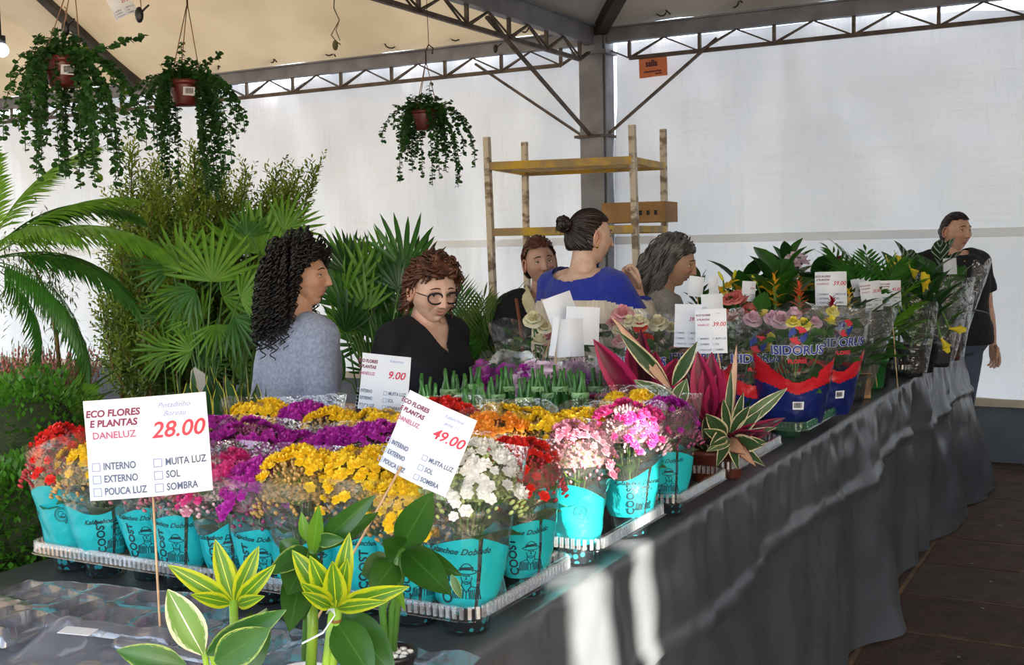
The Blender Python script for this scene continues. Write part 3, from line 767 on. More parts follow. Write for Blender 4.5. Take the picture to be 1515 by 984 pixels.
# ---------------------------------------------------------------- price signs on wooden skewers
PAPER = mat('sign_paper', '#EEF1F6', '#E4E9F2', scale=6, rough=0.35, trans=0.25, spec=0.5)
WOODS = mat('skewer_wood', '#D9B58C', '#C6A077', scale=20, rough=0.7)
T_MAR = mat('maroon_print', '#7A2A4E', rough=0.6); T_DAN = mat('pink_print', '#B25A7C', rough=0.6); T_RED = mat('red_marker', '#C4203F', rough=0.5)
T_BLU = mat('grey_blue_print', '#50607E', rough=0.6); T_PEN = mat('pale_pen', '#8796CE', rough=0.6); T_BOX = mat('box_line', '#8F9CBC', rough=0.6)
def sign(cx, cy, d, w_, h_, roll, label, price=None, stick=None, yaw=0.0, curve=0.35, pen=None, blank=False, fs=1.0, stick_top=None, crop=None, clip_left=0.0, group='price signs on skewers', front=True, z0=None):
    """sign centred on pixel (cx, cy) at depth d; w_, h_ in pixels at that depth; stick: pixel of the foot"""
    c = P(cx, cy, d); k = d / F; W_, H_ = w_ * k, h_ * k
    X = (C2W @ Vector((cos(roll), sin(roll), 0))).normalized(); fw = (c - ORG).normalized(); Z = -(C2W @ Vector((-sin(roll), cos(roll), 0))).normalized()
    X = (Matrix.Rotation(yaw, 3, Z) @ X).normalized(); Y = Z.cross(X).normalized()
    M = Matrix((X, Y, Z)).transposed().to_4x4(); M.translation = c
    t = thing('price_sign', label, 'sign', (0, 0, 0), 0, group); t.matrix_world = M
    def cv(x, z): return curve * x * x / W_ * 1.0 - 0.25 * curve * z * z / H_
    b = MB(); n_ = 12; fr = []
    for s_ in (0, 1):
        rr = [[Vector((W_ * (i / n_ - .5), cv(W_ * (i / n_ - .5), H_ * (j / 6 - .5)) + s_ * 0.0006, H_ * (j / 6 - .5))) for i in range(n_ + 1)] for j in range(7)]
        b.rings(rr, 0, False, False)
    obj('paper', b, PAPER, t)
    KS = min(H_ / .15, W_ / .18)
    def put(me, x, z, sc=1.0, nm='lettering', sx=1.0):
        m2 = me.copy()
        for q in m2.vertices:
            xx, zz = x + q.co.x * sc * sx, z + q.co.y * sc
            q.co = (xx, cv(xx, zz) - 0.0012, zz)
        o = link(nm, m2, t); return o
    if not blank:
        u = W_ * fs
        L = -W_ * 0.26 - clip_left * W_; Rr = W_ * 0.24
        def tx(s_, size, mt, x, z, **kw): put(text_mesh(s_, 0.1, mt, **kw), x, z, size * KS / 0.1)
        if not crop:
            tx('ECO FLORES', 0.0145, T_MAR, L, H_ * 0.36, bold=0.0035, shear=0.15); tx('E PLANTAS', 0.0145, T_MAR, L, H_ * 0.26, bold=0.0035, shear=0.15); tx('DANELUZ', 0.0145, T_DAN, L, H_ * 0.14, bold=0.002)
        if pen:
            for i, s_ in enumerate(pen): tx(s_, 0.011, T_PEN, Rr, H_ * (0.40 - 0.085 * i), shear=0.4)
        if price: tx(price, 0.034, T_RED, Rr * 1.06, H_ * 0.15, shear=0.25, bold=0.0014)
        for side, words_ in ((0, ('INTERNO', 'EXTERNO', 'POUCA LUZ')), (1, ('MUITA LUZ', 'SOL', 'SOMBRA'))):
            for i, s_ in enumerate(words_):
                z = -H_ * (0.17 + 0.125 * i); x = (-W_ * (0.47 + clip_left) if side == 0 else W_ * 0.04)
                put(text_mesh(s_, 0.1, T_BLU, bold=0.002, align='LEFT'), x + W_ * 0.10 , z, 0.0150 * KS / 0.1, 'lettering', 0.76)
                bb = strokes([[(-.5, -.5), (.5, -.5), (.5, .5), (-.5, .5), (-.5, -.5)]], 0.06).mesh('checkbox', T_BOX, False); put(bb, x + W_ * 0.04, z, KS * .15 * 0.078, 'checkbox')
    if stick:
        Mi = M.inverted(); foot = T(stick[0], stick[1], stick[2]) if len(stick) > 2 else P(stick[0], stick[1], d)
        if len(stick) == 2:
            tp0 = M @ Vector((0, 0.004, 0)); foot = tp0 + (foot - tp0) * ((tp0.z - TH - 0.03) / max(.02, tp0.z - foot.z))
        top = M @ Vector((0, 0.004, 0)) if stick_top is None else P(stick_top[0], stick_top[1], d) + Y * 0.004
        b = MB(); a_, b_ = Mi @ top, Mi @ foot; b.tube([a_, (a_ + b_) / 2, b_], 0.0021, 6); obj('skewer', b, WOODS, t)
    return t
dS = T(238, 950, TH + 0.004)
sign(217, 661, 2.0, 178, 148, -0.075, 'large white price sign reading 28.00 standing before the turquoise sleeves', '28.00', (238, 952, 0.855), pen=('Pintadinho', 'Boreau'), yaw=0.12, stick_top=(226, 735))
sign(629, 655, 1.82, 118, 122, 0.40, 'tilted white price sign reading 49.00 above the yellow and white kalanchoe', '49.00', (530, 820), pen=('Kalanchoe', 'pote 11'), yaw=-0.35, clip_left=0.08, stick_top=(592, 690))
sign(566, 567, 3.0, 82, 84, 0.09, 'small white price sign reading 9.00 in front of the woman in glasses', '9.00', (557, 690), pen=('Kalanchoe', ''), yaw=-0.4, clip_left=0.1, curve=0.3, stick_top=(558, 606))
# ---------------------------------------------------------------- shared plant pieces
def lm(name, mt, L, W, bend=0.6, fold=0.3, n=6, shape=0.35, cols=2, twist=0.0, p=1.0, wave=0.0, stalk=0.0):
    b = uvmb(); M = Matrix.Translation((0, stalk, 0))
    if stalk: b.tube([(0, 0, 0), (0, stalk, 0)], 0.0022, 4, 0, False)
    b.blade(M, L, W, bend, fold, n, 0, shape, twist, wave, cols, p=p); return b.mesh('leaf', mt)
def leaves(t, n, meshes, z, el0, el1, s0=0.8, s1=1.1, r0=0.01, az0=0, spiral=2.39996, dz=0.0, rr=None, nm='leaf'):
    rr = rr or rnd
    for i in range(n):
        a = az0 + i * spiral; e = el0 + (el1 - el0) * (i / max(1, n - 1)) + rr.uniform(-.12, .12)
        M = frame((r0 * cos(a), r0 * sin(a), z + dz * i / n), dirv(a, e), rr.uniform(-.3, .3)) @ Matrix.Scale(rr.uniform(s0, s1), 4)
        link(nm, rr.choice(meshes), t, M)
def potmesh(r, h, mt, name='pot', soil=True):
    b = MB(); b.lathe([(0.001, 0.0), (r * 0.72, 0.0), (r * 0.76, 0.004), (r * 0.95, h * 0.84), (r * 1.04, h * 0.85), (r * 1.05, h), (r * 0.96, h), (r * 0.92, h * 0.9), (0.001, h * 0.9)], 20); return b.mesh(name, mt)
BLACKP = mat('black_plastic', '#1B1C20', rough=0.4); BROWNP = mat('brown_plastic', '#5B2A20', '#4A2119', rough=0.4); GREENP = mat('green_plastic', '#1F6B2E', '#1A5C28', rough=0.35)
WHITEP = mat('white_ceramic', '#E6E8EE', rough=0.25, coat=0.3); SOIL = mat('soil', '#2C221B', '#3E3026', scale=60, rough=0.95, bump=0.5)
G1 = leafmat('leaf_mid', '#3F7A2A', '#2F6322', trans=0.3); G2 = leafmat('leaf_dark', '#2A5524', '#1F431D', trans=0.22, rough=0.3); G3 = leafmat('leaf_bright', '#6FA32E', '#548A28', trans=0.4)
G4 = leafmat('leaf_olive', '#5F7A34', '#4B6629', trans=0.3)
RED1 = leafmat('cordyline_red', '#5E0E2A', '#8A1540', '#BE2A60', 'edge', trans=0.3, rough=0.35, k=0.42)
RED2 = leafmat('cordyline_dark', '#3E0B20', '#2C0818', '#861840', 'edge', trans=0.24, rough=0.33, k=0.38)
STRO = leafmat('stromanthe_cream', '#E5DCC0', '#EFE6CF', '#5C7448', 'centre', trans=0.3, k=0.14)
STRG = leafmat('stromanthe_green', '#35542F', '#2B4526', '#DCCFA8', 'edge', trans=0.25, k=0.22)
STRP = leafmat('stromanthe_pink', '#C79A7C', '#D7B294', '#5C2136', 'edge', trans=0.25, k=0.22)
VAR = leafmat('dracaena_gold', '#C6D024', '#AEBE22', '#5E8F24', 'centre', trans=0.35, k=0.40)
VARW = leafmat('dracaena_cream', '#E3E8C4', '#D5DDAF', '#6E9A3E', 'centre', trans=0.3, k=0.22)
VARG = leafmat('dracaena_green', '#2F5F24', '#3B7030', '#9DB65A', 'edge', trans=0.25, k=0.10)
DRG = leafmat('dracaena_dark', '#33611F', '#274F1A', trans=0.25, rough=0.3)
def lp(t, p0, p1, W, mt, bend=0.5, fold=0.25, shape=0.4, cols=4, n=8, twist=0.0, face=None, nm='leaf', p=1.0, wave=0.0, ti=None):
    """one leaf as a part of thing t, from world point p0 to world point p1"""
    p0, p1 = Vector(p0), Vector(p1); ch = (p1 - p0).length
    q = uvmb(); q.blade(Matrix.Identity(4), 1.0, 0.1, bend, fold, n, 0, shape, 0, 0, 2)
    tip = Vector(q.v[-2]); k = tip.length; L = ch / k                      # bent chord over blade length
    up = Vector(face) if face is not None else (ORG - p0)
    Mc = frame(p0, p1 - p0, twist, up); ang = math.atan2(-tip.z, tip.y)
    M = Mc @ Matrix.Rotation(ang, 4, 'X')
    b = uvmb(); b.blade(Matrix.Identity(4), L, W, bend, fold, n, 0, shape, 0, wave, cols, p=p)
    me = b.mesh('leaf', mt)
    o = link(nm, me, t); bpy_M = Matrix.Translation(t.location) @ t.rotation_euler.to_matrix().to_4x4()
    o.matrix_local = bpy_M.inverted() @ M; return o
def stem(t, pts, r, mt=STEMG, nm='stem', sides=8, ringsat=None):
    b = MB(); I = (Matrix.Translation(t.location) @ t.rotation_euler.to_matrix().to_4x4()).inverted()
    b.tube([I @ Vector(p) for p in pts], r, sides, 0); return obj(nm, b, mt, t)

# flowers
def rosemesh(kind, c1, c2, R=0.028, seed=1, name='rose_bloom'):
    r = random.Random(seed); b = MB(); mt = mat('rose_' + kind, c1, c2, scale=40, rough=0.5, trans=0.3)
    for lay, (n, rad, op, h) in enumerate(((3, 0.25, 0.05, 0.9), (4, 0.45, 0.25, 0.95), (5, 0.72, 0.65, 0.85), (6, 1.0, 1.1, 0.62))):
        for i in range(n):
            a0 = lay * 0.9 + i * 2 * pi / n + r.uniform(-.15, .15); wd = pi / n * 1.35; ids = []
            for j in range(4):
                t = j / 3; rr = R * (0.16 + (rad - 0.16) * t ** (0.8)) * (1 + 0.06 * r.random()); z = R * 1.5 * h * sin(t * (pi / 2 + op * 0.5)) * (1 - 0.12 * lay); row = []
                for k in range(5):
                    u = (k - 2) / 2; w_ = wd * (1 - 0.25 * t * abs(u)); a = a0 + u * w_
                    row.append(b.vert((rr * cos(a), rr * sin(a), z * (1 - 0.18 * u * u * t) - (0.15 * R * t * t * (op > .5)))))
                ids.append(row)
            for p_, q_ in zip(ids, ids[1:]):
                for k in range(4): b.face((p_[k], p_[k + 1], q_[k + 1], q_[k]))
    b.ell((0, 0, 0.003), (R * .3, R * .3, R * .25), 6, 4, 1)
    return b.mesh(name, [mt, STEMG])
ROSE = dict(pink=rosemesh('pink', '#EFA9B2', '#F6C4C4'), yellow=rosemesh('yellow', '#F2E03A', '#F7EE78', 0.024), cream=rosemesh('cream', '#F3EBC4', '#FAF5DD'), lilac=rosemesh('lilac', '#E7B9D0', '#F2D2DE'),
            coral=rosemesh('coral', '#D8706C', '#E58C80', 0.026), red=rosemesh('red', '#CE2A2A', '#E04A33', 0.024), mauve=rosemesh('mauve', '#8A4A8C', '#A566A4', 0.02))
def ruffmesh(kind, c1, c2, R=0.035, n=14, seed=1):
    r = random.Random(seed); b = uvmb(); mt = mat('ruffled_' + kind, c1, c2, scale=30, rough=0.55, trans=0.35)
    for i in range(n):
        a = i * 2.4; e = 1.25 - 1.4 * (i / n); b.blade(frame((0, 0, 0), dirv(a, e), r.uniform(-.5, .5)), R * r.uniform(.8, 1.15), R * 0.75, 0.6, 0.5, 4, 0, 0.6, wave=0.25, p=0.6)
    return b.mesh('bloom', mt)
def pommesh(kind, c1, c2, R=0.032, seed=1):
    r = random.Random(seed); b = uvmb(); mt = mat('spiky_' + kind, c1, c2, scale=30, rough=0.55, trans=0.35)
    for i in range(60):
        a = i * 2.4; e = 1.5 - 2.0 * (i / 60) ** .8; b.blade(frame((0, 0, 0), dirv(a, e)), R * r.uniform(.75, 1.1), R * 0.16, -0.5, 0.3, 2, 0, 0.6)
    return b.mesh('bloom', mt)
MAGR = ruffmesh('magenta', '#A61CA0', '#C23CC0'); PALER = ruffmesh('pale', '#E6CFE6', '#F1E0F0'); LILP = pommesh('lilac', '#C99AD0', '#DDB9E0'); PALP = pommesh('pale', '#E3C6DC', '#F0DCEA'); VIOP = pommesh('violet', '#A05FB8', '#BC84CC')

def sleeve2(t, z0, z1, r0, r1, mats_, bands=None, v=0, n_=48, k=20, flare=0.9, crink=1.0, lipw=0.03, name='sleeve', oval=0.0, oa=0.0):
    """generic clear sleeve; bands(a, s) -> material index"""
    def R(a, z, vv=0):
        s = max(0, (z - z0) / (z1 - z0)); r = r0 + (r1 - r0) * s ** flare
        r += crink * (0.004 * noise.noise(Vector((cos(a) * 2 + v * 3, sin(a) * 2, z * 18))) + 0.002 * noise.noise(Vector((cos(a) * 6, sin(a) * 6 + v, z * 45))) + 0.002 * sin(6 * a + v) * s)
        return r * (1 + oval * s * cos(2 * (a - oa)))
    b = MB(); rs = []
    for i in range(k + 1):
        s = i / k; row = []
        for j in range(n_):
            a = 2 * pi * j / n_; zz = z0 + (z1 - z0) * s + (lipw * s * s * (cos(a * 2 + v) + 0.4 * sin(5 * a + v)))
            rr = R(a, z0 + (z1 - z0) * s); row.append(Vector((rr * cos(a), rr * sin(a), zz)))
        rs.append(row)
    b.rings(rs, 0, False)
    if bands:
        for f in range(len(b.f)):
            i, j = divmod(f, n_); b.m[f] = bands(2 * pi * (j + .5) / n_, (i + .5) / k)
    return obj(name, b, mats_, t), R
def wrapR(me, R, a0, zc, off=0.0015, sc=1.0):
    m2 = me.copy(); rr = R(a0, zc)
    for q in m2.vertices:
        z = zc + q.co.y * sc; a = a0 + q.co.x * sc / rr; r2 = R(a, z) + off + q.co.z; q.co = (r2 * cos(a), r2 * sin(a), z)
    return m2
def facing(p):                                                            # azimuth from p to the camera
    return math.atan2(-p[1], -p[0])

# ---- braided lucky bamboo bundles behind the kalanchoes
RIB = mat('pale_ribbon', '#9CCB8E', '#B7DCA5', rough=0.5, trans=0.3); CANE = mat('bamboo_cane', '#3E7A35', '#2F6429', scale=18, rough=0.35, trans=0.05); CTIP = mat('cane_tip', '#8FA36A', rough=0.7)
def braid(seed, H=0.24):
    r = random.Random(seed); n = 6; out = []
    b = MB()
    for i in range(n):
        ph = i * 2 * pi / n; sg = 1 if i % 2 else -1; pts = []
        for k in range(15):
            s = k / 14; z = s * H; rr = 0.019 + 0.010 * sin(pi * min(1, s * 1.25)) ** 1.0 - 0.006 * s; a = ph + sg * 1.15 * pi * s
            pts.append((rr * cos(a), rr * sin(a), z + (0.004 * r.uniform(-1, 1) if k > 12 else 0)))
        h = r.uniform(0.012, 0.03); pts.append((pts[-1][0] * 1.25, pts[-1][1] * 1.25, H + h))
        b.tube(pts, [0.0088] * 12 + [0.0078, 0.0055, 0.0045, 0.0035], 7, 0)
    cane = b.mesh('canes', [CANE])
    b = MB(); zz = H * 0.86; b.lathe([(0.0225, zz - 0.007), (0.0245, zz), (0.0225, zz + 0.007)], 14)
    for a in (0.3, 1.0, -0.5):
        b.tube([(0.024, 0, zz), (0.034 * cos(a), 0.02 * sin(a), zz + 0.012 * cos(a * 4)), (0.03, 0.02 * sin(a), zz - 0.012)], 0.0035, 4, 0, True, 0.3)
    return cane, b.mesh('ribbon', RIB)
BR = [braid(1), braid(2, 0.22)]
SMALLP = potmesh(0.035, 0.055, BLACKP)
BL = [(628, 562), (640, 574), (663, 553), (684, 560), (692, 578), (704, 548), (715, 569), (749, 549), (776, 566), (795, 549), (828, 549), (847, 553), (858, 557), (881, 551), (735, 562), (812, 560)]
ORD = ['first', 'second', 'third', 'fourth', 'fifth', 'sixth', 'seventh', 'eighth', 'ninth', 'tenth', 'eleventh', 'twelfth', 'thirteenth', 'fourteenth', 'fifteenth', 'sixteenth', 'seventeenth', 'eighteenth']
for i, (px, py) in enumerate(sorted(BL)):
    k = i % 2; hh = 0.055 + (0.24, 0.22)[k] + 0.012
    # depth where the bundle, standing on the cloth, shows its tip at this pixel
    d_ = (CAMZ - TH - hh) / (-(ray(px, py).z)); d_ = min(d_, 3.35); q = P(px, py, d_)
    if q.x < -2.0 or d_ < 2.7: continue
    t = thing('lucky_bamboo', 'braided green lucky bamboo bundle tied with pale ribbon behind the kalanchoes, %s from the left' % ORD[i], 'potted plant', (q.x, q.y, TH + 0.004), i * 1.1, 'braided lucky bamboo bundles')
    link('pot', SMALLP, t); M = Matrix.Translation((0, 0, 0.05)); link('canes', BR[k][0], t, M); link('ribbon', BR[k][1], t, M @ Matrix.Rotation(facing(q) - i * 1.1, 4, 'Z'))

# ---- pots in lace-printed sleeves
def lacemat():
    m = bpy.data.materials.new('lace_print'); m.use_nodes = True; n = m.node_tree; bs = n.nodes['Principled BSDF']; out = n.nodes['Material Output']
    bs.inputs['Base Color'].default_value = srgb('#D9D0E4'); bs.inputs['Roughness'].default_value = 0.4
    tc = n.nodes.new('ShaderNodeTexCoord'); vo = n.nodes.new('ShaderNodeTexVoronoi'); vo.feature = 'DISTANCE_TO_EDGE'; vo.inputs['Scale'].default_value = 55; n.links.new(tc.outputs['Object'], vo.inputs[0])
    lt = n.nodes.new('ShaderNodeMath'); lt.operation = 'LESS_THAN'; lt.inputs[1].default_value = 0.17; n.links.new(vo.outputs[0], lt.inputs[0])
    tp = n.nodes.new('ShaderNodeBsdfTransparent'); ms = n.nodes.new('ShaderNodeMixShader'); n.links.new(lt.outputs[0], ms.inputs[0]); n.links.new(tp.outputs[0], ms.inputs[1]); n.links.new(bs.outputs[0], ms.inputs[2]); n.links.new(ms.outputs[0], out.inputs[0]); return m
LACE = lacemat()
KF = lm('leaf', G2, 0.06, 0.032, 0.5, 0.3, 5)
def lacepot(px, py, d, label, blooms, seed, hh=0.30, r1=0.095):
    q = P(px, py, d); t = thing('flower_pot', label, 'potted plant', (q.x, q.y, TH + 0.004), 0, 'flowering pots in lace-printed sleeves'); r = random.Random(seed)
    link('pot', potmesh(0.05, 0.09, BLACKP), t)
    sleeve2(t, 0.03, hh, 0.055, r1, [LACE, CLEAR2], lambda a, s: 0 if s < 0.42 + 0.05 * sin(9 * a) else 1, seed)
    leaves(t, 26, [KF], 0.10, 0.2, 1.2, 0.7, 1.2, 0.02, dz=0.12, rr=r)
    for me, n in blooms:
        for i in range(int(n * 1.6)):
            a = facing(q) + r.uniform(-1.9, 1.9); rr = r1 * 0.85 * sqrt(r.random()); M = frame((rr * cos(a), rr * sin(a), hh - 0.035 - 0.35 * rr + r.uniform(-.04, .035)), (cos(a) * .5, sin(a) * .5, 1.0)) @ Matrix.Rotation(pi / 2, 4, 'X')
            link('bloom', me, t, Matrix.Translation(M.translation) @ Matrix.Rotation(0.5, 4, (-sin(a), cos(a), 0)))
lacepot(745, 560, 3.45, 'magenta ruffled flowers in a lace-printed sleeve beside the scaffold pole', [(MAGR, 10)], 3)
lacepot(797, 560, 3.35, 'pale lilac ruffled flowers in a lace sleeve beneath the blank white signs', [(PALER, 13), (MAGR, 2)], 5, 0.30)
lacepot(845, 560, 3.5, 'light lilac spiky flowers in a clear sleeve behind the blank signs', [(PALP, 6), (LILP, 5)], 6)
lacepot(880, 560, 3.3, 'pale pink spiky flowers in a clear lace sleeve next to the red cordyline', [(LILP, 5), (VIOP, 3), (PALP, 3)], 9, 0.29)
lacepot(900, 540, 3.7, 'violet spiky flowers in a clear sleeve behind the cordyline', [(VIOP, 5), (LILP, 4)], 12, 0.30)

# ---- roses in printed sleeves
BLUEB = mat('blue_print', '#16286E', '#101F5C', scale=8, rough=0.35, bump=0.3, bscale=20); REDB = mat('red_print', '#C8202C', '#B41824', scale=8, rough=0.35, bump=0.3, bscale=20)
LB = mat('logo_blue', '#203A8C', rough=0.5); LR = mat('logo_red', '#C93040', rough=0.5); LW = mat('logo_white', '#E8EAF2', rough=0.5); LK = mat('barcode_black', '#101014', rough=0.6)
RL = [lm('leaf', G2, 0.05, 0.028, 0.4, 0.25, 5, cols=2), lm('leaf', G1, 0.042, 0.024, 0.4, 0.25, 5)]
_isi = text_mesh('ISIDORUS', 0.05, LB, bold=0.0012); _isw = text_mesh('ISIDORUS', 0.05, LW, bold=0.0028); _flo = text_mesh('FLORES', 0.022, LR, bold=0.0010)
def swirl():
    b = MB()
    for i in range(4):
        a0 = i * pi / 2 + .35; ids = []
        outer = arc(0, 0, 0.026, 0.026, a0, a0 + 1.45, 8); inner = [(0.62 * x + 0.010 * cos(a0 + 1.9), 0.62 * y + 0.010 * sin(a0 + 1.9)) for x, y in outer]
        inner = [(p[0] * (0.35 + 0.6 * (k / 8)), p[1] * (0.35 + 0.6 * (k / 8))) for k, p in enumerate(inner)]
        o_ = [b.vert((x, y, 0)) for x, y in outer]; n_ = [b.vert((x, y, 0)) for x, y in inner]
        for k in range(8): b.face((o_[k], o_[k + 1], n_[k + 1], n_[k]), i % 2)
    return b.mesh('swirl_emblem', [LR, LB], False)
SWIRL = swirl()
def barcode():
    b = MB(); b.face([b.vert(p) for p in ((-.014, -.011, 0), (.014, -.011, 0), (.014, .011, 0), (-.014, .011, 0))], 0)
    x = -.011
    while x < .010:
        w_ = rnd.choice((.0006, .0011, .0016)); b.face([b.vert(p) for p in ((x, -.006, .0006), (x + w_, -.006, .0006), (x + w_, .008, .0006), (x, .008, .0006))], 1); x += w_ + rnd.choice((.0007, .0012))
    return b.mesh('barcode_label', [LW, LK], False)
BARC = barcode()
def rosepot(px, py, d, label, blooms, seed, rot=0.0, hh=0.385, logo=True, above=(), sleeve=True, base=True, stand=0.0, r0=0.092, r1=0.165):
    q = P(px, py, d); q.z = TH + 0.004 + stand; t = thing('rose_bouquet', label, 'bouquet', q, 0, 'potted roses in printed sleeves'); r = random.Random(seed)
    az = facing(q) + rot
    b = MB(); 
    def bands(a, s):
        da = (a - az + pi) % (2 * pi) - pi
        edge_lo = 0.235 + 0.05 * da * da * 0.6; edge_hi = 0.46 + 0.22 * abs(da) ** 1.4 if abs(da) < 1.1 else 0.5
        lim_b = 0.31 + 0.10 * abs(da) if abs(da) < 1.2 else 0.43
        return 0 if s < lim_b else (1 if s < edge_hi - 0.04 else 2)
    s_, R = sleeve2(t, 0.0, hh, r0, r1, [BLUEB, REDB, CLEAR2] if base else [CLEAR2, CLEAR2, CLEAR2], bands, seed, 110, 80, 0.85, 1.3, 0.02)
    if logo:
        for me, z, nm, off in ((_isw, 0.235, 'lettering', 0.0045), (_isi, 0.235, 'lettering', 0.0058), (_flo, 0.200, 'lettering', 0.0055)):
            link(nm, wrapR(me, R, az, z + .020, off, 0.80), s_)
        link('swirl_emblem', wrapR(SWIRL, R, az, 0.305, 0.0055, 1.1), s_); link('barcode_label', wrapR(BARC, R, az + 0.05, 0.075, 0.003, 1.2), s_)
    link('pot', potmesh(0.075, 0.12, BLACKP), t)
    for i in range(90):
        a = r.uniform(0, 6.28); rr = (r1 * .72) * sqrt(r.random()); z = r.uniform(0.12, hh - 0.04)
        link('leaf', RL[i % 2], t, frame((rr * cos(a), rr * sin(a), z), dirv(a + r.uniform(-.8, .8), r.uniform(-.5, .9)), r.uniform(-1, 1)) @ Matrix.Scale(r.uniform(.8, 1.25), 4))
    for k, n in blooms:
        for i in range(n):
            a = r.uniform(0, 6.28) if i else az; rr = 0.125 * sqrt(r.random()) ; z = r.uniform(hh - 0.13, hh - 0.01)
            link('bloom', ROSE[k], t, Matrix.Translation((rr * cos(a), rr * sin(a), z)) @ Matrix.Rotation(r.uniform(.1, .7), 4, (-sin(a), cos(a), 0)))
            stem(t, [q + Vector((0.01 * cos(a), 0.01 * sin(a), 0.08)), q + Vector((rr * .6 * cos(a), rr * .6 * sin(a), z * .6)), q + Vector((rr * cos(a), rr * sin(a), z))], 0.0024)
    for k, x, y, dd, sc in above:
        w_ = P(x, y, d + dd) - q; a = math.atan2(w_.y, w_.x)
        link('bloom', ROSE[k], t, Matrix.Translation(w_ - Vector((0, 0, 0.02))) @ Matrix.Rotation(0.7, 4, (-sin(az), cos(az), 0)) @ Matrix.Scale(sc, 4))
        stem(t, [q + Vector((0, 0, 0.1)), q + w_ * .6, q + w_ - Vector((0, 0, .02))], 0.0026)
    return t, s_, R, az
rosepot(1172, 648, 3.84, 'yellow and pale pink rose bouquet in a blue and red sleeve at the table edge', [('yellow', 3), ('lilac', 2)], 4, 0.12, stand=.035, hh=.36, above=[('yellow', 1188, 475, 0.0, 1.15), ('lilac', 1155, 470, 0.02, 1.3), ('lilac', 1143, 466, 0.05, 1.1), ('lilac', 1205, 472, 0.06, .9), ('lilac', 1168, 480, 0.04, .9), ('yellow', 1140, 490, 0, .6)])
rosepot(1216, 624, 4.08, 'printed rose sleeve standing behind and right of the yellow rose bouquet', [('mauve', 2), ('yellow', 1)], 8, 0.5, stand=.035, hh=.36)
rosepot(1098, 632, 3.95, 'printed rose sleeve with pink roses half hidden behind the yellow rose bouquet', [('yellow', 2), ('mauve', 2)], 13, 0.35, above=[('lilac', 1112, 468, 0, 1.2), ('mauve', 1135, 490, 0.0, 1.2)])
rosepot(1030, 600, 4.0, 'printed rose sleeve behind the red cordyline leaves and the two price signs', [('pink', 3), ('cream', 1)], 17, 0.0, above=[('pink', 1000, 515, -.05, 1.1)])
rosepot(962, 590, 3.9, 'printed rose sleeve with white and red roses behind the tallest cordyline', [('red', 1), ('cream', 2)], 21, -0.25, above=[('cream', 946, 474, 0, 1.25), ('cream', 975, 474, 0, 1.25), ('red', 958, 495, -.05, .9), ('cream', 995, 478, 0.1, .8)])
rosepot(918, 585, 4.0, 'clear sleeve with a pink rose rising in front of the striped sweater', [('pink', 1), ('cream', 1)], 25, 0.0, logo=False, above=[('pink', 921, 462, 0, 1.45), ('pink', 905, 472, 0.05, .8)], base=False)
rosepot(800, 570, 3.85, 'cream roses rising behind the blank signs, left of the striped sweater', [('cream', 1)], 29, 0.0, logo=False, above=[('cream', 789, 469, -.02, 1.25), ('cream', 806, 479, 0, 1.0), ('pink', 812, 492, 0, .8), ('pink', 806, 498, 0, .7)], base=False)
# coral rose bunch
q = P(1083, 560, 4.35); t = thing('rose_bunch', 'dense bunch of coral pink roses behind the price signs', 'bouquet', (q.x, q.y, TH + .004)); r = random.Random(5)
link('pot', potmesh(0.05, 0.1, BLACKP), t)
for i in range(18):
    w_ = P(1060 + 50 * r.random(), 440 + 36 * r.random(), 4.28 + .1 * r.random()) - Vector(t.location)
    link('bloom', ROSE['coral'], t, Matrix.Translation(w_) @ Matrix.Rotation(0.8, 4, (sin(i), cos(i), 0)))
stem(t, [Vector(t.location) + Vector((0, 0, .08)), P(1084, 465, 4.35)], 0.012)
leaves(t, 24, [KF, RL[0]], 0.12, 0.2, 1.1, 1.0, 1.6, 0.02, dz=0.28, rr=r)

# ---- red cordylines in brown pots, cream-striped stromanthe beside them
def pot_thing(name, label, px, py, d, r, h, mt, group=None, cat='potted plant', z=None, rim=None):
    q = P(px, py, d); t = thing(name, label, cat, (q.x, q.y, (TH + 0.004) if z is None else z), 0, group); link('pot', potmesh(r, h, mt), t); return t
def P3(x, y, d): return P(x, y, d)
RD = [(( 955, 615), (878, 502), .062, RED1, .35), ((958, 612), (948, 487), .050, RED2, .1), ((960, 615), (925, 545), .06, RED2, .3), ((965, 618), (985, 560), .07, RED1, .25), ((962, 616), (970, 520), .06, RED1, .15),
      ((950, 612), (862, 588), .055, RED2, .5), ((955, 617), (868, 600), .045, RED2, .5), ((970, 620), (1022, 612), .07, RED1, .7), ((968, 618), (995, 548), .055, RED1, .2), ((952, 600), (905, 560), .06, RED2, .4), ((965, 615), (1010, 585), .05, RED2, .5), ((960, 612), (890, 530), .055, RED1, .3), ((968, 618), (1012, 600), .06, RED1, .3), ((975, 618), (1000, 530), .06, RED1, .2), ((962, 612), (930, 505), .055, RED1, .2)]
t = pot_thing('red_cordyline', 'red-leaved cordyline with the longest leaves pointing up to the left', 962, 640, 3.12, 0.05, 0.09, BROWNP, 'red cordylines')
for a_, b_, W_, m_, bd in RD: lp(t, P(*a_, 3.12), P(b_[0], b_[1], 3.12 - 0.12 * ((b_[0] * 7 + b_[1]) % 5 - 2) / 2), W_ * 1.2, m_, bd, 0.35, 0.45, 4, 8, face=ORG - P(*a_, 3.12))
stem(t, [P(962, 660, 3.12), P(958, 605, 3.12)], 0.007, STEMG)
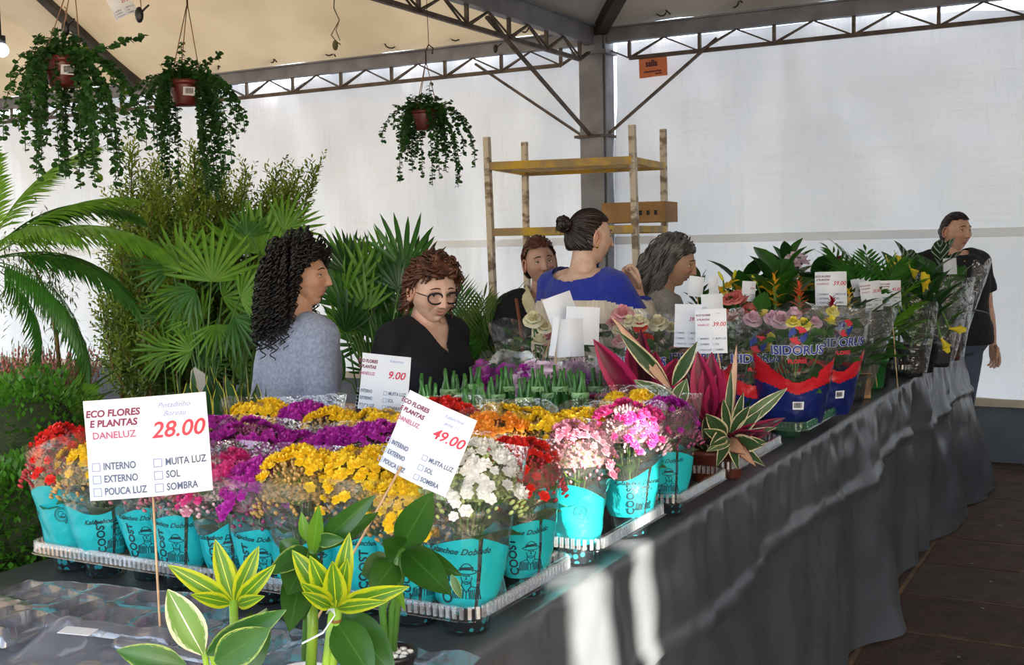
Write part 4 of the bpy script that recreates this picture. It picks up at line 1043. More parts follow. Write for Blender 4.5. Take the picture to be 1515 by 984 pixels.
RD = [((1050, 628), (1032, 520), .062, RED1, .2), ((1052, 628), (1053, 521), .060, RED1, .15), ((1052, 628), (1068, 545), .055, RED1, .3), ((1048, 628), (1015, 545), .05, RED2, .3), ((1045, 630), (1003, 590), .05, RED2, .4), ((1055, 630), (1085, 575), .05, RED2, .4), ((1050, 625), (1040, 560), .05, RED1, .2), ((1050, 628), (1042, 526), .055, RED1, .1), ((1055, 628), (1078, 600), .05, RED2, .5)]
t = pot_thing('red_cordyline', 'red-leaved cordyline with upright magenta leaves under the price signs', 1052, 655, 3.22, 0.05, 0.09, BROWNP, 'red cordylines')
for a_, b_, W_, m_, bd in RD: lp(t, P(*a_, 3.22), P(b_[0], b_[1], 3.22 + .03 * ((b_[0]) % 3 - 1)), W_ * 1.2, m_, bd, 0.35, 0.45, 4, 8, face=ORG - P(*a_, 3.2))
stem(t, [P(1052, 670, 3.22), P(1050, 622, 3.22)], 0.007, STEMG)
t = pot_thing('red_cordyline', 'darker red cordyline between the two taller ones', 1008, 650, 3.3, 0.05, 0.09, BROWNP, 'red cordylines')
for a_, b_, W_, m_, bd in [((1008, 640), (985, 540), .06, RED2, .2), ((1008, 640), (1015, 560), .055, RED2, .3), ((1008, 638), (1040, 600), .05, RED1, .5), ((1006, 640), (970, 600), .05, RED2, .5), ((1008, 640), (1018, 536), .05, RED2, .1)]:
    lp(t, P(*a_, 3.3), P(*b_, 3.3), W_ * 1.15, m_, bd, .35, .45, face=ORG - P(*a_, 3.3))
t = pot_thing('stromanthe', 'cream and green striped stromanthe with drooping leaves at the aisle edge', 1078, 690, 3.17, 0.045, 0.09, BROWNP, 'striped stromanthes')
for a_, b_, W_, m_, bd in [((1080, 640), (1165, 574), .040, STRO, .5), ((1078, 640), (1090, 510), .022, STRP, .2), ((1076, 640), (1082, 545), .022, STRG, .2), ((1084, 640), (1100, 580), .025, STRG, .3), ((1085, 650), (1128, 605), .03, STRG, .6), ((1085, 650), (1162, 618), .035, RED2, .7),
                           ((1082, 655), (1128, 660), .05, STRG, .9), ((1080, 655), (1104, 672), .045, STRP, 1.2), ((1075, 655), (1060, 690), .03, STRG, 1.0), ((1085, 652), (1135, 655), .032, STRG, .8), ((1080, 650), (1045, 668), .03, STRO, .8), ((1088, 655), (1132, 690), .025, STRG, 1.0), ((1082, 652), (1092, 695), .028, STRG, .9), ((1085, 648), (1150, 632), .022, STRG, .6), ((1075, 650), (1040, 635), .035, STRG, .6), ((1074, 646), (1044, 612), .045, STRG, .5), ((1070, 645), (1050, 660), .04, STRG, .9), ((1084, 645), (1118, 640), .03, RED2, .6),
                           ((1085, 648), (1140, 640), .03, RED2, .8), ((1078, 640), (1070, 590), .025, STRG, .3), ((1088, 656), (1118, 690), .03, STRP, 1.2), ((1080, 640), (1110, 600), .03, STRG, .4), ((1080, 645), (1145, 625), .03, RED2, .5)]:
    lp(t, P(*a_, 3.08), P(b_[0], b_[1], 3.05 - .0005 * (b_[1] - 560)), W_, m_, bd, .3, .45, face=ORG - P(*a_, 3.05))
t = pot_thing('stromanthe', 'striped stromanthe whose cream leaf arches before the tallest cordyline', 985, 665, 3.0, 0.045, 0.08, BROWNP, 'striped stromanthes')
for a_, b_, W_, m_, bd in [((975, 640), (1002, 590), .02, STRO, .1), ((985, 620), (930, 566), .001, STRO, .1)]: pass
for a_, b_, W_, m_, bd in [((1000, 605), (938, 562), .060, STRO, .55), ((995, 580), (905, 468), .032, STRP, .25), ((990, 570), (915, 490), .04, STRG, .3), ((995, 570), (1032, 505), .035, STRG, .3), ((1000, 600), (1016, 560), .045, STRO, .5), ((998, 610), (975, 570), .05, STRG, .4)]:
    lp(t, P(*a_, 3.02), P(*b_, 2.98), W_, m_, bd, .3, .42, face=ORG - P(*a_, 3.0))
stem(t, [P(985, 660, 3.0), P(998, 600, 3.02)], 0.004, STEMG); stem(t, [P(987, 660, 3.0), P(994, 575, 3.02)], 0.003, STEMG)
tray(-1.20, -0.955, 2.93, 3.40, 'clear ribbed tray of brown pots under the striped stromanthe', [(-1.02, 3.0), (-1.02, 3.15), (-1.02, 3.3)], pitch=0.012)
for i, (px, py) in enumerate([(1061, 705), (1082, 697), (1104, 688)]):
    q = T(px, py + 8, TH + .004); t = thing('brown_pot', ['brown plastic pot at the near end of the stromanthe tray', 'brown plastic pot in the middle of the stromanthe tray', 'brown plastic pot at the far end of the stromanthe tray'][i], 'pot', (min(q.x, -1.03), q.y, TH + .006), 0, 'brown pots at the aisle edge')
    link('pot_body', potmesh(0.048, 0.085, BROWNP), t); b = uvmb()
    leaves(t, 7, [lm('leaf', (STRG, RED2, STRP)[i], 0.12, 0.032, 0.9, .3, 6)], 0.08, 0.4, 1.2, 0.7, 1.2)
GT = clearmat('green_tray', tint=(0.35, 0.66, 0.48), base=0.12, edge=0.7, haze=0.10, hz=(.2, .5, .35))
tray(-1.17, -0.94, 3.60, 4.15, 'greenish clear tray under the blue and red rose sleeves', [(-1.03, 3.74), (-1.03, 3.98)], mt=GT, pitch=0.012, zr=.066)
tray(-1.10, -0.95, 5.45, 6.0, 'clear ribbed tray beside the black pots near the far table end', [(-1.02, 5.6), (-1.02, 5.85)], pitch=0.015)

# ---- signs further back
sign(1017, 482, 3.6, 42, 64, 0.03, 'narrow price sign reading 39.00 left of the overlapping one', '39.00', (1035, 560), yaw=-.5, crop=True, curve=.2)
sign(1052, 490, 3.5, 46, 66, -0.03, 'price sign reading 39.00 with shop heading above the red cordyline', '39.00', (1073, 600), yaw=-0.2, curve=.3, clip_left=-.02, pen=('Rosa',), stick_top=(1062, 520))
sign(1230, 427, 4.55, 46, 50, -0.02, 'price sign reading 39.00 standing above the red guzmania flower', '39.00', (1226, 500), yaw=-.1)
sign(1290, 438, 4.7, 32, 44, -0.12, 'price sign slanting in front of its twin right of the red guzmania', '35.00', (1288, 520), yaw=.1)
sign(1276, 424, 4.8, 30, 26, -0.2, 'small price sign behind the slanting one, nearly hidden', None, (1284, 480), blank=True)
sign(1318, 434, 4.75, 34, 38, -0.03, 'price sign on the skewer of the tall palm in the green pot', '45.00', (1326, 545), yaw=.1)
sign(1108, 431, 4.6, 20, 30, 0.05, 'tiny price sign reading 8.00 beside the coral roses', '8.00', (1108, 500), crop=True)
sign(832, 460, 3.55, 46, 50, -0.35, 'blank white sign tilted back at the left of three', None, (800, 540), blank=True, yaw=.3)
sign(862, 482, 3.5, 50, 56, 0.04, 'large blank white sign right of the other blank ones', None, (857, 560), blank=True)
sign(842, 500, 3.35, 45, 56, -0.05, 'blank white sign curled forward, nearest of three before the striped sweater', None, None, blank=True, yaw=.1, curve=.6)
sign(820, 498, 3.34, 9, 58, 0.14, 'narrow edge-on sign with red price on the tallest white skewer', '0', (826, 600), blank=True, yaw=-.2)
sign(1030, 424, 4.3, 22, 30, 0.12, 'blank white sign next to the grey-haired woman', None, (1035, 470), blank=True)
sign(1056, 424, 4.4, 14, 28, -0.03, 'small narrow sign beside the yellow lilies, right of the blank one', '0', (1056, 470), blank=True)
sign(1054, 450, 4.1, 32, 30, -0.05, 'blank white sign just above the 39.00 sign', None, (1050, 480), blank=True)
sign(1406, 394, 5.9, 20, 24, -0.05, 'blank white sign in front of the woman in the black t-shirt', None, (1402, 440), blank=True)

# ---- foliage plants and exotic flowers on the far half of the table
BIG = [lm('leaf', G2, 0.21, 0.13, 0.5, 0.22, 7, 0.55, 4, p=.6, wave=.06), lm('leaf', G1, 0.19, 0.12, 0.6, 0.25, 7, 0.55, 4, p=.6, wave=.06)]
BIGB = [lm('leaf', G1, 0.17, 0.075, 0.6, 0.25, 7, 0.45, 4), lm('leaf', G2, 0.19, 0.07, 0.7, 0.25, 7, 0.45, 4)]
LONG = [lm('leaf', G1, 0.30, 0.05, 0.9, 0.35, 8, 0.4), lm('leaf', G2, 0.26, 0.05, 0.8, 0.35, 8, 0.4)]
STRAP = [lm('leaf', G1, 0.34, 0.032, 0.6, 0.35, 8, 0.4), lm('leaf', G3, 0.30, 0.026, 0.7, 0.35, 8, 0.4)]
MED = [lm('leaf', G1, 0.13, 0.06, 0.6, 0.25, 6, .4), lm('leaf', G2, 0.10, 0.045, 0.5, 0.25, 6, .4)]
SPOT = leafmat('begonia_spotted', '#2F4A2E', '#263D27', '#B9C4B4', 'stripe', trans=.2, k=.12)
BEG = [lm('leaf', SPOT, 0.12, 0.07, 0.5, 0.25, 7, .4, 4, p=.8)]
RB = leafmat('ficus_red', '#5A2420', '#471B1A', trans=.25); RBL = [lm('leaf', RB, 0.14, 0.08, .5, .3, 6, .5, 4)]
def tplant(px, py, d, label, n, meshes, z, el0, el1, s0=.8, s1=1.1, pot=(0.06, 0.1), mt=BLACKP, r0=.01, dz=0.1, seed=1, name='potted_plant', group='foliage plants on the far half of the table', sl=None, top=None):
    q = P(px, py, d); t = thing(name, label, 'potted plant', (q.x, q.y, TH + .004), 0, group); link('pot', potmesh(pot[0], pot[1], mt), t)
    r = random.Random(seed); leaves(t, n, meshes, z, el0, el1, s0, s1, r0, r.random() * 6, dz=dz, rr=r)
    stem(t, [q.xyz * 1 + Vector((0, 0, TH + .05 - q.z)), q + Vector((0, 0, TH + z + dz - q.z))], 0.006)
    if sl: sleeve2(t, 0.02, sl[0], pot[0] * 1.05, sl[1], [CLEAR], None, seed)
    return t
tplant(1150, 470, 4.8, 'fiddle-leaf plant with large upright leaves, tallest on the table', 18, BIG, 0.22, .3, 1.25, .8, 1.15, dz=.25, seed=2)
tplant(1118, 480, 4.9, 'broad-leaved green plant left of the fiddle-leaf plant', 16, BIGB, 0.16, .1, 1.1, .8, 1.2, dz=.2, seed=3)
tplant(1212, 470, 5.2, 'dark broad-leaved plant behind the 39.00 sign', 22, BIG, 0.16, .1, 1.2, .7, 1.05, dz=.28, seed=4)
tplant(1190, 480, 5.0, 'green plant between the fiddle-leaf plant and the dark one', 20, MED, 0.16, .2, 1.2, .9, 1.5, dz=.25, seed=5)
tplant(1232, 470, 5.5, 'rubber plant with dark red leaves behind the 39.00 sign', 10, RBL, 0.2, .3, 1.2, .7, 1.05, dz=.3, seed=6)
tplant(1268, 480, 5.3, 'spotted begonia left of the second spotted begonia', 12, BEG, 0.24, .1, 1.2, .8, 1.2, dz=.22, seed=7)
tplant(1300, 480, 5.6, 'spotted begonia behind the pair of slanting price signs', 12, BEG, 0.24, .1, 1.2, .8, 1.2, dz=.22, seed=8)
tplant(1342, 480, 5.9, 'spotted begonia left of the woman in the black t-shirt', 12, BEG, 0.26, .1, 1.2, .8, 1.3, dz=.26, seed=9)
tplant(1392, 470, 6.1, 'spotted begonia directly before the woman in the black t-shirt', 13, BEG + [MED[0]], 0.28, .2, 1.3, .9, 1.4, dz=.26, seed=10)
tplant(1250, 500, 4.9, 'green leafy plant filling the middle behind the guzmanias', 24, MED + BIGB[:1], 0.12, .1, 1.2, .9, 1.4, dz=.3, seed=11)
tplant(1120, 500, 4.5, 'low leafy plant behind the coral roses', 24, MED, 0.12, .1, 1.1, .8, 1.3, dz=.2, seed=12)
tplant(1345, 500, 5.5, 'leafy calla plant with upright arrow leaves behind the palm in the green pot', 20, LONG, 0.10, 1.25, 1.5, .8, 1.2, dz=.15, seed=13)
tplant(1390, 500, 5.7, 'bushy green calla plant at the right end of the display', 22, LONG + BIGB, 0.10, 1.15, 1.5, .8, 1.1, dz=.2, seed=14, sl=(.42, .16))
tplant(1372, 490, 5.9, 'broad green plant with dark leaves behind the calla plants', 18, BIGB, 0.2, .2, 1.2, .8, 1.2, dz=.25, seed=15)
tplant(1100, 475, 5.1, 'green plant with oval leaves behind the yellow lilies', 26, BIGB + MED, .16, .1, 1.2, .9, 1.3, dz=.28, seed=41)
tplant(1165, 480, 5.5, 'tall oval-leaved plant behind the fiddle-leaf plant', 26, BIGB, .2, .1, 1.2, .8, 1.1, dz=.34, seed=42)
tplant(1262, 490, 5.0, 'bushy oval-leaved plant right of the 39.00 sign', 26, MED + BIGB, .14, .1, 1.2, .9, 1.4, dz=.3, seed=43)
tplant(1300, 505, 5.1, 'bright green bushy plant behind the slanting price signs', 30, MED, .12, .2, 1.3, .8, 1.3, dz=.3, seed=44)
tplant(1330, 490, 5.7, 'leafy plant behind the palm in the green pot', 26, BIGB + MED, .16, .2, 1.3, .8, 1.3, dz=.3, seed=45)
tplant(1245, 520, 4.7, 'low broad-leaved plant behind the second rose sleeve', 26, BIGB, .1, .1, 1.1, .8, 1.1, dz=.22, seed=46, sl=(.34, .17))
tplant(1262, 530, 4.75, 'long-leaved plant in a crinkled clear sleeve left of the green pot', 20, LONG, .1, 1.2, 1.4, .8, 1.15, dz=.12, seed=47, sl=(.38, .17))
# bromeliads
def guz(px, py, d, label, tip, c1, c2, n, seed, wd=.04):
    q = P(px, py, d); t = thing('guzmania', label, 'potted plant', (q.x, q.y, TH + .004), 0, 'bromeliads in clear sleeves'); link('pot', potmesh(0.055, .1, BLACKP), t)
    r = random.Random(seed); leaves(t, 22, LONG, 0.09, .85, 1.4, .75, 1.0, .01, rr=r)
    mt = leafmat('bract_' + c1.strip('#'), c1, c2, trans=.3); bl = lm('bract', mt, 0.055, 0.02, 0.5, .4, 4)
    tp_ = P(tip[0], tip[1], d) - q; tp_.z = P(tip[0], tip[1], d).z - t.location.z
    hgt = 0.14
    for i in range(n):
        s = i / n; a = i * 2.4; c = tp_ * 1.0 - Vector((0, 0, hgt * s)); w_ = wd * (.35 + s)
        link('bract', bl, t, frame(c - Vector((0, 0, .02)), dirv(a, 1.2 - .8 * s)) @ Matrix.Scale(0.5 + .75 * s, 4))
    stem(t, [Vector(t.location) + Vector((0, 0, .08)), Vector(t.location) + tp_ - Vector((0, 0, .06))], 0.006)
    sleeve2(t, 0.02, 0.34, 0.058, 0.17, [CLEAR], None, seed)
guz(1232, 560, 4.45, 'guzmania with a dark red flower spike below the 39.00 sign', (1231, 436), '#A3122A', '#7E0D22', 34, 3)
guz(1185, 560, 4.5, 'guzmania with an orange-pink flower spike right of the yellow lilies', (1182, 412), '#E2603A', '#EF8A3C', 26, 5, .02)
guz(1262, 560, 4.6, 'guzmania with a yellow tipped flower', (1256, 424), '#F0D030', '#E9B722', 18, 7, .03)
guz(1150, 565, 4.55, 'guzmania-like leafy plant with small orange flower behind the rose sleeve', (1146, 400), '#EFA22A', '#F2C12F', 12, 9, .03)
# yellow lilies
LY = mat('lily_yellow', '#F2BE16', '#F7D538', scale=20, rough=.5, trans=.3)
def lily():
    b = uvmb()
    for i in range(6): b.blade(frame((0, 0, 0), dirv(i * pi / 3, .55)), 0.06, 0.024, 0.9, .3, 6, 0, .5)
    return b.mesh('bloom', LY)
LIL = lily(); LB2 = MB(); LB2.ell((0, 0, .02), (.007, .007, .024), 8, 6); LBUD = LB2.mesh('bud', mat('lily_bud', '#D9C83A', '#A9B83A', scale=20, rough=.5))
def lilyplant(px, py, d, label, pts, seed):
    q = P(px, py, d); t = thing('yellow_lily', label, 'potted plant', (q.x, q.y, TH + .004), 0, 'yellow lilies'); link('pot', potmesh(.055, .1, BLACKP), t); loc = Vector(t.location)
    for i, (x, y, bud) in enumerate(pts):
        w_ = P(x, y, d + .04 * (i % 3 - 1)); link('bud' if bud else 'bloom', LBUD if bud else LIL, t, Matrix.Translation(w_ - loc) @ Matrix.Rotation(.6, 4, (sin(i * 2), cos(i * 3), 0)))
        stem(t, [loc + Vector((0, 0, .08)), (loc + w_) / 2 + Vector((0, 0, .1)), w_], .0035)
        for k in range(9): link('leaf', STRAP[k % 2], t, frame((loc + (w_ - loc) * (.3 + .07 * k)) - loc, dirv(k * 2.4, .5)) @ Matrix.Scale(.35, 4))
lilyplant(1080, 500, 4.7, 'yellow lilies right of the small blank sign', [(1065, 432, 0), (1078, 425, 0), (1092, 430, 0), (1070, 415, 1), (1085, 412, 1), (1100, 436, 0)], 1)
lilyplant(1150, 500, 4.75, 'orange-yellow lilies left of the orange guzmania', [(1135, 432, 0), (1148, 426, 0), (1142, 440, 0), (1120, 420, 1)], 2)
lilyplant(1178, 500, 4.9, 'yellow lilies right behind the orange guzmania', [(1172, 425, 0), (1190, 430, 0), (1192, 420, 0)], 3)
# orchids
OR = ruffmesh('orchid_white', '#F2E6EE', '#E9C9DA', 0.04, 6)
t = tplant(1175, 470, 5.3, 'white and pink orchid rising above the fiddle-leaf plant', 8, BIGB, .1, .2, .9, .8, 1.1, seed=22, name='orchid', sl=(.5, .12))
for x, y in ((1170, 384), (1180, 380), (1188, 390), (1176, 394)): link('bloom', OR, t, Matrix.Translation(P(x, y, 5.2) - Vector(t.location)))
# callas
CALY = mat('calla_yellow', '#F0D82A', '#F7E650', scale=14, rough=.4, trans=.3)
def callam():
    b = MB(); rs = []
    for i in range(7):
        s = i / 6; r = .006 + .024 * s ** 1.6; rs.append([Vector((r * cos(a) * (1 + .1 * s), r * sin(a), .07 * s + (.028 * s * s if j in (0, 1, 15) else 0) + .012 * cos(a) * s * s)) for j, a in enumerate([k * 2 * pi / 16 for k in range(16)])])
    b.rings(rs, 0, False); b.tube([(0, 0, .02), (0, 0, .07)], .004, 6, 1); return b.mesh('bloom', [CALY, mat('spadix', '#E0A51F', rough=.6)])
CAL = callam()
q = P(1362, 548, 5.5); t = thing('yellow_calla', 'yellow calla lily plant with two blooms hanging over the aisle edge', 'potted plant', (q.x, q.y, TH + .004)); link('pot', potmesh(.075, .15, BLACKP), t); loc = Vector(t.location)
for x, y, dd, dr in [(1318, 403, -.1, (0, 0, 1)), (1352, 415, 0, (0, 0, 1)), (1366, 432, -.1, (.2, 0, 1)), (1372, 428, -.1, (-.2, 0, 1)), (1404, 486, -.15, (.8, .3, -.1)), (1392, 500, -.2, (.45, .2, -.8)), (1330, 395, .1, (0, 0, 1))]:
    w_ = P(x, y, 5.5 + dd); R_ = Vector(dr).to_track_quat('Z', 'Y').to_matrix().to_4x4()
    link('bloom', CAL, t, Matrix.Translation(w_ - loc) @ R_ @ Matrix.Scale(.75, 4))
    mid = (loc + w_) / 2 + Vector((0, 0, .12 if dr[2] > 0 else .22)); stem(t, [loc + Vector((0, 0, .1)), mid.lerp(loc, .4), mid, mid.lerp(w_, .6) + Vector((0, 0, .02)), w_], .0045)
leaves(t, 22, LONG, .13, 1.25, 1.5, .9, 1.25, .02, dz=.1)
for px, py, d, lab in ((1348, 560, 5.35, 'black pot in a clear sleeve just right of the green pot'), (1385, 548, 5.75, 'black pot in a clear sleeve, second right of the green pot'), (1405, 530, 6.0, 'reddish pot in a clear sleeve at the far table corner')):
    t = tplant(px, py, d, lab, 14, MED, .14, .7, 1.4, .8, 1.2, (.065, .14), BLACKP if 'black' in lab else BROWNP, dz=.1, seed=int(px), group='sleeved pots near the far table corner', sl=(.36, .12))
# parlour palm in the green pot
GPOT = potmesh(.075, .13, GREENP)
q = T(1325, 575, TH + .004); q.x = min(q.x, -1.04); t = thing('parlour_palm', 'parlour palm with many thin stalks in a green plastic pot', 'potted plant', (q.x, q.y, TH + .004)); link('pot', GPOT, t)
def frondmesh(L, n, w_, pl, mt, bend=.9, droop=.5, name='frond', v=.9, seed=0, up=.3):
    r = random.Random(seed); b = uvmb(); pts = []; pos = Vector(); step = L / 14
    for i in range(15):
        a = bend * (i / 14) ** 1.3; pts.append(pos.copy()); pos = pos + Vector((0, cos(a), -sin(a))) * step
    b.tube(pts, [.004 * (1 - .7 * i / 14) * (L / .6) ** .5 for i in range(15)], 4, 0, False)
    for i in range(n):
        s = .18 + .82 * i / n; k = s * 14; a = pts[min(13, int(k))].lerp(pts[min(14, int(k) + 1)], k % 1); tg = (pts[min(14, int(k) + 1)] - pts[max(0, int(k) - 1)]).normalized()
        ll = pl * (sin(pi * min(.97, .15 + s * .8)) ** .7) * r.uniform(.9, 1.08)
        for sg in (-1, 1):
            d_ = (Vector((sg, 0, 0)) * v + tg * (.55 + .5 * s) + Vector((0, 0, up))).normalized()
            b.blade(frame(a, d_), ll, w_, droop + r.uniform(-.1, .2), .3, 3, 0, .35)
    if seed is not None: b.blade(frame(pts[14], tg), pl * .5, w_, droop, .3, 3)
    return b.mesh(name, mt)
PF = [frondmesh(.30, 11, .012, .11, G1, .7, .5, seed=1), frondmesh(.26, 10, .012, .10, G3, .8, .5, seed=2)]
leaves(t, 26, PF, .12, 1.0, 1.5, .9, 1.25, .03, dz=.22, nm='frond')
for i in range(14):
    a = i * 2.4; rr = .045 * sqrt(i / 14); stem(t, [Vector(t.location) + Vector((rr * cos(a), rr * sin(a), .11)), Vector(t.location) + Vector((rr * 1.3 * cos(a), rr * 1.3 * sin(a), .38))], .003)
# cardboard boxes
CB = mat('cardboard', '#B08A5E', '#9C784F', scale=6, rough=.85)
def cbox(p, size, rz, label, group, flaps=True):
    t = thing('cardboard_box', label, 'box', p, rz, group); w_, d_, h_ = size
    b = MB()
    for c, s in (((0, -d_ / 2, h_ / 2), (w_, .004, h_)), ((0, d_ / 2, h_ / 2), (w_, .004, h_)), ((-w_ / 2, 0, h_ / 2), (.004, d_, h_)), ((w_ / 2, 0, h_ / 2), (.004, d_, h_)), ((0, 0, .003), (w_, d_, .004))): b.box(c, s)
    obj('box_walls', b, CB, t, smooth=False)
    if flaps:
        for sy in (-1, 1):
            b = MB(); R = Matrix.Rotation(sy * .5, 3, 'X'); b.box((0, sy * (d_ / 2 + .02), h_ - .012 + .005), (w_ * .95, .05, .003), 0, R); obj('flap', b, CB, t, smooth=False)
    return t
q = T(1262, 590); cbox((q.x - .03, q.y + .05, TH + .004), (.13, .16, .10), .5, 'open cardboard box next to the printed rose sleeve on the table edge', 'cardboard boxes on the table')
q = T(1285, 578); cbox((q.x - .05, q.y + .12, TH + .004), (.11, .13, .13), .2, 'taller cardboard box behind the open one, left of the green pot', 'cardboard boxes on the table')
# silver wrap around the bouquet before the standing woman
SIL = mat('silver_wrap', '#C6CAD0', '#8E939C', scale=5, rough=.2, metal=.8, bump=.6, bscale=9)
q = P(1412, 470, 6.5); t = thing('wrapped_bouquet', 'bouquet in crinkled silver and clear wrapping at the right end of the table', 'bouquet', (q.x, q.y, TH + .004)); 
b = MB(); rs = []
for i in range(9):
    s = i / 8; rs.append([Vector((.05 + (0.03 + .07 * s) * cos(a) * .9 + .05 * s, (0.03 + .06 * s) * sin(a), .12 + .36 * s + .03 * sin(3 * a) * s + .015 * noise.noise(Vector((a * 3, s * 6, 0))))) for a in [-1.5 + k * 3.2 / 16 for k in range(17)]])
b.rings(rs, 0, False, False); obj('wrapping', b, clearmat('silver_film', tint=(.75, .78, .8), base=.25, edge=.8, haze=.05, bump=1, bscale=12, dist=.03), t)
leaves(t, 16, BIGB + BEG, .2, .4, 1.3, .8, 1.1, .02, dz=.2); link('pot', potmesh(.06, .12, BLACKP), t)

# ---- foreground: gold and cream lucky bamboo, three small pots, clear plastic trays
def wp(x, y, d): return P(x, y, d)
BAM = mat('bamboo_stalk', '#8DB43A', '#6E9A34', scale=12, rough=.35); DARKB = mat('bamboo_stalk_dark', '#4E7F34', '#3F6C2B', scale=12, rough=.35)
def fore(label, potc, r, h, mt, d, leaves_, stems_, top=None, pebbles=False):
    q = P(potc[0], potc[1], d); t = thing('dracaena', label, 'potted plant', (q.x, q.y, TH + .004), 0, 'lucky bamboo plants in the foreground')
    link('pot', potmesh(r, h, mt), t)
    if pebbles:
        pb = MB(); pb.ell((0, 0, 0), (.007, .006, .004), 6, 4); pm = pb.mesh('pebble', mat('white_pebble', '#E6E6E2', rough=.5))
        for i in range(18): a = i * 2.4; rr = r * .8 * sqrt(i / 18); link('pebble', pm, t, Matrix.Translation((rr * cos(a), rr * sin(a), h * .93)))
    for s_, rr, m_ in stems_: stem(t, [P(*x) for x in s_], rr, m_, 'stalk', 10)
    for (a_, b_, W_, m_, bd, fo) in leaves_: lp(t, P(*a_), P(*b_), W_, m_, bd, fo, .42, 4, 10, face=ORG - P(*a_), p=.9)
    return t
d1 = 1.52
fore('dracaena with yellow-green top and a cream leaf, leftmost in the foreground', (346, 1040), .04, .06, WHITEP, d1,
     [((345, 893, d1), (248, 836, d1 - .03), .026, VAR, .35, .3), ((345, 890, d1), (318, 798, d1), .026, VAR, .3, .4), ((347, 890, d1), (383, 808, d1), .024, VAR, .4, .4), ((342, 893, d1), (282, 880, d1 - .05), .020, VAR, .4, .3), ((350, 892, d1), (408, 835, d1 - .03), .022, VAR, .6, .35),
      ((352, 894, d1), (392, 882, d1 - .06), .018, VAR, .5, .3), ((345, 888, d1), (335, 820, d1 + .02), .022, VAR, .2, .5),
      ((300, 968, d1 - .05), (248, 872, d1 - .05), .044, VARW, .35, .25), ((275, 985, d1 - .08), (172, 962, d1 - .1), .034, VARG, .5, .25), ((306, 968, d1 - .05), (424, 902, d1 - .08), .036, VARG, .45, .3), ((318, 980, d1 - .1), (400, 930, d1 - .12), .045, VARG, .3, .2), ((345, 1010, d1), (395, 900, d1 + .02), .05, DRG, .3, .2),
      ((352, 1010, d1), (372, 905, d1 + .05), .035, DRG, .3, .3)],
     [([(346, 1040, d1), (348, 960, d1), (345, 888, d1)], .0058, BAM), ([(310, 1040, d1), (308, 1000, d1), (302, 962, d1 - .04)], .004, BAM), ([(332, 1040, d1), (318, 985, d1 - .02), (312, 965, d1 - .04)], .004, BAM)])
d2 = 1.46
t = fore('dracaena with bright yellow-green top and a white plant label, centre of the foreground', (484, 1030), .042, .06, BLACKP, d2,
     [((492, 898, d2), (432, 814, d2), .030, VAR, .35, .4), ((494, 900, d2), (458, 822, d2 - .03), .030, VAR, .25, .4), ((498, 900, d2), (517, 788, d2), .026, VAR, .25, .5), ((500, 898, d2), (606, 868, d2 - .05), .026, VAR, .5, .35), ((499, 900, d2), (574, 890, d2 - .08), .018, VAR, .5, .3), ((490, 897, d2), (444, 862, d2 - .06), .024, VAR, .4, .35),
      ((497, 895, d2), (492, 830, d2 - .04), .030, VAR, .2, .5), ((499, 896, d2), (514, 826, d2 - .02), .024, VAR, .2, .5), ((490, 898, d2), (446, 876, d2 - .08), .018, VAR, .4, .3),
      ((498, 920, d2), (552, 1005, d2 - .05), .05, DRG, .5, .2), ((500, 905, d2 + .04), (585, 1000, d2), .055, DRG, .4, .2)],
     [([(478, 1030, d2), (486, 960, d2), (494, 898, d2)], .006, BAM), ([(488, 1030, d2), (495, 960, d2), (500, 900, d2)], .0055, BAM)])
b = MB(); I = Matrix.Translation(t.location).inverted(); pa, pb_ = I @ P(492, 902, d2 - .03), I @ P(447, 952, d2 - .04); loop = [pa + Vector((.004, 0, .006)), I @ P(496, 912, d2 - .03), I @ P(482, 932, d2 - .035), pb_]
b.tube([I @ P(484, 908, d2 - .01), I @ P(490, 901, d2 - .03), I @ P(496, 910, d2 - .03), I @ P(478, 936, d2 - .035), pb_], [.002, .004, .006, .008, .008], 8, 0, True, .15); obj('plant_label', b, mat('label_white', '#EDF0F8', rough=.35), t)
b = MB(); c_ = I @ P(497, 918, d2); b.lathe([(.0072, -.002), (.0078, 0), (.0072, .002)], 10, c_); obj('tie', b, mat('tie_brown', '#6B4A20', rough=.7), t)
d3 = 1.66
fore('tall dark green dracaena in a black pot with white pebbles', (578, 962), .038, .05, BLACKP, 1.72,
     [((592, 812, d3), (640, 728, d3 - .04), .050, DRG, .3, .2), ((597, 812, d3), (668, 880, d3 - .1), .050, DRG, .35, .2), ((590, 815, d3), (566, 798, d3 - .1), .040, DRG, .5, .2), ((596, 811, d3), (684, 852, d3 - .05), .03, DRG, .5, .25), ((580, 850, d3), (600, 905, d3 - .04), .012, G3, .4, .3), ((668, 850, d3 - .08), (682, 885, d3 - .08), .012, VARG, .3, .2),
      ((586, 830, d3), (535, 850, d3), .045, DRG, .6, .2), ((585, 830, d3), (548, 880, d3 - .04), .045, DRG, .5, .2)],
     [([(572, 962, 1.72), (566, 900, 1.70), (584, 850, d3), (592, 810, d3)], .006, DARKB), ([(578, 962, 1.72), (580, 900, 1.7), (592, 850, d3), (596, 810, d3)], .0055, DARKB), ([(583, 962, 1.72), (590, 880, 1.69), (602, 812, d3)], .0045, DARKB)], pebbles=True)
d4 = 1.58
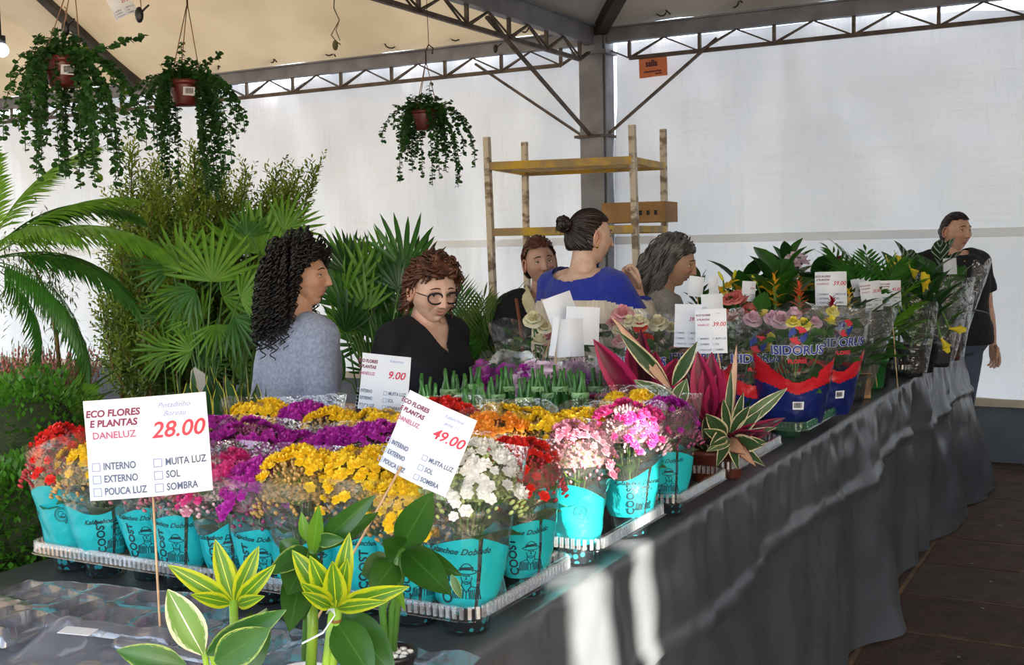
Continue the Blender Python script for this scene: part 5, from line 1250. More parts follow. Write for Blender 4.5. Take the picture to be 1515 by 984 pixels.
fore('green dracaena with broad drooping leaves in a white ceramic pot', (448, 978), .037, .052, WHITEP, d4 + .06,
     [((466, 812, d4), (556, 732, d4 - .02), .030, DRG, .35, .3), ((468, 815, d4), (560, 758, d4 + .05), .024, DRG, .3, .3), ((462, 820, d4), (472, 748, d4 - .03), .022, G3, .15, .4), ((452, 800, d4), (446, 758, d4), .014, G3, .2, .4), ((460, 815, d4), (425, 880, d4 - .05), .06, DRG, .6, .2), ((455, 812, d4), (395, 850, d4 - .06), .03, VARG, .6, .3),
      ((450, 830, d4), (428, 935, d4 - .06), .045, DRG, .35, .3), ((446, 840, d4), (450, 918, d4 - .04), .03, DRG, .35, .3), ((470, 800, d4), (510, 798, d4 - .06), .020, VARG, .4, .3), ((440, 820, d4), (415, 800, d4), .03, DRG, .5, .3), ((468, 818, d4), (478, 780, d4 + .03), .04, DRG, .3, .3)],
     [([(452, 975, d4 + .05), (456, 900, d4 + .03), (462, 812, d4)], .0065, DARKB), ([(460, 985, d4), (463, 930, d4), (462, 880, d4)], .0075, BAM)])

# empty clear trays and film on the near table
FILM = clearmat('clear_film', tint=(.95, .97, .99), base=.08, edge=.8, haze=.06, bump=.25, bscale=9, dist=.02, hz=(.62, .72, .95))
def film(px, py, w_, d_, h_, rz, label, seed, cups=True):
    q = T(px, py, TH + .004); t = thing('empty_plant_tray', label, 'tray', (q.x, q.y, TH + .004), rz, 'empty clear trays'); nx, ny = 44, 30
    b = MB(); ids = []
    for j in range(ny + 1):
        row = []
        for i in range(nx + 1):
            x, y = (i / nx - .5) * w_, (j / ny - .5) * d_
            cx, cy = (i / nx * 4) % 1 - .5, (j / ny * 2) % 1 - .5
            cup = 1 if max(abs(cx), abs(cy)) < .33 and cups else 0
            z = h_ * (0.85 if not cup else .12) + .006 * noise.noise(Vector((x * 14, y * 14, seed))) + .002 * noise.noise(Vector((x * 40, y * 40, seed)))
            if i in (0, nx) or j in (0, ny): z = h_ * .35
            row.append(b.vert((x + .006 * noise.noise(Vector((x * 20, y * 20, seed + 4))), y, max(.001, z))))
        ids.append(row)
    for a, c in zip(ids, ids[1:]):
        for i in range(nx): b.face((a[i], a[i + 1], c[i + 1], c[i]))
    obj('tray_shell', b, FILM, t); return t
film(165, 925, .40, .19, .045, .12, 'empty clear multi-cup tray on the sheet before the kalanchoe tray', 1)
film(30, 935, .22, .20, .06, -.1, 'crumpled clear tray at the lower left corner of the table', 5)
film(300, 962, .26, .14, .03, .05, 'low empty clear tray behind the cream-leaved dracaena', 9)
FSH = clearmat('loose_film', tint=(.93, .95, 1.0), base=.10, edge=.75, haze=.16, bump=.45, bscale=6, dist=.03, hz=(.62, .72, .95))
q = T(300, 945, TH + .01); b = MB(); ids = []
for j in range(41):
    row = []
    for i in range(101):
        x, y = -1.9 + 1.0 * i / 100 + .02 * noise.noise(Vector((j * .2, 0, 0))), 1.02 + .50 * j / 40 + .03 * noise.noise(Vector((i * .08, 5, 0)))
        n_ = abs(noise.noise(Vector((x * 8, y * 8, 0)))); row.append(b.vert((x, y, TH + .0045 + .028 * n_ * n_ * 2 + .008 * abs(noise.noise(Vector((x * 25, y * 22, 3))))))) 
    ids.append(row)
for a_, c_ in zip(ids, ids[1:]):
    for i in range(100): b.face((a_[i], a_[i + 1], c_[i + 1], c_[i]))
tag(obj('plastic_film', b, FSH), 'loose crinkled clear plastic film spread over the near end of the table', 'plastic film')
b = MB(); b.box((0, 0, .0005), (.055, .028, .0008)); o = obj('paper_scrap', b, mat('scrap_paper', '#E9ECF4', rough=.6), smooth=False); o.location = T(115, 934, TH + .052); o.rotation_euler = (0.05, 0.04, .3); tag(o, 'white paper scrap lying on the empty clear tray', 'paper')
# ---------------------------------------------------------------- left side: benches with foliage plants, tall plants before the tarpaulin
def bench(name, label, x0, x1, y0, y1, h):
    t = thing(name, label, 'bench', ((x0 + x1) / 2, (y0 + y1) / 2, 0)); w_, d_ = x1 - x0, y1 - y0
    n_ = max(2, int(d_ / .12)) if d_ < w_ else max(2, int(w_ / .12))
    for i in range(n_):
        b = MB()
        if d_ < w_: b.box((0, -d_ / 2 + (i + .5) * d_ / n_, h - .012), (w_, d_ / n_ - .012, .024))
        else: b.box((-w_ / 2 + (i + .5) * w_ / n_, 0, h - .012), (w_ / n_ - .012, d_, .024))
        obj('plank', b, WD, t, smooth=False)
    for sx in (-1, 1):
        for sy in (-1, 1): b = MB(); b.box((sx * (w_ / 2 - .05), sy * (d_ / 2 - .05), (h - .024) / 2), (.05, .05, h - .024)); obj('leg', b, WD, t, smooth=False)
    return t
bench('plant_bench', 'low plank bench carrying bushes beside the near table', -3.5, -2.25, 1.4, 3.0, .55)
bench('plant_bench', 'low plank bench under the ferns in the left corner', -4.9, -3.0, 3.7, 4.6, .5)
bench('plant_bench', 'long plank bench under the tall green shrubs along the tarpaulin', -6.3, -2.4, 4.9, 6.3, .45)

def fthing(name, label, p, r, h, mt, group=None):
    t = thing(name, label, 'potted plant', p, 0, group); link('pot', potmesh(r, h, mt), t); return t
def bush(px, py, d, zt, R, label, seed, n=2600, mt=None, hh=None):
    p = P(px, py, d); t = fthing('boxwood_bush', label, (p.x, p.y, zt), R * .6, .12, BLACKP, 'clipped small-leaved bushes'); r = random.Random(seed)
    b = uvmb(); c = Vector((0, 0, p.z - zt))
    for i in range(n):
        v = Vector((r.gauss(0, 1), r.gauss(0, 1), r.gauss(0, 1))).normalized(); q = R * (0.72 + .32 * r.random() + .16 * noise.noise(v * 2.2 + Vector((seed, 0, 0)))); o_ = c + Vector((v.x * q, v.y * q, v.z * q * (hh or .95)))
        M = frame(o_, v + Vector((r.uniform(-.8, .8), r.uniform(-.8, .8), r.uniform(-.2, .9)))); s_ = r.uniform(.7, 1.2) * .011
        i0 = b.vert(M @ Vector((0, 0, 0)), (.5, 0)); i1 = b.vert(M @ Vector((s_ * .55, s_, .2 * s_)), (1, .5)); i2 = b.vert(M @ Vector((0, s_ * 2, 0)), (.5, 1)); i3 = b.vert(M @ Vector((-s_ * .55, s_, .2 * s_)), (0, .5)); b.face((i0, i1, i2, i3))
    o = obj('foliage', b, mt or BUSHL, t); o['kind'] = 'stuff'
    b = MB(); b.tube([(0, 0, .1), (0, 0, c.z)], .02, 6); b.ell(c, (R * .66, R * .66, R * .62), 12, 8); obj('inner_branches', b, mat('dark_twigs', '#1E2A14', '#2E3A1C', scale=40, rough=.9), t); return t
BUSHL = leafmat('bush_leaf', '#4E8A26', '#3A7020', trans=.35)
bush(48, 640, 3.1, .55, .17, 'round small-leaved bush just left of the red kalanchoe', 1)
bush(-10, 655, 3.3, .55, .17, 'round small-leaved bush cut by the left picture edge, behind', 8)
bush(42, 770, 2.75, .55, .155, 'round small-leaved bush left of the kalanchoe tray, nearest the camera', 2)
bush(-40, 800, 2.7, .55, .17, 'small-leaved bush mostly outside the left picture edge', 3)
t = thing('brown_pot', 'brown pot rim at the left picture edge', 'pot', (P(-8, 870, 2.25).x, P(-8, 870, 2.25).y, .55)); link('pot_body', potmesh(.06, .22, BROWNP), t)
LEAFY = [lm('leaf', G1, 0.09, 0.055, .6, .2, 6, .45, 4), lm('leaf', G3, 0.08, 0.05, .6, .2, 6, .45, 4)]
def lplant(px, py, d, zt, label, n, meshes, z, el0, el1, s0, s1, seed, dz=.1, pot=(.07, .12), mt=BLACKP, name='potted_plant', nm='leaf', group='foliage plants on the left benches', r0=.015):
    p = P(px, py, d); t = fthing(name, label, (p.x, p.y, zt), pot[0], pot[1], mt, group); r = random.Random(seed)
    leaves(t, n, meshes, z, el0, el1, s0, s1, r0, r.random() * 6, dz=dz, rr=r, nm=nm)
    stem(t, [Vector(t.location) + Vector((0, 0, .05)), Vector(t.location) + Vector((0, 0, z + dz))], .007); return t
lplant(50, 690, 3.35, .55, 'broad-leaved green plant behind the boxwood bushes', 26, LEAFY, .1, .1, 1.2, .9, 1.4, 3, .16)
lplant(95, 670, 3.6, .5, 'leafy green plant between the bushes and the fern', 26, LEAFY + MED, .1, .1, 1.2, .9, 1.3, 4, .2)
FERN = [frondmesh(.34, 22, .012, .07, G1, 1.5, .3, seed=3, v=1.0), frondmesh(.30, 20, .012, .06, G2, 1.7, .3, seed=4, v=1.0)]
lplant(70, 600, 3.9, .5, 'dark fern with arching fronds in the left corner', 34, FERN, .16, .3, 1.3, .9, 1.4, 5, .12, nm='frond')
lplant(18, 590, 4.2, .5, 'arching fern behind the red sweater', 34, FERN, .2, .3, 1.3, .9, 1.4, 15, .12, nm='frond')
lplant(160, 600, 4.1, .5, 'bushy dark fern left of the large price sign', 30, FERN, .1, .2, 1.3, .8, 1.3, 6, .1, nm='frond')
lplant(100, 640, 4.3, .5, 'low dark fern under the bromeliads', 26, FERN, .1, .2, 1.3, .8, 1.2, 16, .1, nm='frond')
PARL = [frondmesh(.36, 14, .016, .12, G3, 1.1, .5, seed=5), frondmesh(.32, 14, .016, .11, G1, 1.2, .5, seed=6)]
lplant(125, 590, 4.0, .5, 'light green small palm above the boxwood bushes', 18, PARL, .14, .5, 1.4, .9, 1.2, 7, .15, nm='frond')
BRO = [lm('leaf', G3, .34, .045, .8, .4, 8, .4), lm('leaf', G1, .30, .045, 1.0, .4, 8, .4)]
for i, (px, py, s_) in enumerate([(97, 560, 1.0), (40, 560, .9), (75, 575, .8)]):
    lplant(px, py, 4.9, .5, ['bright green strap-leaved plant with upright centre, tallest of its kind at left', 'strap-leaved plant at the left end near the pink heather', 'shorter strap-leaved plant between the two others'][i], 24, BRO, .15, .4, 1.45, .8 * s_, 1.15 * s_, 20 + i, .14)
# pink heather
HE = mat('heather_pink', '#C9787E', '#DE9A98', scale=30, rough=.6, trans=.2)
for k, (px, py) in enumerate([(10, 540), (60, 535), (92, 542)]):
    p = P(px, py, 5.2); t = fthing('heather', ['pink heather at the left picture edge', 'pink heather in the middle of three at left', 'pink heather next to the bright strap-leaved plant'][k], (p.x, p.y, .5), .07, .12, BLACKP, 'pink heathers'); r = random.Random(k)
    b = MB()
    for i in range(60):
        a = r.uniform(0, 6.28); tl = r.uniform(.05, .45); L = r.uniform(.22, .36) + (P(px, 518, 5.2).z - .5 - .45)
        d_ = dirv(a, 1.57 - tl); b.tube([(0, 0, .1), d_ * (L * .5) + Vector((0, 0, .12)), d_ * L + Vector((0, 0, .14))], .0015, 3, 1)
        for j in range(10): q = d_ * L * (.55 + .045 * j) + Vector((0, 0, .13)); b.ell(q + Vector((r.uniform(-.006, .006), r.uniform(-.006, .006), 0)), (.006, .006, .009), 4, 3, 0)
    o = obj('blossom_sprays', b, [HE, STEMG], t); o['kind'] = 'stuff'

# podocarpus shrubs: stems with needle twigs
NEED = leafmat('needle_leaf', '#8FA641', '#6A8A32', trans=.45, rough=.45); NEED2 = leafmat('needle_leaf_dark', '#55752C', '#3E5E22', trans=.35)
BARK = mat('thin_bark', '#7A6238', '#5F4C2C', scale=20, rough=.8)
def twig(b, p, d, L, r, nl=.035):
    u = d.normalized(); n = int(L / .011); b_ = u.orthogonal().normalized(); c_ = u.cross(b_)
    for i in range(n):
        s = i / n; q = p + u * L * s; a = i * 2.4; l = 1.25 * nl * (1 - .45 * s) * r.uniform(.8, 1.15); dd = (u * .75 + (b_ * cos(a) + c_ * sin(a)) * 1.0).normalized(); w_ = dd.cross(u).normalized() * .0058
        i0 = b.vert(q - w_ * .5, (.2, 0)); i1 = b.vert(q + w_ * .5, (.8, 0)); i2 = b.vert(q + dd * l * .6 + w_, (1, .6)); i3 = b.vert(q + dd * l, (.5, 1)); i4 = b.vert(q + dd * l * .6 - w_, (0, .6))
        b.face((i0, i1, i2, i3, i4))
def podo(px, d, tops, label, seed, z0=.62, zb=.45, dens=1.0, spread=.07):
    """tops: pixels of the stem tips"""
    p = P(px, 600, d); t = fthing('podocarpus_shrub', label, (p.x, p.y, zb), .10, .18, BLACKP, 'narrow-leaved shrubs before the tarpaulin'); r = random.Random(seed); bf = uvmb(); bd = uvmb(); loc = Vector(t.location)
    for (x, y) in tops:
        top = P(x, y, d + r.uniform(-.25, .25)) - loc; base = Vector((r.uniform(-.05, .05), r.uniform(-.05, .05), .15)); L = (top - base).length
        mid = (base + top) / 2 + Vector((r.uniform(-.06, .06), r.uniform(-.06, .06), 0)); pts = [base.lerp(mid, s / 4) if s < 4 else mid for s in range(5)] + [mid.lerp(top, s / 4) for s in range(1, 5)]
        b = MB(); b.tube(pts, [.009 - .0008 * i for i in range(9)], 6); obj('stem', b, BARK, t)
        k = int(L / .0135 * dens)
        for i in range(k):
            s = .16 + .84 * i / k; q = base.lerp(mid, s * 2) if s < .5 else mid.lerp(top, s * 2 - 1)
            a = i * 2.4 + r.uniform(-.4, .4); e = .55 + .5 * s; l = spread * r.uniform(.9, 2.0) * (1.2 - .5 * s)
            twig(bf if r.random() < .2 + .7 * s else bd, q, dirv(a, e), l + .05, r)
        twig(bf, top - (top - mid).normalized() * .12, top - mid, .15, r)
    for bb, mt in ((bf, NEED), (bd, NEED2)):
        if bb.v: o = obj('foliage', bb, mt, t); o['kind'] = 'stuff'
    return t
podo(188, 6.0, [(178, 350), (196, 222), (215, 262), (168, 300), (205, 300), (230, 280), (190, 400), (185, 300), (210, 330), (178, 420)], 'narrow-leaved shrub at the left end, with the highest tip under the first basket', 1)
podo(226, 6.2, [(232, 245), (252, 262), (240, 300), (270, 290), (220, 330), (260, 330), (238, 290), (250, 310), (225, 380)], 'narrow-leaved shrub behind the fan palms, second from its left end', 2)
podo(262, 5.9, [(288, 228), (300, 250), (275, 300), (310, 300), (290, 330), (270, 380), (280, 265), (305, 275), (295, 310)], 'narrow-leaved shrub below the second hanging basket', 3)
podo(305, 6.1, [(330, 270), (345, 300), (365, 260), (320, 330), (350, 350), (338, 300), (355, 290), (325, 300)], 'narrow-leaved shrub between the fan palms and the second basket tip', 4)
podo(345, 6.3, [(408, 258), (440, 262), (468, 252), (395, 290), (420, 300), (375, 310), (400, 340), (440, 290), (385, 330), (425, 280), (410, 320), (360, 330)], 'narrow-leaved shrub leaning to the right behind the curly-haired woman', 5)
podo(215, 5.8, [(150, 445), (172, 500), (205, 430), (225, 450), (240, 420)], 'small narrow-leaved shrub with a branch reaching left to the paper note', 6, dens=.6)
podo(290, 6.5, [(250, 400), (290, 420), (330, 410), (370, 420), (400, 430), (270, 480), (350, 480)], 'dark narrow-leaved shrub behind the others, middle of the row', 7)
podo(245, 6.4, [(215, 360), (245, 350), (200, 440), (230, 470), (260, 450)], 'dark narrow-leaved shrub behind the others, at the left of the row', 8)

# rhapis fan palms
def fan(n, L, w_, mt, spread=2.6, seed=0, droop=.45):
    r = random.Random(seed); b = uvmb(); b.tube([(0, -.02, 0), (0, .01, 0)], .003, 4)
    for i in range(n):
        a = -spread / 2 + spread * i / (n - 1); l = L * (1 - .25 * abs(a / (spread / 2)) ** 2) * r.uniform(.92, 1.05)
        b.blade(frame((0, 0, 0), (sin(a), cos(a), .12 * r.uniform(-1, 1)), r.uniform(-.25, .25)), l, w_, droop + r.uniform(-.1, .15), .45, 6, 0, .5, p=.7)
    return b.mesh('fan_leaf', mt)
FANL = leafmat('fan_bright', '#7FB23A', '#5F9730', trans=.45)
FANS = [fan(15, .29, .019, FANL, 2.8, seed=1), fan(13, .27, .019, G3, 2.6, seed=2), fan(16, .28, .018, FANL, 3.2, seed=3), fan(12, .25, .018, G1, 2.3, seed=4)]
def rhapis(px, d, fans, label, seed, zb=.45, stalks=True, fm=None):
    p = P(px, 600, d); t = fthing('fan_palm', label, (p.x, p.y, zb), .11, .2, BLACKP, 'fan palms'); r = random.Random(seed); loc = Vector(t.location)
    for x, y, ang, sc, k in fans:
        q = P(x, y, d + r.uniform(-.15, .1)) - loc; dr = C2W @ Vector((sin(ang), -cos(ang), r.uniform(-.5, .1)))
        up = (ORG - loc - q).normalized() + Vector((r.uniform(-.4, .4), r.uniform(-.4, .4), .4))
        link('fan_leaf', (fm or FANS)[k], t, frame(q, dr, 0, up) @ Matrix.Scale(sc, 4))
        b = MB(); b0 = Vector((r.uniform(-.05, .05), r.uniform(-.05, .05), .18)); m_ = b0.lerp(q, .6) + Vector((0, 0, .06)); b.tube([b0, b0.lerp(m_, .5), m_, q], .0045, 5); obj('leaf_stalk', b, STEMG, t)
    return t
rhapis(300, 5.3, [(313, 417, 0, 1.0, 0), (272, 399, -.5, .95, 1), (255, 395, -1.3, .9, 3), (329, 440, .9, .8, 1), (290, 430, -2.2, .8, 3), (345, 470, 2.3, .9, 3), (270, 430, -2.6, .8, 1), (320, 480, 2.9, .7, 1), (300, 470, -1.2, .7, 2), (285, 520, -1.3, .6, 0), (355, 440, 1.2, .8, 0)], 'fan palm with the largest bright leaves, left of the curly-haired woman', 1)
rhapis(350, 5.6, [(370, 374, .0, 1.05, 2), (385, 372, .5, 1.0, 0), (345, 378, -.6, .9, 1), (400, 380, 1.1, .95, 2), (375, 400, 1.8, .9, 1), (340, 400, -1.4, .8, 3), (390, 420, 2.2, .9, 0), (365, 350, .2, .7, 3), (360, 440, 2.6, .8, 1), (420, 340, .8, .8, 1)], 'fan palm whose upper leaves touch the curly hair', 2)
rhapis(255, 5.7, [(240, 470, -.9, .7, 3), (250, 520, -1.5, .8, 1), (300, 540, 1.0, .8, 3), (270, 500, .2, .8, 1), (320, 520, .6, .8, 3), (340, 540, 1.2, .8, 1)], 'low shaded fan palm beneath the bright one', 3)
FANB = [fan(9, .25, .022, G1, 1.9, seed=5, droop=.3), fan(8, .23, .022, G2, 1.7, seed=6, droop=.35), fan(9, .24, .020, G3, 2.0, seed=7, droop=.3), fan(8, .22, .022, G1, 2.2, seed=8, droop=.5)]
rr_ = random.Random(4); fl = []
for i in range(30):
    fl.append((rr_.uniform(505, 600), rr_.uniform(400, 500), rr_.uniform(-.7, .7), rr_.uniform(.8, 1.1), rr_.randint(0, 3)))
fl += [(598, 400, .1, 1.2, 0), (575, 405, -.4, 1.0, 2), (610, 410, .5, 1.0, 1), (520, 410, -.5, 1.1, 2), (540, 420, .2, 1.0, 0), (510, 440, .5, 1.0, 2)]
rhapis(560, 5.6, fl, 'dense fan palm between the two women at the left', 5, fm=FANB)
fl = [(rr_.uniform(505, 610), rr_.uniform(480, 570), rr_.uniform(-1.2, 1.2), rr_.uniform(.6, .9), rr_.randint(0, 3)) for i in range(14)]
rhapis(535, 5.9, fl, 'shaded low palm behind the dense fan palm', 6, fm=FANB)
# fine-leaved palms right of the woman in glasses
FINE = [frondmesh(.55, 20, .010, .20, G4, .5, .25, seed=8, v=.7), frondmesh(.50, 18, .010, .18, G1, .6, .25, seed=9, v=.7)]
lplant(700, 600, 5.4, 0, 'slender feathery palm behind the first scaffold pole', 20, FINE, .55, 1.05, 1.5, .9, 1.25, 31, .2, pot=(.1, .2), nm='frond')
lplant(672, 600, 5.7, 0, 'feathery palm just right of the woman in glasses', 20, FINE, .55, 1.0, 1.5, .85, 1.15, 32, .2, pot=(.1, .2), nm='frond')
lplant(735, 600, 5.8, 0, 'feathery palm right of the first scaffold pole', 12, FINE, .5, 1.0, 1.5, .8, 1.0, 33, .2, pot=(.1, .2), nm='frond')
lplant(1035, 560, 7.2, 0, 'small light green shrub behind the grey-haired woman', 40, MED, .7, .2, 1.4, .8, 1.2, 34, .55, pot=(.1, .2), name='small_tree')
lplant(935, 560, 6.8, 0, 'leafy plant behind the blue-and-cream sweater', 46, LEAFY, .7, .2, 1.4, 1.0, 1.5, 35, .5, pot=(.1, .2), name='small_tree')
# sansevieria
SAN = leafmat('sansevieria', '#2F5A30', '#27492A', '#E3D64A', 'edge', trans=.1, k=.14)
SANM = [lm('leaf', SAN, .30, .055, .08, .35, 7, .35, 4, p=.5), lm('leaf', SAN, .24, .05, .05, .35, 7, .35, 4, p=.5)]
for k, (px, py) in enumerate([(318, 640), (345, 640), (368, 645), (300, 660)]):
    p = P(px, py, 3.7); z_ = P(px, 560, 3.7).z - .34
    t = fthing('sansevieria', ['yellow-edged snake plant just right of the large price sign', 'yellow-edged snake plant in the middle by the grey sweater', 'yellow-edged snake plant touching the grey sweater', 'yellow-edged snake plant partly behind the large price sign'][k], (p.x - .0, p.y, z_), .07, .12, BLACKP, 'snake plants'); r = random.Random(k)
    for i in range(8): a = i * 2.4; link('leaf', SANM[i % 2], t, frame((.03 * cos(a), .03 * sin(a), .08), dirv(a, 1.42 - .1 * r.random()), r.uniform(-1, 1), (cos(i), sin(i), 0)) @ Matrix.Scale(r.uniform(.8, 1.1), 4))
    STAND = t
bench('plant_bench', 'narrow plank shelf under the snake plants', -3.05, -2.35, 2.4, 3.0 + .2, .0 + P(340, 560, 3.7).z - .34) if False else None
p = P(335, 560, 3.7); z_ = p.z - .34
t = thing('crate', 'dark crate under the snake plants', 'crate', (p.x, p.y, 0)); b = MB(); b.box((0, 0, z_ / 2), (.62, .34, z_)); obj('crate_body', b, BLACKP, t, smooth=False)
b = MB(); b.box((0, 0, z_ - .02), (.64, .36, .02)); obj('rim', b, BLACKP, t, smooth=False)
# big kentia palm, upper left
KEN = [frondmesh(1.15, 44, .020, .32, G3, 1.25, 1.0, seed=11, v=.8, up=-.1), frondmesh(1.0, 40, .019, .28, G1, 1.4, 1.1, seed=12, v=.8, up=-.1), frondmesh(.85, 34, .019, .26, FANL, .9, .9, seed=13, v=.8, up=0)]
p = P(-30, 600, 4.9); t = fthing('kentia_palm', 'large palm with long drooping fronds in the upper left corner', (p.x, p.y, .5), .16, .28, BLACKP); loc = Vector(t.location)
crown = P(-25, 350, 4.9) - loc; stem(t, [loc + Vector((0, 0, .2)), loc + crown], .03, mat('palm_trunk', '#5F5A34', '#4B4628', scale=20, rough=.8), 'trunk')
for i, (ang, tz, k, sc) in enumerate([(1.05, -.15, 0, .95), (.75, .2, 2, 1.0), (1.35, .25, 1, .9), (.35, .1, 2, 1.0), (.9, -.5, 0, .7), (1.7, -.3, 1, .8), (.1, -.3, 2, .9), (1.9, .1, 1, .9), (.55, .5, 1, 1.0), (-.4, 0, 0, .9), (-1, .3, 1, .9), (1.2, .7, 1, .9), (2.2, .2, 1, .7)]):
    dr = C2W @ Vector((sin(ang), -cos(ang), tz)); link('frond', KEN[k], t, frame(crown - Vector((0, 0, .1)), dr, 0) @ Matrix.Scale(sc * .8, 4))
# thin weeping tree under it
p = P(95, 600, 5.2); t = fthing('thin_tree', 'thin-stemmed tree with fine weeping leaves under the large palm', (p.x, p.y, .5), .1, .2, BLACKP); loc = Vector(t.location); r = random.Random(5)
pts = [loc + Vector((0, 0, .15)), P(84, 500, 5.2), P(72, 440, 5.2), P(52, 400, 5.2), P(42, 380, 5.2)]
stem(t, pts, [.011, .009, .008, .006, .004], BARK, 'trunk', 6); b = uvmb()
for i in range(170):
    x, y = r.uniform(-10, 108), r.gauss(400, 40); a = P(x, y, 5.2 + r.uniform(-.25, .25)) - loc; 
    for j in range(6): q = a + Vector((r.uniform(-.05, .05), r.uniform(-.05, .05), -.018 * j)); b.blade(frame(q, dirv(r.uniform(0, 6.28), r.uniform(-1, .3))), .04, .008, .4, .2, 2)
o = obj('foliage', b, G4, t); o['kind'] = 'stuff'
for k in range(5): stem(t, [pts[2 + k % 3], P(20 + 20 * k, 395 + 14 * (k % 2), 5.2), P(5 + 26 * k, 440 - 8 * k, 5.2)], .002, BARK, 'branch', 4)
# paper note on the tarpaulin, paper on a stalk
b = MB(); b.rings([[(-.04, 0, -.04), (0, -.006, -.042), (.04, 0, -.038)], [(-.038, 0, .04), (0, -.01, .042), (.042, -.004, .04)]], 0, False, False); o = obj('paper_note', b, PAPER); o.location = WY(65, 466, WALLY - .05); o.rotation_euler = (0, .15, 0); tag(o, 'small white paper note on the tarpaulin left of the narrow-leaved shrubs', 'paper')
p = P(292, 563, 5.0); b = MB(); b.rings([[(-.05, 0, -.05), (0, -.01, -.08), (.045, 0, -.03)], [(-.035, 0, .04), (0, -.012, .06), (.05, -.004, .03)]], 0, False, False); b.tube([(0, .004, .0), (0, .004, -.5)], .003, 5, 1); o = obj('plant_note', b, [mat('grey_paper', '#A9A79E', rough=.7), WOODS]); o.location = p; tag(o, 'grey paper note on a stick behind the large price sign', 'paper')

# ---------------------------------------------------------------- hanging baskets
VL = leafmat('vine_leaf', '#3C6B31', '#2B5227', trans=.35, rough=.4); VLB = leafmat('vine_leaf_bright', '#7FA332', '#5C8428', trans=.4)
TERRA = mat('brown_hanging_pot', '#6E2D2A', '#5A2322', scale=8, rough=.35); CORD = mat('cord', '#8A6A54', rough=.8); HOOK = mat('hook_wire', '#4A3328', rough=.5, metal=.5)
def vine(t, pts, s_, r, mt, dens=1.0):
    b = uvmb(); loc = Vector(t.location); P_ = [Vector(q) - loc for q in pts]
    # smooth the path
    for _ in range(2): P_ = [P_[0]] + [x for a, c in zip(P_, P_[1:]) for x in (a.lerp(c, .25), a.lerp(c, .75))] + [P_[-1]]
    b.tube(P_, .0018, 3)
    L = 0
    for a, c in zip(P_, P_[1:]):
        seg = (c - a).length; L += seg; k = max(1, int(seg / (s_ * .42) * dens))
        for i in range(k):
            for q in (0, 1):
                o_ = a.lerp(c, i / k); az = r.uniform(0, 6.28); d = dirv(az, r.uniform(-.7, .5)); M = frame(o_, d, r.uniform(-1, 1)); s2 = s_ * r.uniform(.7, 1.15)
                v0 = b.vert(M @ Vector((0, 0, 0)), (.5, 0)); v1 = b.vert(M @ Vector((s2 * .5, s2 * .35, .1 * s2)), (1, .3)); v2 = b.vert(M @ Vector((s2 * .35, s2 * .85, 0)), (.9, .8)); v3 = b.vert(M @ Vector((0, s2, -.05 * s2)), (.5, 1)); v4 = b.vert(M @ Vector((-s2 * .35, s2 * .85, 0)), (.1, .8)); v5 = b.vert(M @ Vector((-s2 * .5, s2 * .35, .1 * s2)), (0, .3))
                b.face((v0, v1, v2, v3)); b.face((v0, v3, v4, v5))
    obj('vine', b, mt, t)
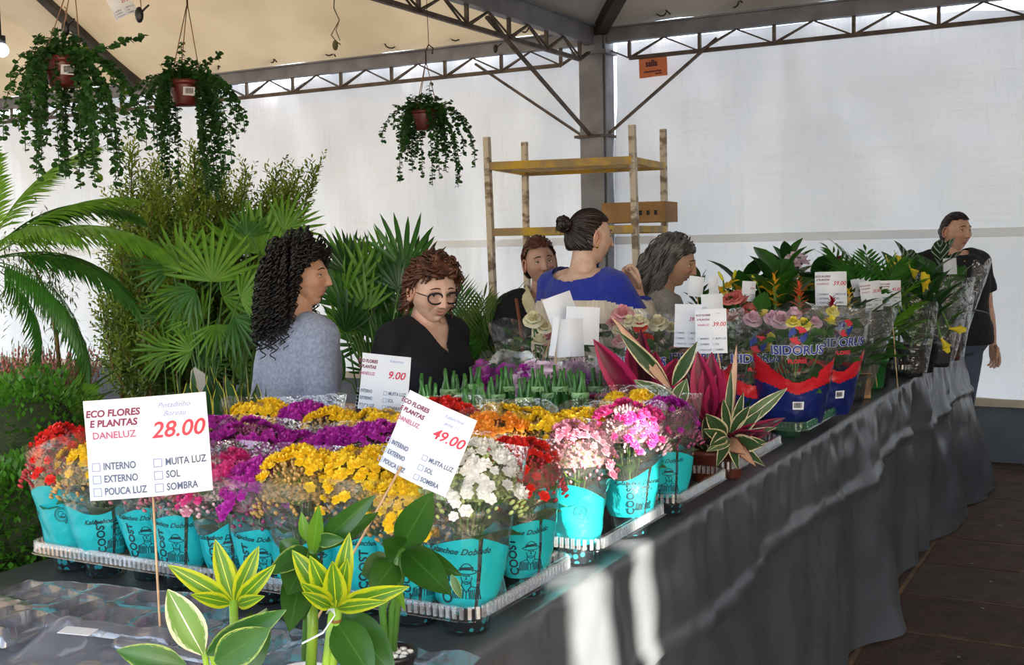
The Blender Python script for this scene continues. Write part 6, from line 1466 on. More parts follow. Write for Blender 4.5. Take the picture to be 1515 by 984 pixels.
def basket(cx, cy, d, rpot, hpot, label, ends, hang, seed, fill, tagw=None, s_=.024, fillr=1.0):
    c = P(cx, cy, d); t = thing('hanging_basket', label, 'hanging plant', (c.x, c.y, c.z - hpot / 2), 0, 'hanging baskets of trailing vines'); loc = Vector(t.location); r = random.Random(seed)
    b = MB(); b.lathe([(.001, 0), (rpot * .62, 0), (rpot * .66, .006), (rpot * .92, hpot * .78), (rpot * .92, hpot * .8), (rpot * 1.02, hpot * .82), (rpot * 1.04, hpot), (rpot * .95, hpot), (rpot * .9, hpot * .85), (.001, hpot * .85)], 28); obj('pot', b, TERRA, t)
    hk = P(hang[0], hang[1], d) - loc
    for k in range(3):
        a = k * 2.09 + .5; b = MB(); b.tube([(rpot * cos(a), rpot * sin(a), hpot), hk], .0022, 5); obj('cord', b, CORD, t)
    b = MB(); b.tube([hk + Vector((0, 0, -.02)), hk + Vector((0, 0, .05)), hk + Vector((.02, 0, .08)), hk + Vector((.045, 0, .06)), hk + Vector((.04, 0, .03))], .004, 6); obj('hook', b, HOOK, t)
    if hang[2:]: b = MB(); b.tube([hk + Vector((.02, 0, .08)), Vector((hk.x, hk.y, hang[2] - loc.z))], .002, 4); obj('hanging_wire', b, HOOK, t)
    rim = loc + Vector((0, 0, hpot))
    for (x, y) in ends:
        e = P(x, y, d + r.uniform(-.18, .18)); dd = e - rim; hd = Vector((dd.x, dd.y, 0)); a = rim + (hd.normalized() if hd.length > 1e-3 else Vector((1, 0, 0))) * rpot * .8
        if e.z < rim.z: sh = Vector((a.x + (e.x - a.x) * .65, a.y + (e.y - a.y) * .65, rim.z - .25 * (rim.z - e.z) + .03)); pts = [rim, a + Vector((0, 0, .04)), sh, Vector((e.x * .95 + sh.x * .05, e.y * .95 + sh.y * .05, (sh.z + e.z) / 2)), e]
        else: pts = [rim, a.lerp(e, .4), e]
        vine(t, pts, s_, r, VLB if r.random() < .08 else VL)
    for i in range(fill):
        a = facing(c) + r.uniform(.75, 5.5); L = r.uniform(.15, .5) * fillr; q = r.uniform(.9, 1.6); o1 = rim + Vector((cos(a), sin(a), 0)) * rpot * .7 + Vector((0, 0, .04 * r.random()))
        o2 = rim + Vector((cos(a), sin(a), 0)) * rpot * q + Vector((0, 0, .02)); o3 = o2 + Vector((cos(a) * .03, sin(a) * .03, -L)); vine(t, [rim + Vector((0, 0, .02)), o1, o2, o3], s_, r, VL)
    # mound of leaves over the soil
    b = uvmb()
    for i in range(320):
        a = r.uniform(0, 6.28); q = rpot * 1.28 * sqrt(r.random()); o_ = Vector((q * cos(a), q * sin(a), hpot + r.uniform(-.01, .07)))
        b.blade(frame(o_, dirv(r.uniform(0, 6.28), r.uniform(-.3, 1.2))), s_ * 1.1, s_ * .9, .4, .2, 2, 0, .5)
    obj('crown', b, VL, t)['kind'] = 'stuff'
    if tagw:
        a = facing(c) + tagw; b = MB(); q = Vector((cos(a), sin(a), 0)) * rpot * .93; rt = Vector((-sin(a), cos(a), 0)); n_ = 4
        b.rings([[q * .88 + rt * u * .024 + Vector((0, 0, hpot * .35)) - Vector((cos(a), sin(a), 0)) * abs(u) * -.0 for u in (-1, 0, 1)], [q * 1.0 + rt * u * .024 + Vector((0, 0, hpot * .68)) for u in (-1, 0, 1)]], 0, False, False)
        for k in range(9):
            u = -.8 + .2 * k; b.rings([[q * .91 + rt * (u + e) * .018 + Vector((0, 0, hpot * .42)) + Vector((cos(a), sin(a), 0)) * .003 for e in (0, .09)], [q * .985 + rt * (u + e) * .018 + Vector((0, 0, hpot * .63)) + Vector((cos(a), sin(a), 0)) * .003 for e in (0, .09)]], 1, False, False)
        obj('barcode_tag', b, [LW, LK], t, smooth=False)
    return t
basket(92, 107, 4.3, .072, .105, 'hanging basket with the longest trailing vines, leftmost under the canopy',
       [(16, 132), (35, 165), (28, 195), (5, 205), (60, 190), (62, 225), (88, 262), (97, 265), (100, 240), (128, 250), (140, 250), (145, 268), (160, 225), (175, 262), (172, 280), (178, 258), (210, 210), (203, 195), (217, 221), (216, 52), (85, 40), (110, 50), (70, 215), (38, 225), (120, 215), (150, 200), (165, 190), (185, 170), (190, 205), (48, 150), (130, 180), (140, 215)], (108, -40, 3.25), 1, 14, .3, .024)
basket(273, 138, 4.7, .068, .10, 'hanging basket of dark dense vines, second under the canopy',
       [(205, 155), (212, 190), (228, 210), (233, 225), (240, 230), (252, 200), (262, 205), (300, 240), (310, 282), (328, 275), (343, 240), (335, 262), (318, 290), (362, 197), (355, 185), (325, 78), (268, 62), (220, 175), (205, 135), (345, 165), (340, 150), (300, 215), (322, 225), (215, 160), (250, 85), (350, 205), (330, 195)], (277, 4, 3.2), 2, 16, .3, .022)
basket(628, 178, 6.0, .07, .10, 'small ball-shaped hanging basket in the middle of the tarpaulin wall',
       [(566, 212), (582, 190), (580, 155), (592, 270), (603, 240), (640, 275), (650, 265), (678, 278), (680, 270), (703, 248), (697, 215), (690, 195), (668, 150), (610, 255), (592, 220), (625, 262), (660, 255), (672, 240), (636, 122), (612, 155), (660, 150), (590, 205), (645, 240), (686, 230), (618, 230)], (630, 90, 3.3), 3, 26, None, .022, .55)
# hooks that dangle from the canopy, torn plant ties
def dangling(px, py, px2, py2, d, label, clip=True):
    p, q = P(px, py, d), P(px2, py2, d); t = thing('dangling_tie', label, 'cord', p, 0, 'cords dangling from the canopy'); v = q - p; r = random.Random(int(px))
    b = MB(); b.tube([v * (k / 8) + Vector((r.uniform(-.01, .01), 0, 0)) for k in range(9)], .0025, 4); obj('cord', b, CORD, t)
    if clip: b = MB(); b.ell(v, (.018, .014, .03), 8, 6); b.tube([v, v + Vector((.03, 0, .02)), v + Vector((.05, 0, .03))], .004, 5); obj('clip', b, BLACKP, t)
dangling(97, 10, 97, 42, 4.4, 'dark clip dangling beside the cords of the leftmost basket'); dangling(206, -10, 206, 22, 4.3, 'dark clip dangling right of the hanging price sign'); dangling(734, 62, 733, 72, 7.9, 'dark clip on the beam left of the column')
p = P(495, 0, 6.5); t = thing('dangling_tie', 'long knotted cord dangling from the canopy above the middle basket', 'cord', p, 0, 'cords dangling from the canopy'); b = MB(); b.tube([P(x, y, 6.5) - p for x, y in ((495, -20), (494, 12), (502, 30), (490, 52), (498, 62), (504, 66))], .004, 4); b.tube([P(x, y, 6.5) - p for x, y in ((502, 30), (497, 45), (503, 60))], .003, 4); b.ell(P(496, 67, 6.5) - p, (.02, .015, .03), 6, 5); obj('cord', b, mat('dry_tie', '#5F5A3C', rough=.8), t)
sign(180, 8, 4.3, 34, 34, -.45, 'price sign hanging from the cords above the leftmost basket', '21.00', None, blank=False, crop=True, group='price signs on skewers', yaw=.1)

# banner tags on the tarpaulin
def banner(x, y, w_, h_, label, word, rz=0.0, sub=True):
    c = WY(x, y, WALLY - .11); t = thing('orange_banner', label, 'sign', c, 0); b = MB(); n_ = 8; W_ = w_ * c.length / F; H_ = h_ * c.length / F
    b.rings([[(W_ * (i / n_ - .5), .006 * sin(i), H_ * (j - .5)) for i in range(n_ + 1)] for j in (0, .5, 1)], 0, False, False); obj('banner_sheet', b, mat('orange_print', '#E0885A', '#D9784A', scale=12, rough=.6), t)
    INKP = mat('plum_print', '#4A1E3A', rough=.6)
    me = text_mesh(word, .1, INKP, bold=.003).copy()
    for q in me.vertices: q.co = (q.co.x * W_ * 2.5 * 1.0 - W_ * .03, -.014, q.co.y * W_ * 3.0 + H_ * .17)
    link('lettering', me, t)
    if sub: link('lettering', strokes([[(-.3 * W_ + .07 * W_ * k, -.22 * H_ + .02 * H_ * (k % 2)), (-.25 * W_ + .07 * W_ * k, -.26 * H_)] for k in range(9)] + [[(.1 * W_ + .06 * W_ * k, -.36 * H_), (.14 * W_ + .06 * W_ * k, -.37 * H_)] for k in range(4)], .004).mesh('lettering', INKP, False), t, Matrix.Translation((0, -.014, 0)) @ Matrix.Rotation(pi / 2, 4, 'X'))
    t.rotation_euler = (0, rz, 0)
banner(966, 99, 41, 27, 'orange banner tag with plum lettering right of the column', 'salla', -.03)
banner(190, 116, 26, 12, 'small orange tag behind the leftmost vines at the beam', 'salla', .1, False)
# emergency lamp glow at the upper left: a floodlight hung below the canopy
p = P(2, 74, 5.0); t = thing('floodlight', 'bright white lamp at the left picture edge under the canopy', 'lamp', p); b = MB(); b.ell((0, 0, 0), (.03, .03, .03), 12, 8); obj('bulb', b, mat('lamp_glass', '#FFFFFF', emit=25), t)
b = MB(); b.tube([(0, 0, .025), (0, 0, .06)], .02, 10); b.tube([(0, 0, .06), (0, 0, .9)], .004, 5); obj('socket', b, BLACKP, t)

# ---------------------------------------------------------------- danish-style shelving trolley of paint-flecked poles and yellow shelves
def polemat():
    m = mat('flecked_pole', '#D6CCBC', '#8A7968', scale=9, rough=.7, stretch=(1, 1, 2.0), lo=.5, hi=.62, detail=6, bump=.2); return m
PM = polemat(); YS = mat('yellow_shelf', '#D8B03A', '#A9926A', scale=5, rough=.6, lo=.45, hi=.6, detail=6)
POL = [((720, 203), (733, 520)), ((776, 210), (781, 470)), ((935, 185), (943, 440)), ((981, 191), (984, 400))]
YP = [6.55, 7.35, 6.75, 7.45]; tt = thing('shelving_trolley', 'tall shelving trolley of paint-flecked poles and two yellow shelves', 'shelf', (P(850, 400, 7).x, 7.0, 0)); loc = Vector(tt.location)
pl = []
for (a_, b_), y in zip(POL, YP):
    A, B = WY(a_[0], a_[1], y), WY(b_[0], b_[1], y); B = A + (B - A) * ((A.z - .02) / (A.z - B.z)); pl.append((A - loc, B - loc))
    b = MB(); b.bar(A - loc, B - loc, .038, .038); obj('pole', b, PM, tt, smooth=False)
for zpix, lab in ((243, 0), (341, 1)):
    z = [WY(720, zpix + 3, YP[0]).z][0]
    cr = []
    for A, B in pl: k = (A.z - z) / (A.z - B.z); cr.append(A.lerp(B, k))
    c0, c1, c2, c3 = cr; b = MB()
    b.bar(c0, c2, .035, .05); b.bar(c1, c3, .035, .05); b.bar(c0, c1, .035, .04); b.bar(c2, c3, .035, .04); o = obj('shelf_frame', b, YS, tt, smooth=False)
    n_ = 14
    for i in range(1, n_):
        b = MB(); b.bar(c0.lerp(c2, i / n_), c1.lerp(c3, i / n_), .045, .01); obj('slat', b, YS, tt, smooth=False)
c0 = WY(938, 325, 7.0); cb = cbox((c0.x, 7.1, WY(720, 341, YP[0]).z + .03), (.42, .3, .13), .1, 'flat cardboard box lying on the lower shelf of the trolley', 'cardboard box on the trolley', False)
bx = MB()
for k in range(3): bx.box((.05 + .05 * k, -.154, .06), (.02, .003, .03)); 
obj('printed_marks', bx, LK, cb, smooth=False)['kind'] = 'stuff'
cb2 = cbox((c0.x - .02, 7.12, WY(720, 341, YP[0]).z + .165), (.001, .001, .001), .1, 'x', 'x') if False else None
# ---------------------------------------------------------------- people
SKIN = mat('skin', '#FFFFFF', '#F1E6DF', scale=35, rough=.5, attr='Col', spec=.35, bump=.03, bscale=200)
EYEW = mat('eye_white', '#E6DFD8', rough=.25); IRIS = mat('iris_brown', '#2A1710', rough=.15); LASH = mat('lash_dark', '#1B1310', rough=.7)
def bake(b, mats, voxel=.006, sm=3, name='body'):
    me = b.mesh(name, mats); o = bpy.data.objects.new(name, me); C.objects.link(o)
    m = o.modifiers.new('r', 'REMESH'); m.mode = 'VOXEL'; m.voxel_size = voxel; m.use_smooth_shade = True
    m2 = o.modifiers.new('s', 'SMOOTH'); m2.factor = .5; m2.iterations = sm
    dg = bpy.context.evaluated_depsgraph_get(); out = bpy.data.meshes.new_from_object(o.evaluated_get(dg)); bpy.data.objects.remove(o)
    return out
def g2(x, z, cx, cz, sx, sz): return exp(-((x - cx) / sx) ** 2 - ((z - cz) / sz) ** 2)
def face_disp(x, z, f):
    d = 0.0; z0 = z; sm = f.get('smile', 0)
    d += .0225 * exp(-(x / .0105) ** 2) * (max(0, min(1, (.022 - z) / .048)) ** 1.3) * (1 if z > -.028 else exp(-((z + .028) / .0065) ** 2)) * f.get('nose', 1)
    d += .004 * exp(-(x / .008) ** 2) * exp(-((z - .012) / .02) ** 2)
    d += .008 * (g2(x, z, .0125, -.027, .007, .007) + g2(x, z, -.0125, -.027, .007, .007))
    d -= .0105 * (g2(x, z, .031, .012, .016, .011) + g2(x, z, -.031, .012, .016, .011))
    d += .0045 * (g2(x, z, .028, .033, .022, .008) + g2(x, z, -.028, .033, .022, .008)) + .003 * g2(x, z, 0, .03, .012, .01)
    if sm and z < -.035: z = z - sm * .0045 * min(2.2, (x / .018) ** 2)
    d += .006 * g2(x, z, 0, -.050, .020, .0050) + .0065 * g2(x, z, 0, -.0625, .017, .0055) - .005 * g2(x, z, 0, -.0562, .023, .0022)
    z = z0
    d -= .004 * g2(x, z, 0, -.075, .02, .006) + .002 * (g2(x, z, .027, -.057, .006, .008) + g2(x, z, -.027, -.057, .006, .008))
    d += .010 * g2(x, z, 0, -.095, .022, .016) + .006 * (g2(x, z, .044, -.018, .02, .018) + g2(x, z, -.044, -.018, .02, .018)) * f.get('cheek', 1)
    fold = f.get('age', 0)
    if fold: d -= .003 * fold * (g2(x + .0 , z, .026 + .25 * (-.03 - z), -.042, .004, .016) + g2(x, z, -.026 - .25 * (-.03 - z), -.042, .004, .016))
    d -= .002 * exp(-(x / .004) ** 2) * exp(-((z + .042) / .006) ** 2)
    return d
def head_surface(th, ph, f):
    x, y, z = .0735 * sin(ph) * cos(th), .094 * sin(ph) * sin(th), .113 * cos(ph)
    wd = f.get('wide', 1.0)
    s = max(0, (-.02 - z) / .093)
    x *= (1 - .34 * s ** 1.4) * wd
    if y < 0:
        y *= (1 - .55 * min(1, max(0, (-.015 - z) / .07))) * 1.05
    else: y *= (1 - .10 * s) * (.96 + .05 * max(0, 1 - abs(z) / .05))
    if y > 0: 
        wgt = min(1, y / .045); y += face_disp(x / wd, z, f) * wgt
    return Vector((x, y, z))
def head_into(b, f, H, tone, lips, brow):
    """adds head, ears, lids to builder b through matrix H; vertex colours carry skin, lips, cheeks"""
    NL, NP = 110, 84; rows = []; b.M = H
    ths = []
    for j in range(NL):
        u = j / NL; ths.append(pi / 2 + 2 * pi * (u - .5) * (1 - .0) + .95 * sin(2 * pi * u) * -1 * -.0 + 0.55 * sin(2 * pi * u))
    ths = [pi / 2 + (2 * pi * (j / NL - .5)) - .62 * sin(2 * pi * (j / NL - .5)) for j in range(NL)]
    phs = [pi * (.5 + (i / NP - .5)) for i in range(1, NP)]
    for ph in phs:
        row = []
        for th in ths:
            p = head_surface(th, ph, f); x, z = p.x, p.z; c = Vector(tone)
            if p.y > .03:
                zm = z - f.get('smile', 0) * .0045 * min(2.2, (x / .018) ** 2)
                l = max(g2(x, zm, 0, -.0500, .021, .0050), g2(x, zm, 0, -.0622, .018, .0062)); l = min(1, l * 1.5) if l > .3 else 0
                c = c.lerp(Vector(lips), l * .85)
                k = g2(x, z, .045, -.02, .022, .02) + g2(x, z, -.045, -.02, .022, .02) + .7 * g2(x, z, 0, -.026, .014, .010); c = c.lerp(Vector((tone[0] * .95, tone[1] * .62, tone[2] * .58)), .45 * min(1, k))
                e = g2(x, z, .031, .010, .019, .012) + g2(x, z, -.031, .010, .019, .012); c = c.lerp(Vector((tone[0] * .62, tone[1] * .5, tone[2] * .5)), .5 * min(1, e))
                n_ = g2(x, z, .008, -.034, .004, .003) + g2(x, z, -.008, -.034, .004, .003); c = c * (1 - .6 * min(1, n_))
            b.col = tuple(c); row.append(b.vert(p))
        rows.append(row)
    for a, q in zip(rows, rows[1:]):
        for j in range(NL): k = (j + 1) % NL; b.face((a[j], q[j], q[k], a[k]))
    b.col = tuple(tone); t_ = b.vert((0, 0, .113)); u_ = b.vert((0, .0, -.113))
    for j in range(NL): k = (j + 1) % NL; b.face((t_, rows[0][j], rows[0][k])); b.face((u_, rows[-1][k], rows[-1][j]))
    b.col = (tone[0] * .95, tone[1] * .78, tone[2] * .74)
    for s in (-1, 1):
        R = Matrix.Rotation(s * .35, 3, 'Z') @ Matrix.Rotation(-.2, 3, 'X'); c = Vector((s * .076 * f.get('wide', 1), -.006, .000))
        ring = [(.0, .017 * cos(a) * (1 - .2 * (a > pi)), .030 * sin(a)) for a in [i * pi / 8 for i in range(17)]]
        b.tube([c + R @ (Vector(q) + Vector((s * .006, 0, 0))) for q in ring], .0048, 6)
        b.ell(c + R @ Vector((0, .003, -.002)), (.005, .014, .025), 8, 6, 0, R); b.ell(c + R @ Vector((s * .005, .004, -.026)), (.006, .008, .008), 8, 6, 0, R)
    # eyelids
    for s in (-1, 1):
        ec = eye_c(s, f)
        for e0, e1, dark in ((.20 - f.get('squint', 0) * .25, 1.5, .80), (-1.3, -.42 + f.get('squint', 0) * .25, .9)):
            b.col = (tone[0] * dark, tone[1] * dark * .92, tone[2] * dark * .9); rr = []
            for i in range(6):
                e = e0 + (e1 - e0) * i / 5; rr.append([ec + Vector((.0142 * cos(e) * sin(a), .0142 * cos(e) * cos(a), .0142 * sin(e) - .0035 * (a / 1.4) ** 2 * (1 if e > 0 else -1))) for a in [-1.5 + k * 3.0 / 10 for k in range(11)]])
            b.rings(rr, 0, False, False)
    b.M = None
def eye_c(s, f): return Vector((s * .0315, .0665 + f.get('eye', 0), .0115))
def eyes_mesh(f, brow, gaze=(0, 0)):
    b = MB()
    for s in (-1, 1):
        c = eye_c(s, f); b.ell(c, (.0126, .0126, .0126), 14, 10, 0)
        gd = Vector((gaze[0], 1, gaze[1])).normalized(); Q = gd.to_track_quat('Z', 'Y').to_matrix()
        b.ell(c + gd * .0082, (.0062, .0062, .0052), 12, 6, 1, Q)
        b.tube([c + Vector((.0146 * sin(a), .0146 * cos(a) * .985, .0030 - .0035 * (a / 1.4) ** 2)) for a in [-1.25 + k * 2.5 / 8 for k in range(9)]], .0011, 4, 2)
        pts = []
        for k in range(9):
            x = s * (.013 + .036 * k / 8); z = .0335 + .006 * sin(pi * (k / 8) ** .8) - .003 * k / 8
            pts.append(Vector((x, .0885 - .010 * (k / 8) ** 2 * 1.7 - .001, z)))
        b.tube(pts, [.0016, .0026, .003, .003, .0028, .0026, .0022, .0017, .0008], 5, 3, True)
    return b.mesh('eyes', [EYEW, IRIS, LASH, mat('brow_' + brow, brow, rough=.9)])

def hand_into(b, wrist, d, palm, side, curl=.35, spread=.1, sc=1.0, thumb=.6, pinch=0):
    """wrist point, direction of the hand, palm normal; side +1 right hand, -1 left"""
    y = Vector(d).normalized(); z = -Vector(palm); z = (z - y * z.dot(y)).normalized(); x = y.cross(z) * side
    def L(p): return Vector(wrist) + (x * p[0] + y * p[1] + z * p[2]) * sc
    rs = []
    for yy, hw, hd in ((-.02, .024, .019), (.0, .026, .018), (.03, .036, .017), (.06, .042, .015), (.085, .041, .013), (.095, .036, .009)):
        rs.append([L((hw * cos(a), yy, hd * sin(a))) for a in [k * 2 * pi / 14 for k in range(14)]])
    b.rings(rs)
    for i, (fx, ln, r_) in enumerate(((-.031, .070, .0085), (-.0105, .079, .0088), (.0105, .074, .0085), (.031, .058, .0075))):
        a = spread * (i - 1.5) * .5; p = Vector((fx, .085, 0)); pts = [Vector((fx * .9, .06, 0)), p]; ang = .0
        for seg, c_ in ((.45, .7), (.30, 1.0), (.25, .8)):
            ang += curl * c_ * (1 + .15 * i); p = p + Vector((sin(a) * cos(ang), cos(a) * cos(ang), -sin(ang))) * ln * seg; pts.append(p.copy())
        pts.append(pts[-1] + (pts[-1] - pts[-2]).normalized() * .003)
        b.tube([L(q) for q in pts], [r_ * 1.05 * sc, r_ * 1.08 * sc, r_ * sc, r_ * .92 * sc, r_ * .78 * sc, r_ * .4 * sc], 8)
    pts = [Vector((-.020, .012, -.004)), Vector((-.040, .035, -.012)), Vector((-.052 + .012 * thumb, .062, -.022 - .01 * thumb)), Vector((-.052 + .022 * thumb, .086, -.030 - .012 * thumb)), Vector((-.051 + .023 * thumb, .090, -.031 - .012 * thumb))]
    b.tube([L(q) for q in pts], [.012 * sc, .0115 * sc, .0098 * sc, .008 * sc, .004 * sc], 8)

TORSO = [(.80, .150, .100, 0), (.88, .180, .122, 0), (.96, .178, .122, 0), (1.04, .155, .112, .002), (1.12, .150, .112, .006), (1.20, .160, .122, .012), (1.27, .168, .118, .010), (1.33, .170, .098, .0), (1.375, .150, .080, -.005), (1.405, .110, .068, -.008)]
NECK = [(1.33, .085, .06, -.012), (1.40, .064, .060, -.010), (1.435, .0545, .0575, -.004), (1.48, .050, .054, .003), (1.56, .050, .054, .012)]
def ell_ring(z, hw, hd, yc, n=28, pw=2.3):
    out = []
    for k in range(n):
        a = 2 * pi * k / n; c, s = cos(a), sin(a)
        out.append(Vector((hw * (abs(c) ** (2 / pw)) * (1 if c > 0 else -1), yc + hd * (abs(s) ** (2 / pw)) * (1 if s > 0 else -1), z)))
    return out
def person(label, px, d, topz, az, fat=1.0, bust=1.0, lean=0.0, head=(0, 0, 0), arms=None, tone=(.55, .33, .24), lips=(.45, .16, .14), brow='#2A1C14', f={}, top=None, trousers='#2E3440', hair=None, legs=None, drop=0.0, name='person', gaze=(0, 0), hsc=1.0, group=None, shift=(0, 0), cat='person', curls=None):
    s = topz / 1.655 if not drop else topz
    base = ORG + ray(px, 500) * d; base.z = 0
    t = thing(name, label, cat, base, 0, group); Rz = Matrix.Rotation(az - pi / 2, 4, 'Z'); S = Rz @ Matrix.Scale(s, 4)
    Lm = Matrix.Translation((0, 0, .95 - drop)) @ Matrix.Rotation(-lean, 4, 'X') @ Matrix.Translation((0, 0, -.95))       # torso lean about the hips
    def body_parts(b, off=0.0, arm_off=0.0, neck=True, hips=True, sleeve=1.0, loose=0.0):
        b.M = S @ Lm
        tr = [r for r in TORSO if hips or r[0] > .86]
        b.rings([ell_ring(z, hw * fat + off + loose * max(0, (1.25 - z)), hd * fat * (bust if 1.1 < z < 1.3 else 1) + off + loose * max(0, 1.25 - z), yc + (.012 * (bust - 1) * 10 if 1.15 < z < 1.3 else 0)) for z, hw, hd, yc in tr])
        if neck: b.rings([ell_ring(z, hw + off * .7, hd + off * .7, yc, pw=2) for z, hw, hd, yc in NECK])
        for sd in (-1, 1):
            sh, el, wr = joints[sd]; clav = Vector((sd * .06, -.005, 1.385)); k = fat ** .7
            b.tube([clav, (clav + sh) / 2 + Vector((0, 0, .006)), sh], [.050 + off * .6, .052 * k + off, .056 * k + off], 12)
            b.ell(sh, [.058 * k + off] * 3, 12, 8)
            e1 = sh.lerp(el, .5)
            b.tube([sh, sh.lerp(el, .3), e1, sh.lerp(el, .8), el], [.055 * k + off, .053 * k + off, .047 * k + off + arm_off, .041 * k + off + arm_off, .037 * k + off + arm_off], 12)
            if sleeve > .6 or off == 0:
                b.ell(el, [.037 * k + off + arm_off] * 3, 10, 6); b.tube([el, el.lerp(wr, .25), el.lerp(wr, .6), wr.lerp(el, .05), wr + (wr - el).normalized() * .01], [.037 * k + off + arm_off, .038 * k + off + arm_off, .031 * k + off + arm_off, .024 + off + arm_off, .023 + off + arm_off], 12)
        b.M = None
    joints = {}
    for sd in (-1, 1):
        sh = Vector((sd * .168 * fat ** .6, -.005, 1.345)); a_ = (arms or {}).get(sd)
        if a_: el, wr = Vector(a_[0]), Vector(a_[1])
        else: el = sh + Vector((sd * .06, -.03, -.27)); wr = el + Vector((sd * .01, .05, -.24))
        joints[sd] = (sh, el, wr)
    # body: torso, neck and arms grown together, then head and hands of finer mesh
    b = MB(); body_parts(b); me0 = bake(b, SKIN, .0075 * s, 4)
    fb = MB(); fb.hascol = True; fb.col = tone
    co = np.empty(len(me0.vertices) * 3, dtype=np.float32); me0.vertices.foreach_get('co', co); co = co.reshape(-1, 3)
    fb.v = [tuple(float(q) for q in p) for p in co]; fb.c = [tuple(tone)] * len(fb.v); fb.uv = [(.5, .5)] * len(fb.v); fb.f = [tuple(p.vertices) for p in me0.polygons]; fb.m = [0] * len(fb.f)
    Hd = S @ Lm @ Matrix.Translation((0, .018, 1.475)) @ Matrix.Rotation(head[0], 4, 'Z') @ Matrix.Rotation(-head[1], 4, 'X') @ Matrix.Rotation(head[2], 4, 'Y') @ Matrix.Translation((0, .012, .088 - f.get('short', 0))) @ Matrix.Scale(hsc, 4)
    head_into(fb, f, Hd, tone, lips, brow); fb.col = tuple(tone)
    for sd in (-1, 1):
        sh, el, wr = joints[sd]; hp = ((arms or {}).get(sd) or (None, None, {}))
        kw = dict(hp[2]) if len(hp) > 2 else {}
        fb.M = S @ Lm; hand_into(fb, wr, kw.pop('dir', wr - el), kw.pop('palm', Vector((-sd, .2, 0))), sd, **kw); fb.M = None
    obj('body', fb, SKIN, t)
    ey = obj('eyes', eyes_mesh(f, brow, gaze), None, t, Hd)
    # garment
    sp = dict(kind='top', mt=None, off=.014, arm=.004, sleeve=1.0, cut=None, loose=.03, vox=.009, fold=.006, hem=.86); sp.update(top or {})
    b = MB(); body_parts(b, sp['off'], sp['arm'], True, True, sp['sleeve'], sp['loose']); me = bake(b, sp['mt'], sp['vox'] * s, 4, sp['name'])
    Inv = (S @ Lm).inverted(); bm = bmesh.new(); bm.from_mesh(me); kill = []
    def g(p):                                             # > 0 where cloth is kept
        v = sp['cut'](p)
        for sd in (-1, 1):
            sh, el, wr = joints[sd]
            A, B = (sh, el) if sp['sleeve'] <= 1.0 else (el, wr); fr = sp['sleeve'] if sp['sleeve'] <= 1 else sp['sleeve'] - 1
            ax = (B - A); L = ax.length; ax.normalize()
            if (p - A).dot(ax) > -.02 and ((p - A) - ax * (p - A).dot(ax)).length < .10 and abs(p.x) > .1 * (1 if sp['sleeve'] <= 1 else .0): v = min(v, fr * L - (p - A).dot(ax))
            if sp['sleeve'] <= 1.0 and ((p - B).length < .09 + .0 or ((p - (B + wr) / 2).length < .15 and abs(p.x) > .185 * fat)): v = min(v, fr * L - (p - A).dot(ax))
        return min(v, p.z - sp['hem'])
    for v in bm.verts:
        p = Inv @ v.co; 
        if g(p) < 0: kill.append(v)
    bmesh.ops.delete(bm, geom=kill, context='VERTS')
    for v in [q for q in bm.verts if q.is_boundary]:
        for _ in range(2):
            p = Inv @ v.co; g0 = g(p); h = .002; gr = Vector([(g(p + Vector(e) * h) - g0) / h for e in ((1, 0, 0), (0, 1, 0), (0, 0, 1))])
            if gr.length > .3: st = gr * (-(g0) / gr.length_squared); st = st if st.length < .012 else st.normalized() * .012; v.co = (S @ Lm) @ (p + st)
    bm.normal_update(); fo = sp['fold']
    for v in bm.verts:
        p = Inv @ v.co; n_ = noise.noise(Vector((p.x * 7, p.y * 7, p.z * 5 + d))) + .6 * noise.noise(Vector((p.x * 16 + p.z * 9, p.y * 14, p.z * 12 - abs(p.x) * 10)))
        if not v.is_boundary: v.co += v.normal * n_ * fo * s
    bm.to_mesh(me); bm.free(); me.materials.clear()
    for m_ in (sp['mt'] if isinstance(sp['mt'], list) else [sp['mt']]): me.materials.append(m_)
    if 'matfn' in sp:
        idx = [sp['matfn'](Inv @ p.center) for p in me.polygons]; me.polygons.foreach_set('material_index', idx)
    me.polygons.foreach_set('use_smooth', [True] * len(me.polygons))
    gm = link(sp['name'], me, t)
    # legs
    TM = mat('trousers_' + trousers.strip('#'), trousers, None, rough=.85, bump=.2); b = MB(); b.M = S
    lg = legs or {sd: [(sd * .088, 0, .90 - drop), (sd * .095, .012, .48), (sd * .09, -.015, .09)] for sd in (-1, 1)}
    b.rings([ell_ring(z - drop, hw * fat + .012, hd * fat + .014, yc) for z, hw, hd, yc in ((.80, .14, .10, 0), (.86, .178, .122, 0), (.92, .182, .124, 0), (.99, .168, .118, 0))])
    for sd in (-1, 1):
        hp_, kn, an = [Vector(q) for q in lg[sd]]; b.tube([hp_ + (hp_ - kn).normalized() * .02, hp_.lerp(kn, .35), kn, kn.lerp(an, .4), an], [.096 * fat, .088 * fat, .064, .060, .050], 12)
    obj('trousers', bake(b, TM, .014, 3, 'trousers'), None, t)
    SHM = mat('dark_shoe', '#23211F', rough=.5)
    for sd in (-1, 1):
        an = Vector(lg[sd][2]); b = MB(); b.M = S
        b.rings([[Vector((an.x + w_ * cos(a), an.y + yy, max(.0, hz * .5 + hz * .5 * sin(a)) + an.z - .09)) for a in [k * pi / 6 for k in range(12)]] for yy, w_, hz in ((-.065, .02, .05), (-.05, .036, .08), (0, .040, .09), (.07, .045, .06), (.13, .042, .045), (.165, .02, .03))])
        obj('shoe', b, SHM, t)
    if hair: hair(t, Hd, f)
    return t, S @ Lm, Hd, joints

